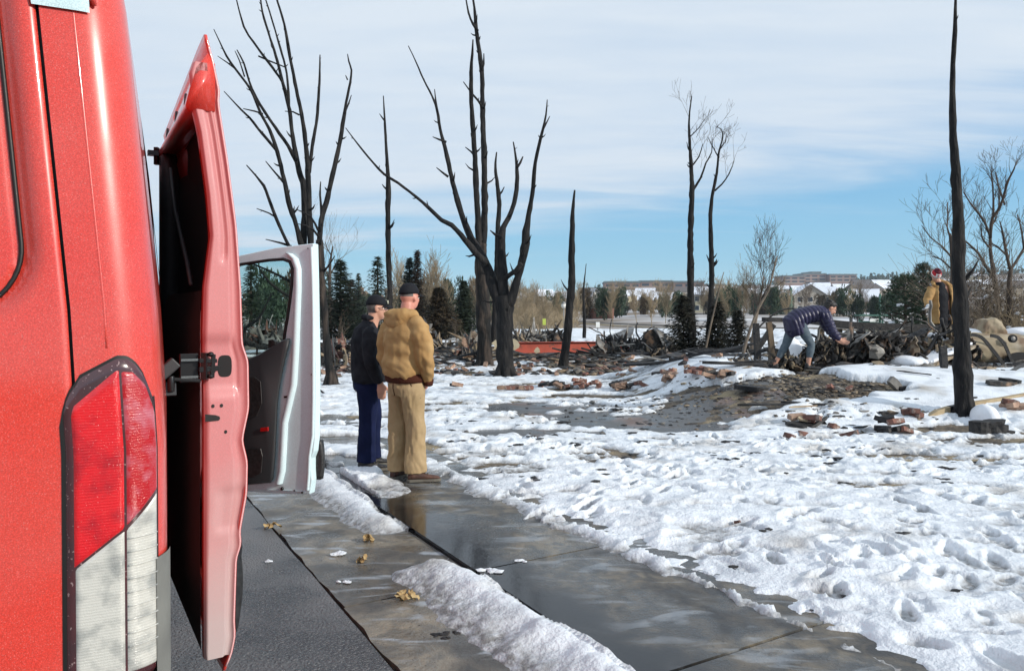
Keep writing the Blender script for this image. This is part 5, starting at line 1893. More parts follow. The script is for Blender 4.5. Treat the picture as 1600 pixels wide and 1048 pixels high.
pine('narrow green pine directly behind the person in the knit hat', g0(1442, 0, 22), rowh(412, 22) - 0.1, 0.7, 32, 'pine_green', tufts=330)
# brush at the right
for i, (px, Y, top, lab) in enumerate([(1528, 19.5, 425, 'tangled brown brush right of the lone trunk, clotted with snow'), (1565, 20, 450, 'brown brush at the foot of the bare trees at the right edge'), (1598, 19, 470, 'pale weathered brush at the very right edge')]):
    rd = random.Random(40 + i)
    l_ = g0(px, 0, Y); root = thing('brush', lab, 'bush', l_)
    mb = MB(); H = rowh(top, Y) - l_[2]; sn = MB()
    for k in range(60):
        b = Vector(l_) + Vector((rd.uniform(-.6, .6), rd.uniform(-.5, .5), -0.05))
        d = Vector((rd.uniform(-.5, .5), rd.uniform(-.4, .4), 1)).normalized()
        twigs(mb, b, d, H * rd.uniform(.45, .8), 0.014, 2, rd, .7, .05, 4, (3, 5), 3, .004)
    for k in range(14):
        sn.rock(Vector(l_) + Vector((rd.uniform(-.6, .6), rd.uniform(-.5, .1), rd.uniform(.3, H * .9))), rd.uniform(.03, .06), rd, sq=(1.2, 1, .7))
    t_ = mb.build('stems', 'twig' if i != 2 else 'twig_tan', root); t_['kind'] = 'stuff'
    t_ = sn.build('snow_clumps', 'clean_snow', root); t_['kind'] = 'stuff'
    if i == 0:
        mb = MB()
        for k in range(900):
            c = Vector(l_) + Vector((rd.gauss(0, .4), rd.gauss(0, .3), rd.uniform(.1, H)))
            e = Vector((rd.uniform(-1, 1), rd.uniform(-1, 1), rd.uniform(-.5, 1))).normalized(); sd = e.cross(Vector((0.3, .2, 1))).normalized()
            mb.add([c - sd * .02, c + sd * .02, c + e * .12], [(0, 1, 2)])
        t_ = mb.build('leaves', 'juniper_brown', root); t_['kind'] = 'stuff'
# small scrub saplings among the rubble
for i, (px, py, Y, H, lab) in enumerate([(713, 545, 28, 1.0, 'small burnt sapling in front of the dark spruces'), (536, 560, 22, 1.3, 'pale bent sapling stem left of the navy-jacketed man')]):
    bare_tree('sapling', lab, g0(px, 0, Y), H, 'twig', 60 + i, levels=2, r0=0.02, base_frac=.2, spread=.7, tk='twig')
# ------------------------------------------------------------------ far side: houses, offices, trees, road
def fz(x, y):
    return float(far_h(np.array([x]), np.array([y]))[0])


def house(label, pxc, Y, w, d, wallh, roofh, wall, rz=0.0, gable='x', snowy=True, wins=(), base=None, dark=False, group='houses beyond the snowy field', wing=None):
    """w along local x, d along local y; gable 'x': ridge runs along x"""
    x = (pxc - 800) * Y / F
    zb = fz(x, Y) - 0.2 if base is None else base
    root = thing('house', label, 'house', (x, Y, zb), rz, group)
    ORI[root.name] = Vector((0, 0, 0))
    mb = MB(); hw, hd = w / 2, d / 2
    Ht = wallh + roofh
    if gable == 'x':
        prof = [(-hd, 0), (hd, 0), (hd, wallh), (0, Ht), (-hd, wallh)]
        mb.prism([(-hw, a, b) for a, b in prof], (w, 0, 0))
    else:
        prof = [(-hw, 0), (hw, 0), (hw, wallh), (0, Ht), (-hw, wallh)]
        mb.prism([(a, -hd, b) for a, b in prof], (0, d, 0))
    mb.build('wall', wall, root, local=True, fix=True)
    ov = 0.5
    for sgn in (-1, 1):
        mb = MB()
        if gable == 'x':
            sl_ = roofh / hd
            p = [(-hw - ov, sgn * (hd + ov), wallh - ov * sl_ + .05), (hw + ov, sgn * (hd + ov), wallh - ov * sl_ + .05), (hw + ov, 0, Ht + .05), (-hw - ov, 0, Ht + .05)]
        else:
            sl_ = roofh / hw
            p = [(sgn * (hw + ov), -hd - ov, wallh - ov * sl_ + .05), (sgn * (hw + ov), hd + ov, wallh - ov * sl_ + .05), (0, hd + ov, Ht + .05), (0, -hd - ov, Ht + .05)]
        mb.prism(p, (0, 0, 0.22))
        rf = mb.build('roof', 'roof_tile' if (dark or not snowy) else 'roof_snow', root, local=True, fix=True)
        if snowy and not dark:
            mb = MB()   # dark eave edge under the snow
            q = [(a, b, c - 0.16) for a, b, c in p]
            mb.prism(q, (0, 0, 0.15)); mb.build('eave', 'roof_tile', rf, local=True, fix=True)
    for (side, a, z, ww, hh) in wins:
        mb = MB(); fr = MB()
        if side == 's': c = (a, -hd - .04, z); sz = (ww, .1, hh); fs_ = (ww + .3, .08, hh + .3)
        elif side == 'e': c = (hw + .04, a, z); sz = (.1, ww, hh); fs_ = (.08, ww + .3, hh + .3)
        else: c = (-hw - .04, a, z); sz = (.1, ww, hh); fs_ = (.08, ww + .3, hh + .3)
        fr.box(c, fs_); o = fr.build('window', 'trim', root, local=True)
        mb.box((c[0] + (.03 if side == 'e' else -.03 if side == 'w' else 0), c[1] - (.03 if side == 's' else 0), z), sz); mb.build('pane', 'far_glass', o, local=True)
    return root


def hbox(label, pl, pr, yt, yb, Y, d, rf, wall, rz=0.0, gable='x', nw=(2, 2), group='houses beyond the snowy field', dark=False, ew=True):
    """a house from its place in the view: left and right pixel, ridge and base rows, distance"""
    w = (pr - pl) * Y / F; H = (yb - yt) * Y / F; base = CAMZ - (yb - 485) * Y / F
    rh = H * rf; wh = H - rh
    wins = []
    nx, nz = nw
    for j in range(nz):
        z = wh * (j + .5) / nz
        for i in range(nx):
            a = (i - (nx - 1) / 2) * w / (nx + .2)
            wins.append(('s', a, z, min(1.5, w / nx * .42), min(1.5, wh / nz * .5)))
        if ew: wins.append(('e', 0, z, 1.3, min(1.4, wh / nz * .5)))
    return house(label, (pl + pr) / 2, Y, w, d, wh, rh, wall, rz, gable, wins=wins, base=base, group=group, dark=dark)


hbox('beige house with wide brown gable, large, left neighbour of the yellow gable house', 1237, 1284, 445, 489, 222, 8, .36, 'siding_beige', R(-8), 'y', (3, 2))
hbox('house with sunlit yellow gable and snowy roof behind the stooping person', 1268, 1303, 449, 489, 230, 7.5, .30, 'siding_yellow', R(-30), 'x', (2, 2))
hbox('narrow yellow house with tall stacked windows and snowy roof', 1210, 1236, 456, 488, 226, 7, .30, 'siding_yellow', R(-14), 'y', (3, 2))
hbox('grey-beige house cut by the thin bare tree, two small windows stacked', 1170, 1197, 452, 489, 224, 7, .22, 'siding_beige', R(-6), 'x', (2, 2))
hbox('brown house with steep snowy roof and dark verge near the pine', 1335, 1369, 453, 488, 190, 8, .48, 'siding_brown', R(-26), 'x', (2, 1))
hbox('yellow house standing between the two thin charred trees', 1085, 1114, 449, 488, 224, 8, .28, 'siding_yellow', R(-24), 'x', (2, 2))
hbox('low brown-walled house with snowy roof below the long office block', 998, 1034, 457, 484, 300, 9, .42, 'siding_brown', R(-12), 'x', (3, 1))
hbox('grey house with snowy roof left of the leaning charred trunk', 836, 862, 453, 474, 300, 9, .45, 'siding_beige', R(14), 'x', (3, 1))
hbox('snow-roofed house just left of the leaning charred trunk', 868, 886, 456, 475, 310, 9, .5, 'siding_beige', R(-10), 'x', (2, 1))
hbox('white gabled house peeping out between dark trees', 920, 934, 452, 474, 300, 8, .5, 'trim', R(10), 'y', (1, 1))
hbox('pale house behind the yellow house and thin charred trees', 1120, 1146, 456, 484, 290, 8, .42, 'siding_beige', R(-15), 'x', (2, 1))
hbox('snowy-roofed beige house beyond the yellow gable house', 1303, 1328, 456, 482, 290, 8, .45, 'siding_beige', R(12), 'x', (2, 1))
hbox('small dark-windowed house at the left of the brown-walled house', 958, 976, 455, 478, 310, 8, .45, 'siding_beige', R(8), 'y', (1, 1))
hbox('house with yellow wall at the right of the brown-walled house', 1040, 1062, 458, 484, 300, 8, .45, 'siding_yellow', R(-20), 'x', (2, 1))
hbox('small far house left of the middle trees, half hidden by twigs', 806, 828, 458, 474, 330, 9, .5, 'siding_beige', R(5), 'x', (2, 1))
hr = random.Random(55)
for i in range(34):
    px = hr.choice((hr.uniform(900, 1230), hr.uniform(1200, 1430), hr.uniform(1330, 1640))); Y = hr.uniform(340, 720)
    x = (px - 800) * Y / F; z = fz(x, Y); yb = 485 - (z - CAMZ) * F / Y; w = hr.uniform(12, 17) * F / Y; h = hr.uniform(6.5, 8) * F / Y
    hbox(('tiny dark-roofed house in the neighbourhood up the far slope' if i % 2 == 0 else 'tiny snow-roofed house in the neighbourhood up the far slope'), px - w / 2, px + w / 2, yb - h, yb + .5, Y, 10, .42, hr.choice(('siding_beige', 'siding_brown', 'siding_yellow', 'siding_beige')), R(hr.uniform(-30, 30)), 'x', (2, 1), 'houses on the far slope', ew=False, dark=i % 2 == 0)


def office(label, px0, px1, Y, rowt, rowb, blocks, rz=0):
    x0 = (px0 - 800) * Y / F; x1 = (px1 - 800) * Y / F
    zt = CAMZ + (485 - rowt) * Y / F; zb = CAMZ + (485 - rowb) * Y / F - 4
    root = thing('office_building', label, 'office building', ((x0 + x1) / 2, Y, zb), rz)
    W_ = x1 - x0; H = zt - zb
    ORI[root.name] = Vector((0, 0, 0))
    for (a, b, ht, dy) in blocks:
        xa = -W_ / 2 + W_ * a; xb = -W_ / 2 + W_ * b
        h = H * ht
        mb = MB(); mb.box(((xa + xb) / 2, dy, h / 2), (xb - xa, 30, h)); wl_ = mb.build('wing', 'office_wall', root, local=True)
        mb = MB(); mb.box(((xa + xb) / 2, dy, h + 0.6), (xb - xa + 1.5, 31.5, 1.4), taper=0.985); mb.build('roof', 'office_roof', wl_, local=True)
        nf = max(2, int((H - 4) * ht / 3.8)); 
        for f in range(nf):
            z = h - 2.3 - f * 3.9
            if z < 2: break
            nw = max(2, int((xb - xa) / 7.0))
            for k in range(nw):
                c = xa + (k + .5) * (xb - xa) / nw
                mb = MB(); mb.box((c, dy - 15.06, z), ((xb - xa) / nw * .68, .2, 1.9)); mb.build('window', 'far_glass', wl_, local=True)
            mb = MB(); mb.box(((xa + xb) / 2, dy - 15.05, z - 1.6), (xb - xa, .16, .5)); mb.build('band', 'office_band', wl_, local=True)
    return root


office('long low brick office block on the ridge left of the thin trees', 944, 1128, 620, 441, 458, [(0.0, 0.29, 0.94, 0), (0.30, 0.56, 1.0, 6), (0.57, 0.82, 0.95, 2), (0.83, 1.0, 0.78, 8)], R(-4))
office('stepped office complex on the hilltop above the yellow gable house', 1216, 1330, 900, 430, 444, [(0.0, 0.30, 0.86, 0), (0.31, 0.62, 1.06, 8), (0.46, 0.58, 1.22, 14), (0.63, 1.0, 0.98, 0)], R(2))

# trees in the middle distance -----------------------------------------
BT = {}
def far_bare(key, seed, H=6.0, lv=4, kids=(3, 4), spread=.55, fr=.15, minr=.012):
    rd = random.Random(seed); mt = MB(); mb = MB()
    d = Vector((0, 0, 1)); p = Vector((0, 0, 0)); pts = [p - Vector((0, 0, .3))]; rad = [H * .014]
    for i in range(8):
        d = (d + Vector((rd.uniform(-1, 1), rd.uniform(-1, 1), .4)) * .08).normalized(); p = p + d * H * .75 / 8
        r_ = H * .012 * (1 - (i + 1) / 8 * .8); pts.append(p.copy()); rad.append(r_)
        if i / 8 >= fr:
            for q in range(3):
                a = Vector((rd.uniform(-1, 1), rd.uniform(-1, 1), rd.uniform(.1, .8))).normalized()
                twigs(mb, p.copy(), (d + a * spread * 1.3).normalized(), H * rd.uniform(.2, .34), max(minr, r_ * .5), lv - 2, rd, spread, .3, 3, kids, 3, minr)
    mt.tube(pts, rad, 5)
    a = mt.mesh('trunk'); b = mb.mesh('crown')
    BT[key] = (a, b)
for k in range(3): far_bare('b%d' % k, 70 + k, kids=(4, 6), fr=.1, minr=.014)
BTM = {}
def put_bare(key, label, x, y, z, H, m, group, wide=1.0, name='bare_tree'):
    root = thing(name, label, 'tree', (x, y, z), tr.uniform(0, 6), group)
    root.scale = (H / 6 * wide, H / 6 * wide, H / 6)
    for nm, me in (('trunk', BT[key][0]), ('crown', BT[key][1])):
        kk = (key, nm, m)
        if kk not in BTM:
            c = me.copy(); c.materials.append(MATS[m]); BTM[kk] = c
        o = bpy.data.objects.new(nm, BTM[kk]); COL.objects.link(o); o.parent = root
        if nm == 'crown': o['kind'] = 'stuff'


GB = 'leafless trees along the far field'
fb = [(818, 62, 462, 'pale bare tree right of the big forked tree, leftmost of the pale row'), (826, 80, 455, 'tall pale bare tree close behind the right stem of the forked tree'), (852, 60, 470, 'pale bare tree with a yellow-green sign on its trunk'),
      (843, 95, 455, 'bare tree in front of the striped snowy roof'), (865, 90, 458, 'bare tree just left of the leaning charred trunk'), (903, 95, 462, 'pale bare tree between the leaning trunk and the thin pole'),
      (958, 90, 452, 'slender bare tree below the left end of the office block'), (995, 95, 455, 'bare tree in front of the broad snowy roof'), (1018, 88, 462, 'smaller bare tree at the road, right of the snowy roof'),
      (1040, 100, 452, 'bare tree left of the taller thin charred tree'), (1135, 90, 462, 'pale bare tree between the thin charred trees and the bare sapling'), (1162, 85, 432, 'tall pale poplar-like bare tree beside the grey-beige house'),
      (1230, 100, 462, 'pale bare tree before the narrow yellow house'), (1300, 120, 460, 'bare tree at the right corner of the yellow gable house'), (1330, 110, 455, 'bare tree left of the brown house'), (800, 90, 462, 'bare tree between the stems of the forked tree'),
      (690, 70, 425, 'bare tree rising behind the brown juniper'), (672, 75, 415, 'tall pale bare tree behind the scorched column tree'), (750, 95, 448, 'bare tree behind the twin-stemmed trunk'), (620, 70, 420, 'bare tree between the singed spruces')]
for i, (px, Y, top, lab) in enumerate(fb):
    x = (px - 800) * Y / F
    z = float(far_h(np.array([x]), np.array([float(Y)]))[0])
    put_bare('b%d' % (i % 3), lab, x, Y, z - .1, CAMZ + (485 - top) * Y / F - z, 'twig_tan', GB, wide=1.15 if Y < 70 else 0.9)
ga = random.Random(91)
for i in range(64):
    px = ga.choice((ga.uniform(800, 1160), ga.uniform(1120, 1440), ga.uniform(600, 800))); Y = ga.uniform(130, 215)
    x = (px - 800) * Y / F; z = fz(x, Y)
    put_bare('b%d' % (i % 3), 'leafless tree standing among the houses beyond the snowy field', x, Y, z - .1, ga.uniform(4.0, 7.5), ga.choice(('twig_tan', 'twig_tan', 'twig')), 'leafless trees among the far houses', wide=1.3)
# thicket of pale brush behind the forked tree: nobody could count its stems
mb = MB(); rd = random.Random(9)
for k in range(420):
    Y = rd.uniform(60, 110); px = rd.gauss(838, 26) if k % 3 else rd.uniform(770, 900)
    x = (px - 800) * Y / F; z = fz(x, Y)
    b = Vector((x, Y, z - .1))
    twigs(mb, b, Vector((rd.uniform(-.4, .4), 0, 1)).normalized(), rd.uniform(.8, 1.6) * Y / 80, .03, 2, rd, .7, .1, 3, (3, 4), 3, .014)
o = mb.build('thicket', 'twig_tan'); tag(o, 'pale leafless thicket behind the big forked tree', 'brush', kind='stuff')

# rounded evergreens (pinyon-like) in the middle distance
def puff_mesh(seed, n=2600):
    rd = random.Random(seed); mb = MB()
    lobes = [(Vector((rd.uniform(-.5, .5), rd.uniform(-.5, .5), rd.uniform(.25, .95))), rd.uniform(.25, .45)) for _ in range(9)]
    for k in range(n):
        c, r_ = rd.choice(lobes)
        v = Vector((rd.gauss(0, 1), rd.gauss(0, 1), rd.gauss(0, 1))).normalized() * r_ * rd.uniform(.6, 1.05)
        p = c + Vector((v.x, v.y, v.z * 1.1))
        if p.z < .02: continue
        e = (v.normalized() + Vector((rd.uniform(-.7, .7), rd.uniform(-.7, .7), rd.uniform(-.3, .9)))).normalized(); sd = e.cross(Vector((.2, .3, 1))).normalized()
        w = rd.uniform(.03, .06)
        mb.add([p - sd * w, p + sd * w, p + e * w * 2.6], [(0, 1, 2)])
    return mb.mesh('foliage')
PF = [puff_mesh(80 + i) for i in range(3)]
PFM = {}
tkm = MB(); tkm.tube([(0, 0, -.2), (0, 0, .5)], [.05, .03], 6); tkm = tkm.mesh('trunk'); tkm.materials.append(MATS['twig_dark'])
def puff(label, px, Y, top, wpx, m, group, i, zbase=None):
    x = (px - 800) * Y / F; z = fz(x, Y) if Y > 59 else hz(x, Y)
    H = CAMZ + (485 - top) * Y / F - z
    root = thing('evergreen_tree', label, 'tree', (x, Y, z), tr.uniform(0, 6), group)
    s_ = wpx * Y / F / 1.5
    root.scale = (s_, s_, H / 1.25)
    kk = (i % 3, m)
    if kk not in PFM:
        c = PF[i % 3].copy(); c.materials.append(MATS[m]); PFM[kk] = c
    o = bpy.data.objects.new('foliage', PFM[kk]); COL.objects.link(o); o.parent = root; o['kind'] = 'stuff'
    o = bpy.data.objects.new('trunk', tkm); COL.objects.link(o); o.parent = root
GE = 'evergreens along the far field and houses'
ev = [(868, 105, 458, 26, 'dark green evergreen left of the leaning charred trunk', 'pine_green'), (917, 120, 452, 24, 'brown-green evergreen behind the thin pole', 'juniper_brown'), (945, 110, 452, 30, 'blue-green evergreen below the left end of the office block', 'pine_green'),
      (968, 118, 453, 22, 'evergreen just right of the blue-green one under the offices', 'pine_green'), (1040, 115, 462, 22, 'round green evergreen before the broad snowy roof', 'pine_green'), (1008, 125, 466, 18, 'small evergreen under the snowy roof', 'juniper_brown'),
      (1060, 120, 458, 22, 'evergreen left of the taller thin charred tree', 'pine_green'), (1124, 105, 456, 26, 'green evergreen right of the shorter thin charred tree', 'pine_green'), (1148, 105, 452, 26, 'dark green evergreen left of the grey-beige house', 'pine_green'),
      (1203, 120, 450, 30, 'green evergreen between the grey-beige and narrow yellow houses', 'pine_green'), (1318, 118, 452, 32, 'dark green evergreen right of the stooping person', 'pine_green'), (1340, 100, 462, 26, 'dark evergreen in front of the brown house', 'spruce'),
      (1372, 100, 464, 26, 'low dark evergreen right of the brown house', 'spruce'), (1395, 110, 455, 34, 'evergreen left of the snow-clumped pine', 'pine_green'), (755, 130, 448, 30, 'dark evergreen far behind the twin trunk', 'spruce'),
      (705, 110, 438, 34, 'dark evergreen far behind the juniper', 'spruce'), (668, 110, 436, 28, 'evergreen far behind the scorched column tree', 'juniper_brown'), (735, 120, 440, 30, 'far evergreen right above the small dark spruce', 'juniper_brown'),
      (500, 80, 430, 40, 'dark evergreen by the white door edge', 'spruce'), (430, 60, 440, 60, 'broad dark evergreen seen through the white door window', 'pine_green'), (415, 75, 425, 50, 'green evergreen at the back of the white door window view', 'pine_green'), (455, 70, 432, 40, 'evergreen behind the right pillar of the white door', 'juniper_brown')]
for i, (px, Y, top, w, lab, m) in enumerate(ev): puff(lab, px, Y, top, w, m, GE, i)
for i in range(30):
    px = ga.choice((ga.uniform(820, 1160), ga.uniform(1120, 1440), ga.uniform(560, 800))); Y = ga.uniform(150, 215)
    puff('green tree standing among the houses beyond the snowy field', px, Y, ga.uniform(458, 470), ga.uniform(14, 26), ga.choice(('pine_green', 'pine_green', 'juniper_brown')), 'green trees among the far houses', i)
# woods on the slopes: reads as one mass
MATS['sign_yellow'].node_tree.nodes['Principled BSDF'].inputs['Base Color'].default_value = (0.42, 0.50, 0.08, 1)
mat('wood_brown', (0.17, 0.125, 0.085), 0.9, (0.10, 0.08, 0.055), 0.1)
def wood(name, label, fn, n, m, seed, hmin, hmax):
    rd = random.Random(seed); mb = MB()
    for k in range(n):
        px, Y = fn(rd)
        x = (px - 800) * Y / F; z = fz(x, Y); H = rd.uniform(hmin, hmax); w = H * rd.uniform(.25, .42)
        for q in range(11):
            a = rd.uniform(0, 6.28); u = rd.uniform(0.05, 1)
            c = Vector((x + cos(a) * w * (1 - u * .8) * .8, Y + sin(a) * w * (1 - u * .8) * .8, z + H * u * .8))
            mb.rock(c, w * rd.uniform(.28, .5) * (1.15 - u * .7), rd, sq=(1, 1, 1.2), jag=.4)
    o = mb.build(name, m); tag(o, label, 'woods', kind='stuff')
wood('woods', 'dark conifers scattered along the far ridge line', lambda r: (r.choice((r.uniform(1130, 1215), r.uniform(1335, 1620), r.uniform(1335, 1500))), r.uniform(830, 930)), 130, 'spruce', 1, 7, 13)
wood('woods', 'brown leafless trees among the houses up the slope', lambda r: (r.uniform(800, 1500), r.uniform(235, 520)), 260, 'wood_brown', 2, 3.5, 6.5)
wood('woods', 'green trees among the houses up the slope', lambda r: (r.uniform(800, 1500), r.uniform(235, 500)), 130, 'pine_green', 12, 3.0, 6.5)
wood('woods', 'line of trees far behind the left lots', lambda r: (r.uniform(200, 800), r.uniform(180, 260)), 110, 'wood_brown', 3, 5, 10)
wood('woods', 'bushes dotted over the snowy hillside at the right', lambda r: (r.uniform(1330, 1700), r.uniform(300, 760)), 170, 'wood_brown', 4, 1.6, 3.4)
# rusty brown wall behind the field, road, lamp and poles
mb = MB()
pts = [(912, 480, 122), (925, 479, 120), (945, 479.5, 118), (958, 481.5, 116)]
for i in range(len(pts) - 1):
    a = at(pts[i][0], 0, pts[i][2]); b = at(pts[i + 1][0], 0, pts[i + 1][2])
    za = fz(a.x, a.y); zb_ = fz(b.x, b.y)
    mb.bar((a.x, a.y, za + .7), (b.x, b.y, zb_ + .7), 0.3, 1.9)
mb.solid('garden_wall', at(935, 485, 119), 'low rusty brown wall at the far side of the snowy field', 'wall', 'fence_red')
def road(name, pts, w, m, z=0.03):
    mb = MB(); vs = []
    P, _ = catmull([Vector((p[0], p[1], 0)) for p in pts], [1] * len(pts), 2.0)
    for i, p in enumerate(P):
        t = (P[min(i + 1, len(P) - 1)] - P[max(i - 1, 0)]).normalized(); s_ = Vector((-t.y, t.x, 0)) * w / 2
        for q in (p + s_, p - s_):
            vs.append(Vector((q.x, q.y, max(fz(q.x, q.y), fz(p.x, p.y)) + z)))
    mb.add(vs, [(2 * i, 2 * i + 1, 2 * i + 3, 2 * i + 2) for i in range(len(P) - 1)])
    return structure(mb.build(name, m, fix=True))
mat('far_road', (0.20, 0.17, 0.14), 0.7, (0.11, 0.10, 0.09), 0.3)
mat('dead_grass', (0.30, 0.24, 0.13), 0.9, (0.20, 0.15, 0.08), 0.3)
road('far_road', [(-60, 150), (-10, 128), (6, 112), (14, 100), (24, 92), (40, 86), (80, 76)], 3.2, 'far_road')
road('far_path', [(-60, 140), (-10, 122), (6, 105), (14, 93), (24, 85), (40, 79), (80, 69)], 1.6, 'dead_grass')
def pole(label, px, Y, top, r_, m, head=None, cat='pole', name='pole', base=None):
    x = (px - 800) * Y / F; z = fz(x, Y) if Y > 59 else hz(x, Y); zt = CAMZ + (485 - top) * Y / F
    root = thing(name, label, cat, (x, Y, z))
    mb = MB(); mb.tube([(x, Y, z - .2), (x, Y, zt)], [r_, r_ * .8], 8); mb.build('post', m, root)
    if head == 'lamp':
        mb = MB(); mb.ellip((x, Y, zt + .2), (.28, .28, .3), nu=10, nv=6); mb.build('lantern', 'sign_white', root)
        mb = MB(); mb.tube([(x, Y, zt + .4), (x, Y, zt + .6)], [.3, .05], 8); mb.build('cap', 'pole_grey', root)
    if head == 'sign':
        mb = MB(); mb.box((x, Y - .08, zt - .2), (.28, .05, .4)); mb.build('sign_panel', 'sign_white', root)
    return root
pole('dark green court lamp pole left of the beige house', 1236, 110, 450, .22, 'pole_green', cat='lamp pole')
pole('thin green pole right of the brown house', 1375, 60, 459, .10, 'pole_green', cat='lamp pole')
pole('small street lamp at the field left of the leaning trunk', 881, 75, 480.5, .07, 'pole_grey', 'lamp', 'street lamp', 'street_lamp')
pole('small road sign on a post right of the thin charred pole', 934, 55, 503, .04, 'pole_grey', 'sign', 'sign', 'road_sign')
tree('charred_sapling', 'thin burnt pole-like sapling in the mid distance by the road', (913, 530), [(913, 532, 6), (913, 500, 5), (912, 470, 4), (912, 450, 3), (914, 430, 1.6), (916, 412, 1)], [], 36.0, group=None)
# yellow-green tree tag on the third pale tree, and a green shelter with a small board
x = (850 - 800) * 59 / F
mb = MB(); mb.box((x, 58.6, 0.7), (.26, .06, .5)); mb.solid('tree_guard', (x, 58.6, .1), 'yellow-green marker hanging on the pale bare tree', 'marker', 'sign_yellow')
Y = 70; x = (1361 - 800) * Y / F; z = fz(x, Y)
r_ = thing('bus_shelter', 'dark green shelter with a flat roof beyond the black rail', 'shelter', (x, Y, z))
mb = MB(); mb.box((x, Y, 1.15), (2.6, 1.2, .14)); mb.build('roof', 'pole_green', r_)
for dx in (-1.1, 1.1):
    mb = MB(); mb.box((x + dx, Y, z + .6), (.12, .12, 1.3)); mb.build('post', 'pole_green', r_)
mb = MB(); mb.box((x + .1, Y + .3, z + .55), (2.0, .06, 1.1)); mb.build('back_panel', 'pole_green', r_)
mb = MB(); mb.box((x + .2, Y - .3, .68), (.9, .05, .3)); mb.build('board', 'sign_white', r_)
# ------------------------------------------------------------------ people
def ring(c, rx, ry, n=18, rot=None, sq=1.0):
    """elliptical ring round c; rot maps the local x (side) and y (front) axes"""
    out = []
    for k in range(n):
        a = 2 * pi * k / n
        v = Vector((rx * math.copysign(abs(cos(a)) ** sq, cos(a)), ry * math.copysign(abs(sin(a)) ** sq, sin(a)), 0))
        if rot is not None: v = rot @ v
        out.append(Vector(c) + v)
    return out


def sweep(mb, secs, side=Vector((1, 0, 0)), n=18):
    """closed body piece through sections (centre, rx, ry) lying across the path"""
    P = [Vector(s[0]) for s in secs]; rows = []
    for i, s in enumerate(secs):
        t = (P[min(i + 1, len(P) - 1)] - P[max(i - 1, 0)])
        t = t.normalized() if t.length > 1e-6 else Vector((0, 0, 1))
        sd = (side - t * side.dot(t)).normalized(); fr = t.cross(sd)
        rows.append([P[i] + sd * s[1] * cos(2 * pi * k / n) + fr * s[2] * sin(2 * pi * k / n) for k in range(n)])
    mb.loft(rows, 0, True)


def hand(mb, w, d, curl=0.5, thumb=Vector((1, 0, 0)), pn=None, s=1.0):
    """w wrist, d direction of the fingers, thumb: side the thumb leaves, palm normal pn"""
    d = d.normalized(); th = (thumb - d * thumb.dot(d)).normalized(); pn = pn or d.cross(th)
    c = w + d * .045 * s
    rows = []
    for u, a, b in ((0, .026, .018), (.3, .036, .017), (.7, .042, .015), (1, .040, .012)):
        p = w + d * .09 * u * s
        rows.append([p + th * a * s * cos(2 * pi * k / 12) + pn * b * s * sin(2 * pi * k / 12) for k in range(12)])
    mb.loft(rows)
    for i, (o, L) in enumerate(((.030, .072), (.011, .080), (-.010, .075), (-.030, .058))):
        p0 = w + d * .082 * s + th * o * s
        a1 = curl * .6; a2 = curl * 1.4
        d1 = (d * cos(a1) + pn * sin(a1)).normalized(); d2 = (d * cos(a2) + pn * sin(a2)).normalized()
        p1 = p0 + d1 * L * .52 * s; p2 = p1 + d2 * L * .5 * s
        mb.capsule(p0 - d * .01 * s, p1, .0105 * s, .0095 * s, 8); mb.capsule(p1, p2, .0095 * s, .0078 * s, 8)
    p0 = w + d * .025 * s + th * .026 * s
    d1 = (d * .75 + th * .75 + pn * .15).normalized(); p1 = p0 + d1 * .042 * s
    d2 = (d * .95 + th * .15 + pn * .35).normalized(); p2 = p1 + d2 * .032 * s
    mb.capsule(p0, p1, .0135 * s, .0115 * s, 8); mb.capsule(p1, p2, .0115 * s, .009 * s, 8)


def head(mb, c, fw, up, s=1.0):
    """c: centre of the head; fw: where the face looks"""
    fw = fw.normalized(); sd = fw.cross(up).normalized(); u = sd.cross(fw).normalized()
    rot = Matrix((sd, fw, u)).transposed()
    P = lambda x, y, z: c + (sd * x + fw * y + u * z) * s
    mb.ellip(P(0, -.012, .025), (.076 * s, .096 * s, .092 * s), rot, nu=20, nv=14)
    mb.ellip(P(0, .028, -.035), (.060 * s, .066 * s, .078 * s), rot, nu=18, nv=12)
    mb.ellip(P(0, .056, -.083), (.028 * s, .024 * s, .022 * s), rot)        # chin
    mb.ellip(P(0, .085, .030), (.052 * s, .014 * s, .012 * s), rot)        # brow
    mb.capsule(P(0, .090, .018), P(0, .112, -.018), .009 * s, .015 * s)     # nose
    for x in (-1, 1):
        mb.ellip(P(.036 * x, .068, -.018), (.020 * s, .018 * s, .020 * s), rot)   # cheek
        mb.ellip(P(.014 * x, .103, -.022), (.008 * s, .009 * s, .007 * s), rot)
        mb.ellip(P(.079 * x, -.006, -.008), (.009 * s, .019 * s, .031 * s), rot)  # ear
    mb.ellip(P(0, .090, -.047), (.025 * s, .010 * s, .006 * s), rot)        # lips
    mb.ellip(P(0, .088, -.056), (.021 * s, .010 * s, .007 * s), rot)
    return P, rot


def eyes(parent, P, rot, s=1.0):
    for x in (-1, 1):
        mb = MB(); mb.ellip(P(.031 * x, .083, .006), (.012 * s, .009 * s, .006 * s), rot, nu=10, nv=7)
        e = mb.build('eye', 'eye_white', parent, local=True)
        mb = MB(); mb.ellip(P(.031 * x, .0905, .006), (.0055 * s, .003 * s, .0055 * s), rot, nu=8, nv=6)
        mb.build('iris', 'hair_dark', e, local=True)


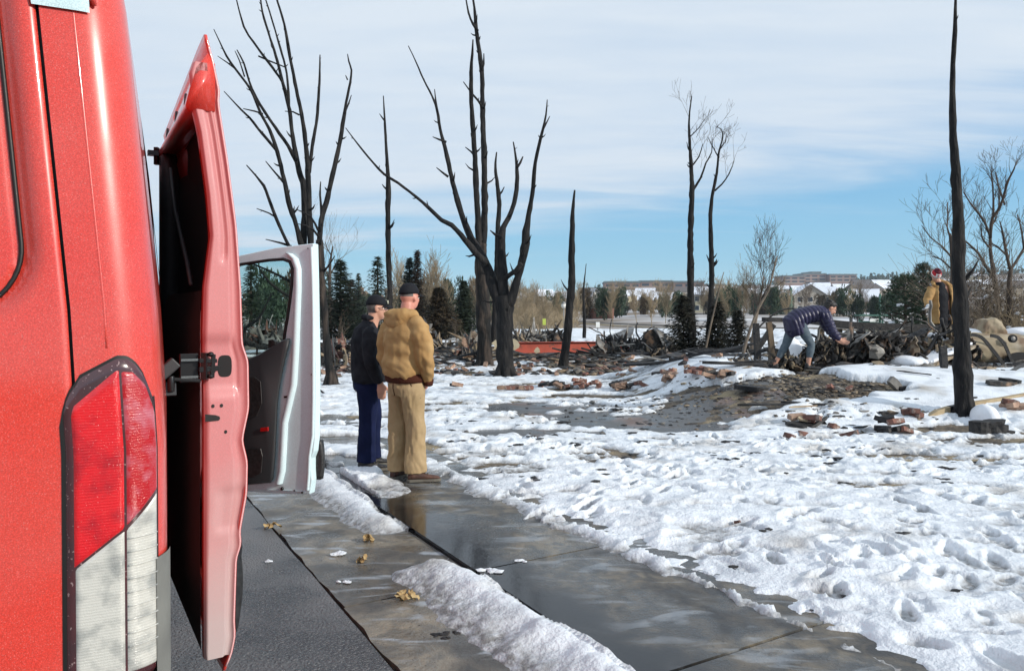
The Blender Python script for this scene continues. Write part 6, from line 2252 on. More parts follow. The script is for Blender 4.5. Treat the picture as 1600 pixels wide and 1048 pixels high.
def cap(parent, P, rot, m='black_cloth', emblem=False, s=1.0):
    sd, fw, u = [Vector(rot.col[i]) for i in range(3)]
    rows = []
    for k in range(8):
        a = k / 7 * pi / 2 * .97
        r_ = cos(a) ** .75
        z = .040 + .098 * sin(a)
        rows.append([P(.084 * r_ * cos(t), -.012 + .104 * r_ * sin(t) - .006 * sin(a), z - .018 * (sin(t) < 0) * (1 - sin(a)) * abs(sin(t))) for t in np.linspace(0, 2 * pi, 25)[:-1]])
    mb = MB(); mb.loft(rows, 0, True)
    o = mb.build('cap', m, parent, local=True, fix=True)
    mb = MB(); top = []; bot = []
    rows = []
    for k in range(9):
        t = (k / 8 - .5) * 2
        x = .070 * t
        back = .062 + .030 * (1 - t * t) ** .5 if abs(t) < 1 else .062
        front = back + .078 * (1 - abs(t) ** 2.4)
        zc = .046 - .012 * t * t
        rows.append([P(x, back - .01, zc), P(x, (back + front) / 2, zc - .002), P(x, front, zc - .012), P(x, front, zc - .016), P(x, (back + front) / 2, zc - .007), P(x, back - .01, zc - .005)])
    mb.loft(rows, 0, True)
    mb.build('peak', m, o, local=True, fix=True)
    mb = MB(); mb.ellip(P(0, -.014, .139), (.007, .007, .004), rot, nu=8, nv=5); mb.build('button', m, o, local=True)
    if emblem:
        mb = MB()
        pts = [P(x_, .080 + .012 * (1 - abs(x_) * 20) - z_ * .25 + .012, .062 + z_) for x_, z_ in ((-.022, 0), (.022, 0), (.022, .022), (.010, .034), (-.010, .034), (-.022, .022))]
        mb.prism(pts, fw * .008); mb.build('cap_badge', 'pale_emblem', o, local=True, fix=True)


def shoe(parent, heel, d, s=1.0, m='boot_brown', lift=0.0, name='boot', high=.10):
    """heel: ground point under the heel, d: direction of the toe"""
    d = d.normalized(); sd = Vector((d.y, -d.x, 0)).normalized(); u = sd.cross(d)
    if u.z < 0: u = -u
    P = lambda x, y, z: heel + sd * x * s + d * y * s + u * z * s
    mb = MB(); rows = []
    for y, w, h0, h1 in ((-.035, .026, .018, .060), (-.01, .036, .016, .10), (.05, .037, .016, .098), (.10, .038, .016, .082), (.15, .044, .016, .064), (.20, .047, .018, .054), (.24, .040, .018, .046), (.262, .022, .02, .036)):
        rows.append([P(w * cos(t), y, (h0 + h1) / 2 + (h1 - h0) / 2 * math.copysign(abs(sin(t)) ** .8, sin(t))) for t in np.linspace(0, 2 * pi, 17)[:-1]])
    mb.loft(rows)
    mb.capsule(P(0, .01, .06), P(0, .005, high), .044 * s, .040 * s, 12)
    o = grow(mb, name, m, parent, .008, 2, local=True)
    mb = MB(); rows = []
    for y, w in ((-.042, .022), (-.02, .038), (.05, .038), (.10, .037), (.15, .046), (.20, .050), (.245, .042), (.270, .020)):
        rows.append([P(-w, y, 0), P(w, y, 0), P(w, y, .024), P(-w, y, .024)])
    mb.loft(rows, 0, False); mb.build('sole', 'sole', o, local=True, fix=True, bevel=.003)
    mb = MB()
    for k in range(4):
        y = .075 + k * .024
        mb.tube([P(-.026, y, .092 - k * .009), P(0, y + .006, .103 - k * .0105), P(.026, y, .092 - k * .009)], .0035, 5)
    q = mb.build('laces', 'sole', o, local=True); q['kind'] = 'stuff'
    return o


Z = Vector((0, 0, 1))
# ---- man in the tan duck jacket: back to the camera, turned a little to the right
def standing_tan():
    root = thing('person', 'person in tan canvas work jacket, khaki trousers and black cap, back to the camera', 'person', (-0.985, 6.86, 0.033), R(-38))
    mb = MB()
    c = Vector((0.0, 0.05, 1.685)); fw = Vector((-0.05, 1, -0.08))
    P, rot = head(mb, c, fw, Z)
    mb.capsule((0, .0, 1.47), (0, .02, 1.62), .068, .060)
    sweep(mb, [((0, 0, .88), .13, .10), ((0, .01, 1.0), .15, .11), ((0, .0, 1.25), .16, .11), ((0, -.01, 1.40), .16, .10), ((0, -.01, 1.47), .09, .07)])
    for sx in (-1, 1):
        mb.capsule((.09 * sx, 0, .88), (.098 * sx, .01, .50), .065, .048); mb.capsule((.098 * sx, .01, .5), (.106 * sx, 0, .10), .048, .036)
        mb.capsule((.15 * sx, 0, 1.40), (.250 * sx, -.02, 1.14), .05, .042)
        mb.capsule((.250 * sx, -.02, 1.14), (.205 * sx, .09, .95), .042, .03)
        hand(mb, Vector((.200 * sx, .09, .95)), Vector((-.45 * sx, .25, -1)), .4, Vector((-sx * .4, 1, 0)), Vector((-sx, 0, 0)))
    b = grow(mb, 'body', ['skin_pink', 'hair_grey'], root, .009, 3, local=True,
             colour=lambda q: ((q[:, 2] > 1.70) & (q[:, 1] < 0.045) & (np.abs(q[:, 0]) < .074)).astype(int))
    eyes(b, P, rot)
    cap(root, P, rot)
    # trousers
    mb = MB()
    sweep(mb, [((0, 0, 1.02), .165, .125), ((0, -.01, .95), .178, .140), ((0, -.015, .86), .182, .145), ((0, -.01, .79), .17, .13)])
    for sx, kf in ((-1, .0), (1, .02)):
        sweep(mb, [((.082 * sx, -.01, .86), .100, .125), ((.092 * sx, 0, .74), .102, .112), ((.098 * sx, .01 + kf, .52), .092, .096), ((.103 * sx, kf, .30), .090, .098), ((.106 * sx, kf, .12), .086, .104), ((.106 * sx, kf, .075), .090, .108)])
    grow(mb, 'trousers', 'khaki', root, .010, 3, fold=.020, fscale=(10, 10, 6), seed=4, local=True)
    for pts_ in ([(.150, -.085, .90), (.178, -.055, .82), (.196, -.005, .77)], [(-.150, -.085, .90), (-.178, -.055, .82), (-.196, -.005, .77)], [(0, -.158, .93), (0, -.162, .86), (0, -.140, .79)]):
        mb = MB(); mb.tube([Vector(q_) for q_ in pts_], .0035, 5); mb.build('pocket_seam', 'rib_brown', root, local=True)
    # jacket
    mb = MB()
    sweep(mb, [((0, 0, .975), .185, .150), ((0, -.01, 1.01), .215, .175), ((0, -.02, 1.10), .228, .182), ((0, -.025, 1.25), .228, .176), ((0, -.03, 1.38), .218, .158), ((0, -.02, 1.46), .175, .120), ((0, 0, 1.52), .10, .09)])
    for sx in (-1, 1):
        sweep(mb, [((.13 * sx, -.02, 1.45), .085, .085), ((.20 * sx, -.02, 1.40), .092, .095), ((.245 * sx, -.03, 1.26), .080, .088), ((.268 * sx, -.03, 1.13), .076, .082), ((.255 * sx, .02, 1.03), .072, .074), ((.220 * sx, .07, .95), .060, .060), ((.205 * sx, .09, .915), .050, .050)], side=Vector((0, 1, 0)))
    grow(mb, 'jacket', 'duck_canvas', root, .011, 3, fold=.030, fscale=(7, 7, 7), seed=9, local=True)
    mb = MB()   # hood lying on the shoulders
    pts = []
    for k in range(11):
        a = R(-200 + k * 22)
        pts.append(Vector((.125 * cos(a), .0 + .115 * sin(a), 1.525 - .02 * (sin(a) > 0) + .012 * cos(a * 2))))
    mb.tube(pts, [.030, .045, .058, .062, .066, .070, .066, .062, .056, .042, .028], 12)
    mb.ellip((-.03, -.125, 1.475), (.125, .055, .085)); mb.ellip((-.055, -.13, 1.535), (.09, .06, .045))
    grow(mb, 'hood', 'duck_canvas', root, .010, 4, fold=.012, fscale=(9, 9, 9), seed=3, local=True)
    mb = MB()
    sweep(mb, [((0, -.008, .905), .190, .156), ((0, -.008, .92), .202, .168), ((0, -.008, .965), .208, .174), ((0, -.008, .985), .20, .165)])
    mb.build('waistband', 'rib_brown', root, local=True)
    for sx in (-1, 1):
        mb = MB(); sweep(mb, [((.208 * sx, .085, .93), .050, .050), ((.195 * sx, .095, .885), .044, .044)], side=Vector((0, 1, 0))); mb.build('cuff', 'rib_brown', root, local=True)
        mb = MB()
    shoe(root, Vector((-.105, -.05, 0)), Vector((-.15, 1, 0)))
    shoe(root, Vector((.105, -.03, 0)), Vector((.75, .9, 0)), 1.0)
    return root


standing_tan()


def standing_navy():
    root = thing('person', 'person in black fleece, navy trousers and black cap with pale badge, seen from the side', 'person', (-1.43, 7.36, 0.033), R(-72))
    mb = MB()
    c = Vector((0.0, 0.085, 1.585)); fw = Vector((0.10, 1, -0.12))
    P, rot = head(mb, c, fw, Z)
    mb.capsule((0, .02, 1.38), (0, .06, 1.53), .066, .060)
    sweep(mb, [((0, 0, .84), .13, .11), ((0, .02, .95), .15, .13), ((0, .02, 1.15), .16, .13), ((0, -.01, 1.32), .16, .10), ((0, 0, 1.39), .09, .07)])
    for sx in (-1, 1):
        kf = .05 if sx < 0 else -.03
        mb.capsule((.08 * sx, 0, .82), (.09 * sx, .01 + kf, .48), .060, .045); mb.capsule((.09 * sx, .01 + kf, .48), (.096 * sx, kf, .10), .045, .034)
        mb.capsule((.15 * sx, 0, 1.33), (.225 * sx, -.01, 1.06), .05, .042)
        mb.capsule((.225 * sx, -.01, 1.06), (.215 * sx, .09, .86), .042, .03)
        hand(mb, Vector((.215 * sx, .09, .86)), Vector((0, .12, -1)), .55, Vector((0, 1, 0)), Vector((-sx, 0, 0)), 1.1)
    b = grow(mb, 'body', ['skin', 'hair_grey'], root, .009, 3, local=True,
             colour=lambda q: ((q[:, 2] > 1.545) & (q[:, 1] < 0.07) & (np.abs(q[:, 0]) < .074)).astype(int))
    eyes(b, P, rot)
    cap(root, P, rot, emblem=True)
    # spectacles arm
    mb = MB(); mb.tube([P(.083, 0, .008), P(.082, .05, .010), P(.060, .105, .008)], .003, 5); mb.tube([P(-.083, 0, .008), P(-.082, .05, .010), P(-.060, .105, .008)], .003, 5); mb.tube([P(-.060, .105, .008), P(0, .112, .012), P(.060, .105, .008)], .003, 5)
    q = mb.build('glasses', 'chrome', root, local=True); q['kind'] = 'stuff'
    mb = MB()
    sweep(mb, [((0, 0, .98), .155, .135), ((0, -.01, .88), .165, .140), ((0, -.01, .78), .155, .13)])
    for sx, kf in ((-1, .05), (1, -.03)):
        sweep(mb, [((.078 * sx, -.01, .84), .090, .118), ((.085 * sx, kf * .4, .70), .090, .105), ((.09 * sx, .01 + kf, .48), .080, .088), ((.094 * sx, kf, .28), .076, .086), ((.096 * sx, kf, .12), .074, .088), ((.096 * sx, kf, .085), .078, .092)])
    grow(mb, 'trousers', 'navy_trousers', root, .010, 3, fold=.015, fscale=(10, 10, 6), seed=14, local=True)
    mb = MB()
    sweep(mb, [((0, .01, .86), .185, .175), ((0, .01, .90), .192, .185), ((0, .02, 1.02), .200, .190), ((0, .015, 1.15), .208, .182), ((0, -.015, 1.28), .205, .158), ((0, -.01, 1.37), .165, .12), ((0, .01, 1.43), .090, .085), ((0, .02, 1.47), .075, .075)])
    for sx in (-1, 1):
        sweep(mb, [((.12 * sx, -.01, 1.37), .078, .08), ((.18 * sx, -.01, 1.32), .082, .086), ((.232 * sx, -.02, 1.18), .072, .078), ((.250 * sx, -.01, 1.05), .068, .072), ((.236 * sx, .04, .95), .062, .062), ((.218 * sx, .085, .865), .046, .046)], side=Vector((0, 1, 0)))
    grow(mb, 'jacket', 'black_fleece', root, .011, 3, fold=.020, fscale=(7, 7, 6), seed=19, local=True)
    mb = MB(); mb.tube([P(-.05, -.02, -.10), P(-.06, -.08, -.10), P(0, -.115, -.098), P(.06, -.08, -.10), P(.05, -.02, -.10)], [.02, .032, .036, .032, .02], 10)
    grow(mb, 'hood', 'black_fleece', root, .010, 4, local=True)
    shoe(root, Vector((-.095, .0, 0)), Vector((-.2, 1, 0)), m='shoe_black', name='shoe')
    shoe(root, Vector((.095, -.08, 0)), Vector((.12, 1, 0)), m='shoe_black', name='shoe')
    return root


standing_navy()


# ---- person stooping over the debris, in profile, facing right
def stooping():
    Y0 = 13.0; K = Y0 / F
    def p(px, py, dy=0.0): return at(px, py, Y0) + Vector((0, dy, 0)) * 1.0
    org = at(1236, 577, Y0)
    root = thing('person', 'person stooping to the right in dark puffer jacket and grey cropped leggings, reaching into debris', 'person', tuple(org))
    S_ = Vector((0, 1, 0))
    n_, f_ = -.11, .13          # near and far side
    hipN, hipF = p(1243, 500, -.08), p(1246, 499, .09)
    kneeF, ankF = p(1231, 539, .10), p(1216, 567, .12)          # trailing leg
    kneeN, ankN = p(1264, 538, -.10), p(1259, 566, -.12)
    shN, shF = p(1284, 492, -.17), p(1286, 491, .17)
    elN, haN = p(1293, 516, -.20), p(1306, 530, -.16)
    elF, haF = p(1299, 512, .20), p(1311, 531, .10)
    mb = MB()
    mb.capsule(hipN, kneeN, .085, .058); mb.capsule(kneeN, ankN, .055, .038); mb.capsule(hipF, kneeF, .085, .058); mb.capsule(kneeF, ankF, .055, .038)
    sweep(mb, [(p(1238, 499), .13, .11), (p(1252, 494), .14, .11), (p(1270, 490), .15, .11), (p(1286, 490), .13, .10)], side=S_)
    mb.capsule(p(1284, 489), p(1294, 483), .060, .056)
    hc = p(1297.5, 481.5)
    P, rot = head(mb, hc, Vector((.78, -.12, -.62)), Vector((.62, 0, .78)), .98)
    for a, b, c in ((shN, elN, haN), (shF, elF, haF)):
        mb.capsule(a, b, .05, .040); mb.capsule(b, c, .040, .027)
        hand(mb, c, (Vector((.75, 0, -.35))), .7, Vector((0.1, 0, 1)), None, 1.05)
    for a, fy in ((ankN, -.12), (ankF, .12)):
        mb.capsule(a, a + Vector((-.01, 0, -.07)), .037, .036)
    b = grow(mb, 'body', 'skin', root, .009, 3)
    for x in (-1, 1):
        e_ = MB(); e_.ellip(P(.031 * x, .083, .006), (.012, .009, .006), rot, nu=10, nv=7); e_.build('eye', 'eye_white', b)
    # hair
    mb = MB()
    mb.ellip(P(0, -.035, .045), (.088, .100, .092), rot, nu=18, nv=12)
    mb.ellip(P(0, -.060, -.02), (.078, .070, .085), rot); mb.ellip(P(0, .012, .090), (.064, .060, .034), rot)
    for k in range(26):
        a = tr.uniform(0, 6.28); h = tr.uniform(-.02, .11)
        mb.ellip(P(.078 * cos(a), -.04 + .085 * sin(a) * (1 if sin(a) < 0 else .8), h), (.02, .02, .018), rot, nu=7, nv=5)
    grow(mb, 'hair', 'hair_dark', root, .008, 1, fold=.01, fscale=(30, 30, 30))
    # leggings
    mb = MB()
    sweep(mb, [(p(1243, 495), .14, .10), (p(1243, 501), .15, .12), (p(1246, 509), .15, .12)], side=S_)
    for h_, k_, a_, cut in ((hipN, kneeN, ankN, .72), (hipF, kneeF, ankF, .74)):
        q = k_.lerp(a_, .35); e = k_.lerp(a_, cut)
        sweep(mb, [(h_, .098, .112), (h_.lerp(k_, .5), .084, .094), (k_, .064, .068), (q, .064, .068), (e, .047, .048)], side=S_)
    grow(mb, 'leggings', 'legging_grey', root, .010, 3, fold=.006, fscale=(12, 12, 12), seed=6)
    # puffer jacket
    mb = MB()
    sweep(mb, [(p(1248, 521), .17, .15), (p(1243, 512), .195, .185), (p(1241, 503), .200, .200), (p(1248, 497), .19, .175), (p(1260, 492.5), .185, .150), (p(1271, 490), .195, .150), (p(1282, 489.5), .185, .135), (p(1290, 487), .12, .095)], side=S_)
    for a, b_, c in ((shN, elN, haN), (shF, elF, haF)):
        sweep(mb, [(a + Vector((-.08, 0, 0)), .08, .08), (a, .082, .088), (a.lerp(b_, .5), .072, .078), (b_, .066, .070), (b_.lerp(c, .5), .058, .060), (b_.lerp(c, .93), .045, .045)], side=S_)
    o = grow(mb, 'puffer_jacket', 'puffer_navy', root, .010, 3)
    # quilted ribs
    me = o.data; nv = len(me.vertices)
    co_ = np.empty(nv * 3); me.vertices.foreach_get('co', co_); co_ = co_.reshape(-1, 3)
    no_ = np.empty(nv * 3); me.vertices.foreach_get('normal', no_); no_ = no_.reshape(-1, 3)
    X_ = co_[:, 0] + org.x; Z_ = co_[:, 2] + org.z
    ax = (p(1284, 489) - p(1243, 503)); L = ax.length; ax = ax.normalized(); s0 = p(1243, 503)
    u = (X_ - s0.x) * ax.x + (Z_ - s0.z) * ax.z
    arm = (X_ > shN.x - .02) & (Z_ < shN.z - .05)
    ua = (X_ - shN.x) * .45 - (Z_ - shN.z) * .9
    w_ = np.where(arm, ua, u + 0.03 * np.sin(co_[:, 1] * 9))
    puff_ = np.abs(np.sin(w_ * pi / .068)) ** .6
    co_ = co_ + no_ * ((puff_ - .6) * .022 + fbm(co_[:, 0] * 14 + co_[:, 1] * 14, co_[:, 2] * 14, 3, 2) * .006)[:, None]
    me.vertices.foreach_set('co', co_.ravel()); me.update()
    mb = MB(); mb.tube([p(1289, 491.5, -.06), p(1293, 487.5, -.075), p(1290, 483, -.06)], [.022, .026, .022], 8); mb.build('collar', 'puffer_navy', root)
    def sneaker(a, d, lift):
        h = a + Vector((-.035 * d.x, 0, -.115 + lift))
        o_ = shoe_world(root, h, d)
    return root, p, ankN, ankF


def shoe_world(root, heel, d, s=1.0, m='shoe_black', name='sneaker', tilt=0.0):
    org = ORI[root.name]
    o = shoe(root, heel - org, d, s, m, name=name)
    return o


rt_, p_, aN_, aF_ = stooping()
shoe_world(rt_, aN_ + Vector((-.03, 0, -.135)), Vector((1, -.15, 0)))
shoe_world(rt_, aF_ + Vector((-.05, 0, -.125)), Vector((.75, -.1, -.5)))


# ---- person in the knit hat, facing the camera, behind the black rail
def knit_hat():
    Y0 = 15.6
    def p(px, py, dy=0.0): return at(px, py, Y0) + Vector((0, dy, 0))
    org = at(1470, 540, Y0)
    root = thing('person', 'person in open tan coat, white work gloves and red and white knit hat, looking down', 'person', tuple(org))
    mb = MB()
    fw = Vector((-.16, -.70, -.80)); hc = p(1462, 431)
    P, rot = head(mb, hc, fw, Vector((-.05, -.72, .70)))
    mb.capsule(p(1467, 447), p(1464, 436), .07, .06)
    sweep(mb, [(p(1471, 520), .15, .11), (p(1471, 500), .16, .12), (p(1470, 470), .17, .12), (p(1469, 450), .17, .10), (p(1468, 444), .10, .07)])
    shL, elL, haL = p(1455, 451, -.02), p(1446, 469, -.08), p(1438, 478, -.30)
    shR, elR, haR = p(1486, 450), p(1496, 473, .02), p(1489, 493, -.10)
    for a, b, c in ((shL, elL, haL), (shR, elR, haR)):
        mb.capsule(a, b, .05, .042); mb.capsule(b, c, .04, .03)
    for x0, f in ((1467, p(1467, 545, 0)), (1475, p(1475, 545, 0))):
        mb.capsule(p(x0, 512), f, .05, .04)
    b = grow(mb, 'body', 'skin', root, .010, 3)
    for x in (-1, 1):
        e_ = MB(); e_.ellip(P(.031 * x, .083, .006), (.012, .009, .006), rot, nu=10, nv=7); e_.build('eye', 'eye_white', b)
    mb = MB()
    sweep(mb, [(p(1472, 552), .15, .13), (p(1471, 525), .17, .14), (p(1471, 500), .165, .13)])
    grow(mb, 'trousers', 'black_cloth', root, .012, 3, fold=.01)
    mb = MB()
    sweep(mb, [(p(1468, 510, -.03), .155, .125), (p(1468, 485, -.03), .165, .13), (p(1468, 460, -.03), .165, .12), (p(1467, 447, -.02), .11, .09), (p(1466, 441, -.02), .075, .07)])
    grow(mb, 'shirt', 'black_cloth', root, .012, 3, fold=.014, fscale=(8, 8, 8))
    # coat: back and two open fronts, sleeves
    mb = MB()
    rows = []
    for py, w, d_, open_ in ((506, .26, .20, .06), (490, .255, .20, .065), (470, .25, .19, .070), (455, .235, .17, .07), (447, .20, .14, .065), (441, .14, .11, .05)):
        c = p(1471, py)
        outer = []; inner = []
        a0 = -pi / 2 + open_ / .2 * 1.75
        for k in range(25):
            a = a0 + (2 * pi - 2 * (a0 + pi / 2)) * k / 24
            outer.append(c + Vector((w * cos(a), d_ * sin(a), 0))); inner.append(c + Vector(((w - .035) * cos(a), (d_ - .035) * sin(a), 0)))
        rows.append(outer + inner[::-1])
    mb.loft(rows)
    for a, b_, c in ((shL, elL, haL), (shR, elR, haR)):
        sweep(mb, [(a + Vector((0, .0, .02)), .085, .085), (a.lerp(b_, .3), .088, .088), (b_, .080, .080), (b_.lerp(c, .5), .072, .072), (b_.lerp(c, .95), .062, .062)], side=Vector((0, 1, 0)) if c is haR else Vector((1, 0, 0)))
    grow(mb, 'coat', 'duck_canvas', root, .011, 3, fold=.024, fscale=(9, 9, 7), seed=29)
    mb = MB(); mb.tube([p(1455, 446, -.10), p(1460, 441, .05), p(1468, 438.5, .13), p(1478, 441, .06), p(1482, 447, -.09), p(1481, 462, -.13)], [.03, .05, .06, .05, .035, .02], 10)
    grow(mb, 'hood', 'duck_canvas', root, .010, 3, fold=.01)
    for (c, d, t) in ((haL, Vector((-.65, -.5, -.42)), Vector((0.2, -1, .4))), (haR, Vector((.05, -.2, -1)), Vector((-1, -.2, 0)))):
        mb = MB(); hand(mb, c, d, .35, t, None, 1.35); mb.capsule(c - d.normalized() * .05, c + d.normalized() * .03, .048, .045)
        grow(mb, 'glove', 'glove_white', root, .009, 2, fold=.006, fscale=(20, 20, 20))
    # knit hat: dark crown, red sides with a white panel and leaf, white turn-up
    mb = MB(); rows = []
    sd, fwv, u = [Vector(rot.col[i]) for i in range(3)]
    def hatring(z, r_, m=24): return [P(r_ * cos(t), -.012 + r_ * 1.15 * sin(t), z) for t in np.linspace(0, 2 * pi, m + 1)[:-1]]
    mb.loft([hatring(z, r_) for z, r_ in ((.02, .088), (.06, .093), (.10, .088), (.135, .072), (.160, .045), (.168, .012))])
    hat = mb.build('knit_hat', 'knit_red', root, fix=True)
    mb = MB(); mb.loft([hatring(z, r_) for z, r_ in ((.012, .091), (.014, .0965), (.045, .099), (.060, .097), (.062, .091))]); mb.build('turn_up', 'knit_white', hat, fix=True)
    mb = MB(); mb.loft([hatring(z, r_) for z, r_ in ((.135, .076), (.15, .062), (.170, .035), (.176, .008))]); mb.build('hat_crown', 'knit_dark', hat, fix=True)
    mb = MB(); mb.loft([hatring(z, r_) for z, r_ in ((.024, .0985), (.026, .1005), (.036, .1005), (.038, .0985))]); mb.build('dark_stripe', 'knit_dark', hat, fix=True)
    # white panel and leaf, a little to the left of the front
    def hp(x, z, off=.0):
        rr_ = float(np.interp(z, [.06, .10, .135], [.095, .090, .074])) + off
        a = pi / 2 + x / rr_
        return P(rr_ * cos(a), -.012 + rr_ * 1.15 * sin(a), z)
    mb = MB()
    rws = [[hp(x, z, .004) for x in np.linspace(-.048, .052, 9)] for z in (.063, .08, .10, .118, .128)]
    mb.loft(rws, 0, True, cap=False, closed=False); mb.build('hat_panel', 'knit_white', hat)
    leaf = [(0, 1), (.16, .62), (.36, .74), (.30, .30), (.50, .48), (.56, .30), (.86, .30), (.74, .06), (.84, -.04), (.42, -.42), (.46, -.58), (.06, -.52), (.04, -.95),
            (-.04, -.95), (-.06, -.52), (-.46, -.58), (-.42, -.42), (-.84, -.04), (-.74, .06), (-.86, .30), (-.56, .30), (-.50, .48), (-.30, .30), (-.36, .74), (-.16, .62)]
    mb = MB(); vs = [hp(.002, .094, .012)] + [hp(.002 + a * .030, .094 + b_ * .027, .009) for a, b_ in leaf]
    mb.add(vs, [(0, i + 1, (i + 1) % len(leaf) + 1) for i in range(len(leaf))]); mb.build('leaf_emblem', 'knit_red', hat, fix=True)
    mb = MB(); mb.ellip(P(0, -.01, .182), (.026, .026, .02), rot); mb.build('pompom', 'knit_dark', hat)
    for x in (-1, 1):
        shoe(root, p(1470 + x * 8, 548, 0) - org, Vector((.1 * x, -1, 0)), m='shoe_black')
    return root


knit_hat()
# ------------------------------------------------------------------ ruins and debris
dr = random.Random(77)


def gz(x, y):
    """top of whatever lies there: soil or snow"""
    i = int((x + 10) / .05); j = int((y - 2) / .05)
    return float(GT[min(max(j, 0), GT.shape[0] - 1), min(max(i, 0), GT.shape[1] - 1)])


_gx, _gy = np.meshgrid(np.arange(-10, 13, .05), np.arange(2, 36, .05))
GT = base_h(_gx, _gy) + np.maximum(snow_t(_gx, _gy), 0)


def onground(px, py, lo=8.0, hi=34.0):
    """walk along the sight line of a pixel until it meets the soil or snow"""
    Y = lo
    while Y < hi:
        p = at(px, py, Y)
        if p.z <= gz(p.x, p.y): return p
        Y += 0.04
    return at(px, py, hi)


def rotm(rx, ry, rz):
    return Matrix.Rotation(rz, 3, 'Z') @ Matrix.Rotation(ry, 3, 'Y') @ Matrix.Rotation(rx, 3, 'X')


# one brick mesh with chipped corners, shared by all
def brick_mesh(seed, m, L=.215, Wd=.10, H=.065):
    rd = random.Random(seed); bm = bmesh.new()
    bmesh.ops.create_cube(bm, size=1)
    bmesh.ops.scale(bm, vec=(L, Wd, H), verts=bm.verts)
    bmesh.ops.bevel(bm, geom=bm.edges[:], offset=.006, segments=1, affect='EDGES')
    for v in bm.verts: v.co += Vector((rd.uniform(-1, 1), rd.uniform(-1, 1), rd.uniform(-1, 1))) * .006
    me = bpy.data.meshes.new('brick'); bm.to_mesh(me); bm.free(); me.materials.append(MATS[m]); return me


BR = [brick_mesh(1, 'brick_red'), brick_mesh(2, 'brick_red'), brick_mesh(3, 'brick_pale'), brick_mesh(4, 'char_flat', .2, .1, .06), brick_mesh(5, 'brick_red', .13, .1, .065)]


def brick(loc, rot, k=0, label=None, group=None, parent=None, scale=1.0):
    o = bpy.data.objects.new('brick', BR[k]); COL.objects.link(o)
    o.location = loc; o.rotation_euler = rot; o.scale = (scale,) * 3
    if parent is not None: o.parent = parent
    else: tag(o, label, 'brick', group)
    return o


def chunk(label, px, py, n, spread, ks, seed, lo=8, stack=1, cat='brick pile', rowx=False):
    rd = random.Random(seed)
    c = onground(px, py, lo)
    root = thing('brick_pile', label, cat, (c.x, c.y, c.z - .01), 0, 'heaps of fallen bricks along the snow edge')
    for i in range(n):
        if rowx: x = (i - n / 2) * .085 + rd.uniform(-.01, .01); y = rd.uniform(-.02, .02); rz = pi / 2 + rd.uniform(-.1, .1)
        else: x = rd.uniform(-spread, spread); y = rd.uniform(-.18, .18); rz = rd.uniform(0, 3.1)
        z = .04 + (rd.random() * .07 * stack if not rowx else .03)
        brick((x, y, z), (rd.uniform(-.35, .35) * (not rowx), rd.uniform(-.35, .35) * (not rowx), rz), rd.choice(ks), parent=root)
    return root


chunk('single pale brick lump alone on the snow left of the forked tree', 713, 606, 2, .06, [2, 3], 1, 12)
chunk('straight fallen brick course lying flat right below the forked tree', 808, 610, 8, .3, [0, 1, 2], 2, 12, rowx=True)
chunk('dark and red bricks strewn just right of the straight brick course', 862, 606, 11, .38, [0, 3, 2, 3], 3, 12)
chunk('compact heap of red bricks below the leaning charred trunk', 918, 606, 12, .22, [0, 1, 4], 4, 12, stack=2)
chunk('long ragged row of pale and red bricks at the foot of the mound', 988, 607, 16, .38, [0, 2, 2, 3], 5, 12)
chunk('bricks poking from the left flank of the snowy mound', 1048, 594, 13, .30, [0, 2, 2], 6, 11)
chunk('pinkish brick fragments on the mound above the others', 1092, 583, 9, .24, [0, 2, 4], 7, 11)
chunk('bricks beside the dirt patch under the snow hump', 1128, 590, 12, .3, [2, 3, 3, 2], 8, 10)
chunk('blackened bricks and red top pieces right of the two small red ones', 1398, 676, 7, .13, [3, 3, 0], 9, 8, stack=2)
chunk('few red bricks beside the black shards on the near snow', 1258, 662, 4, .12, [0, 2], 10, 8)
chunk('pair of brick lumps left of the wooden beam end', 1424, 650, 3, .07, [0, 3], 11, 8)
chunk('small red bricks under the beam at the right edge', 1582, 640, 4, .12, [0, 2], 12, 8)
for (px, py, k, lab) in ((1234, 684, 4, 'small red brick half standing, leftmost of the near red ones'), (1254, 680, 4, 'tiny red brick fragment right of the half standing one'), (1303, 669, 4, 'red brick fragment level with the black shards'), (1327, 681, 0, 'tilted pinkish brick sunk in snow below the red fragment'),
                         (1300, 610, 0, 'brick standing upright on the mound snow'), (1152, 816, 4, 'small orange brick crumb in the near trampled snow'), (565, 612, 2, 'pale brick on the snow left of the navy trousers')):
    p = onground(px, py, 4.5)
    brick(p + Vector((0, 0, .02 if py < 800 else .005)), (dr.uniform(-.4, .4), dr.uniform(.1, .6), dr.uniform(0, 3)), k, lab, scale=1 if py < 800 else .3)

# scattered bricks through the rubble
for i in range(130):
    px = dr.uniform(500, 1130); py = dr.uniform(556, 588)
    if 540 < px < 690 and dr.random() < .6: continue
    p = onground(px, py, 14)
    brick(p + Vector((0, 0, .03)), (dr.uniform(-.5, .5), dr.uniform(-.5, .5), dr.uniform(0, 3)), dr.choice([0, 2, 2, 2, 3, 4]), 'loose brick among the rubble behind the charred trees', 'loose bricks in the rubble band')

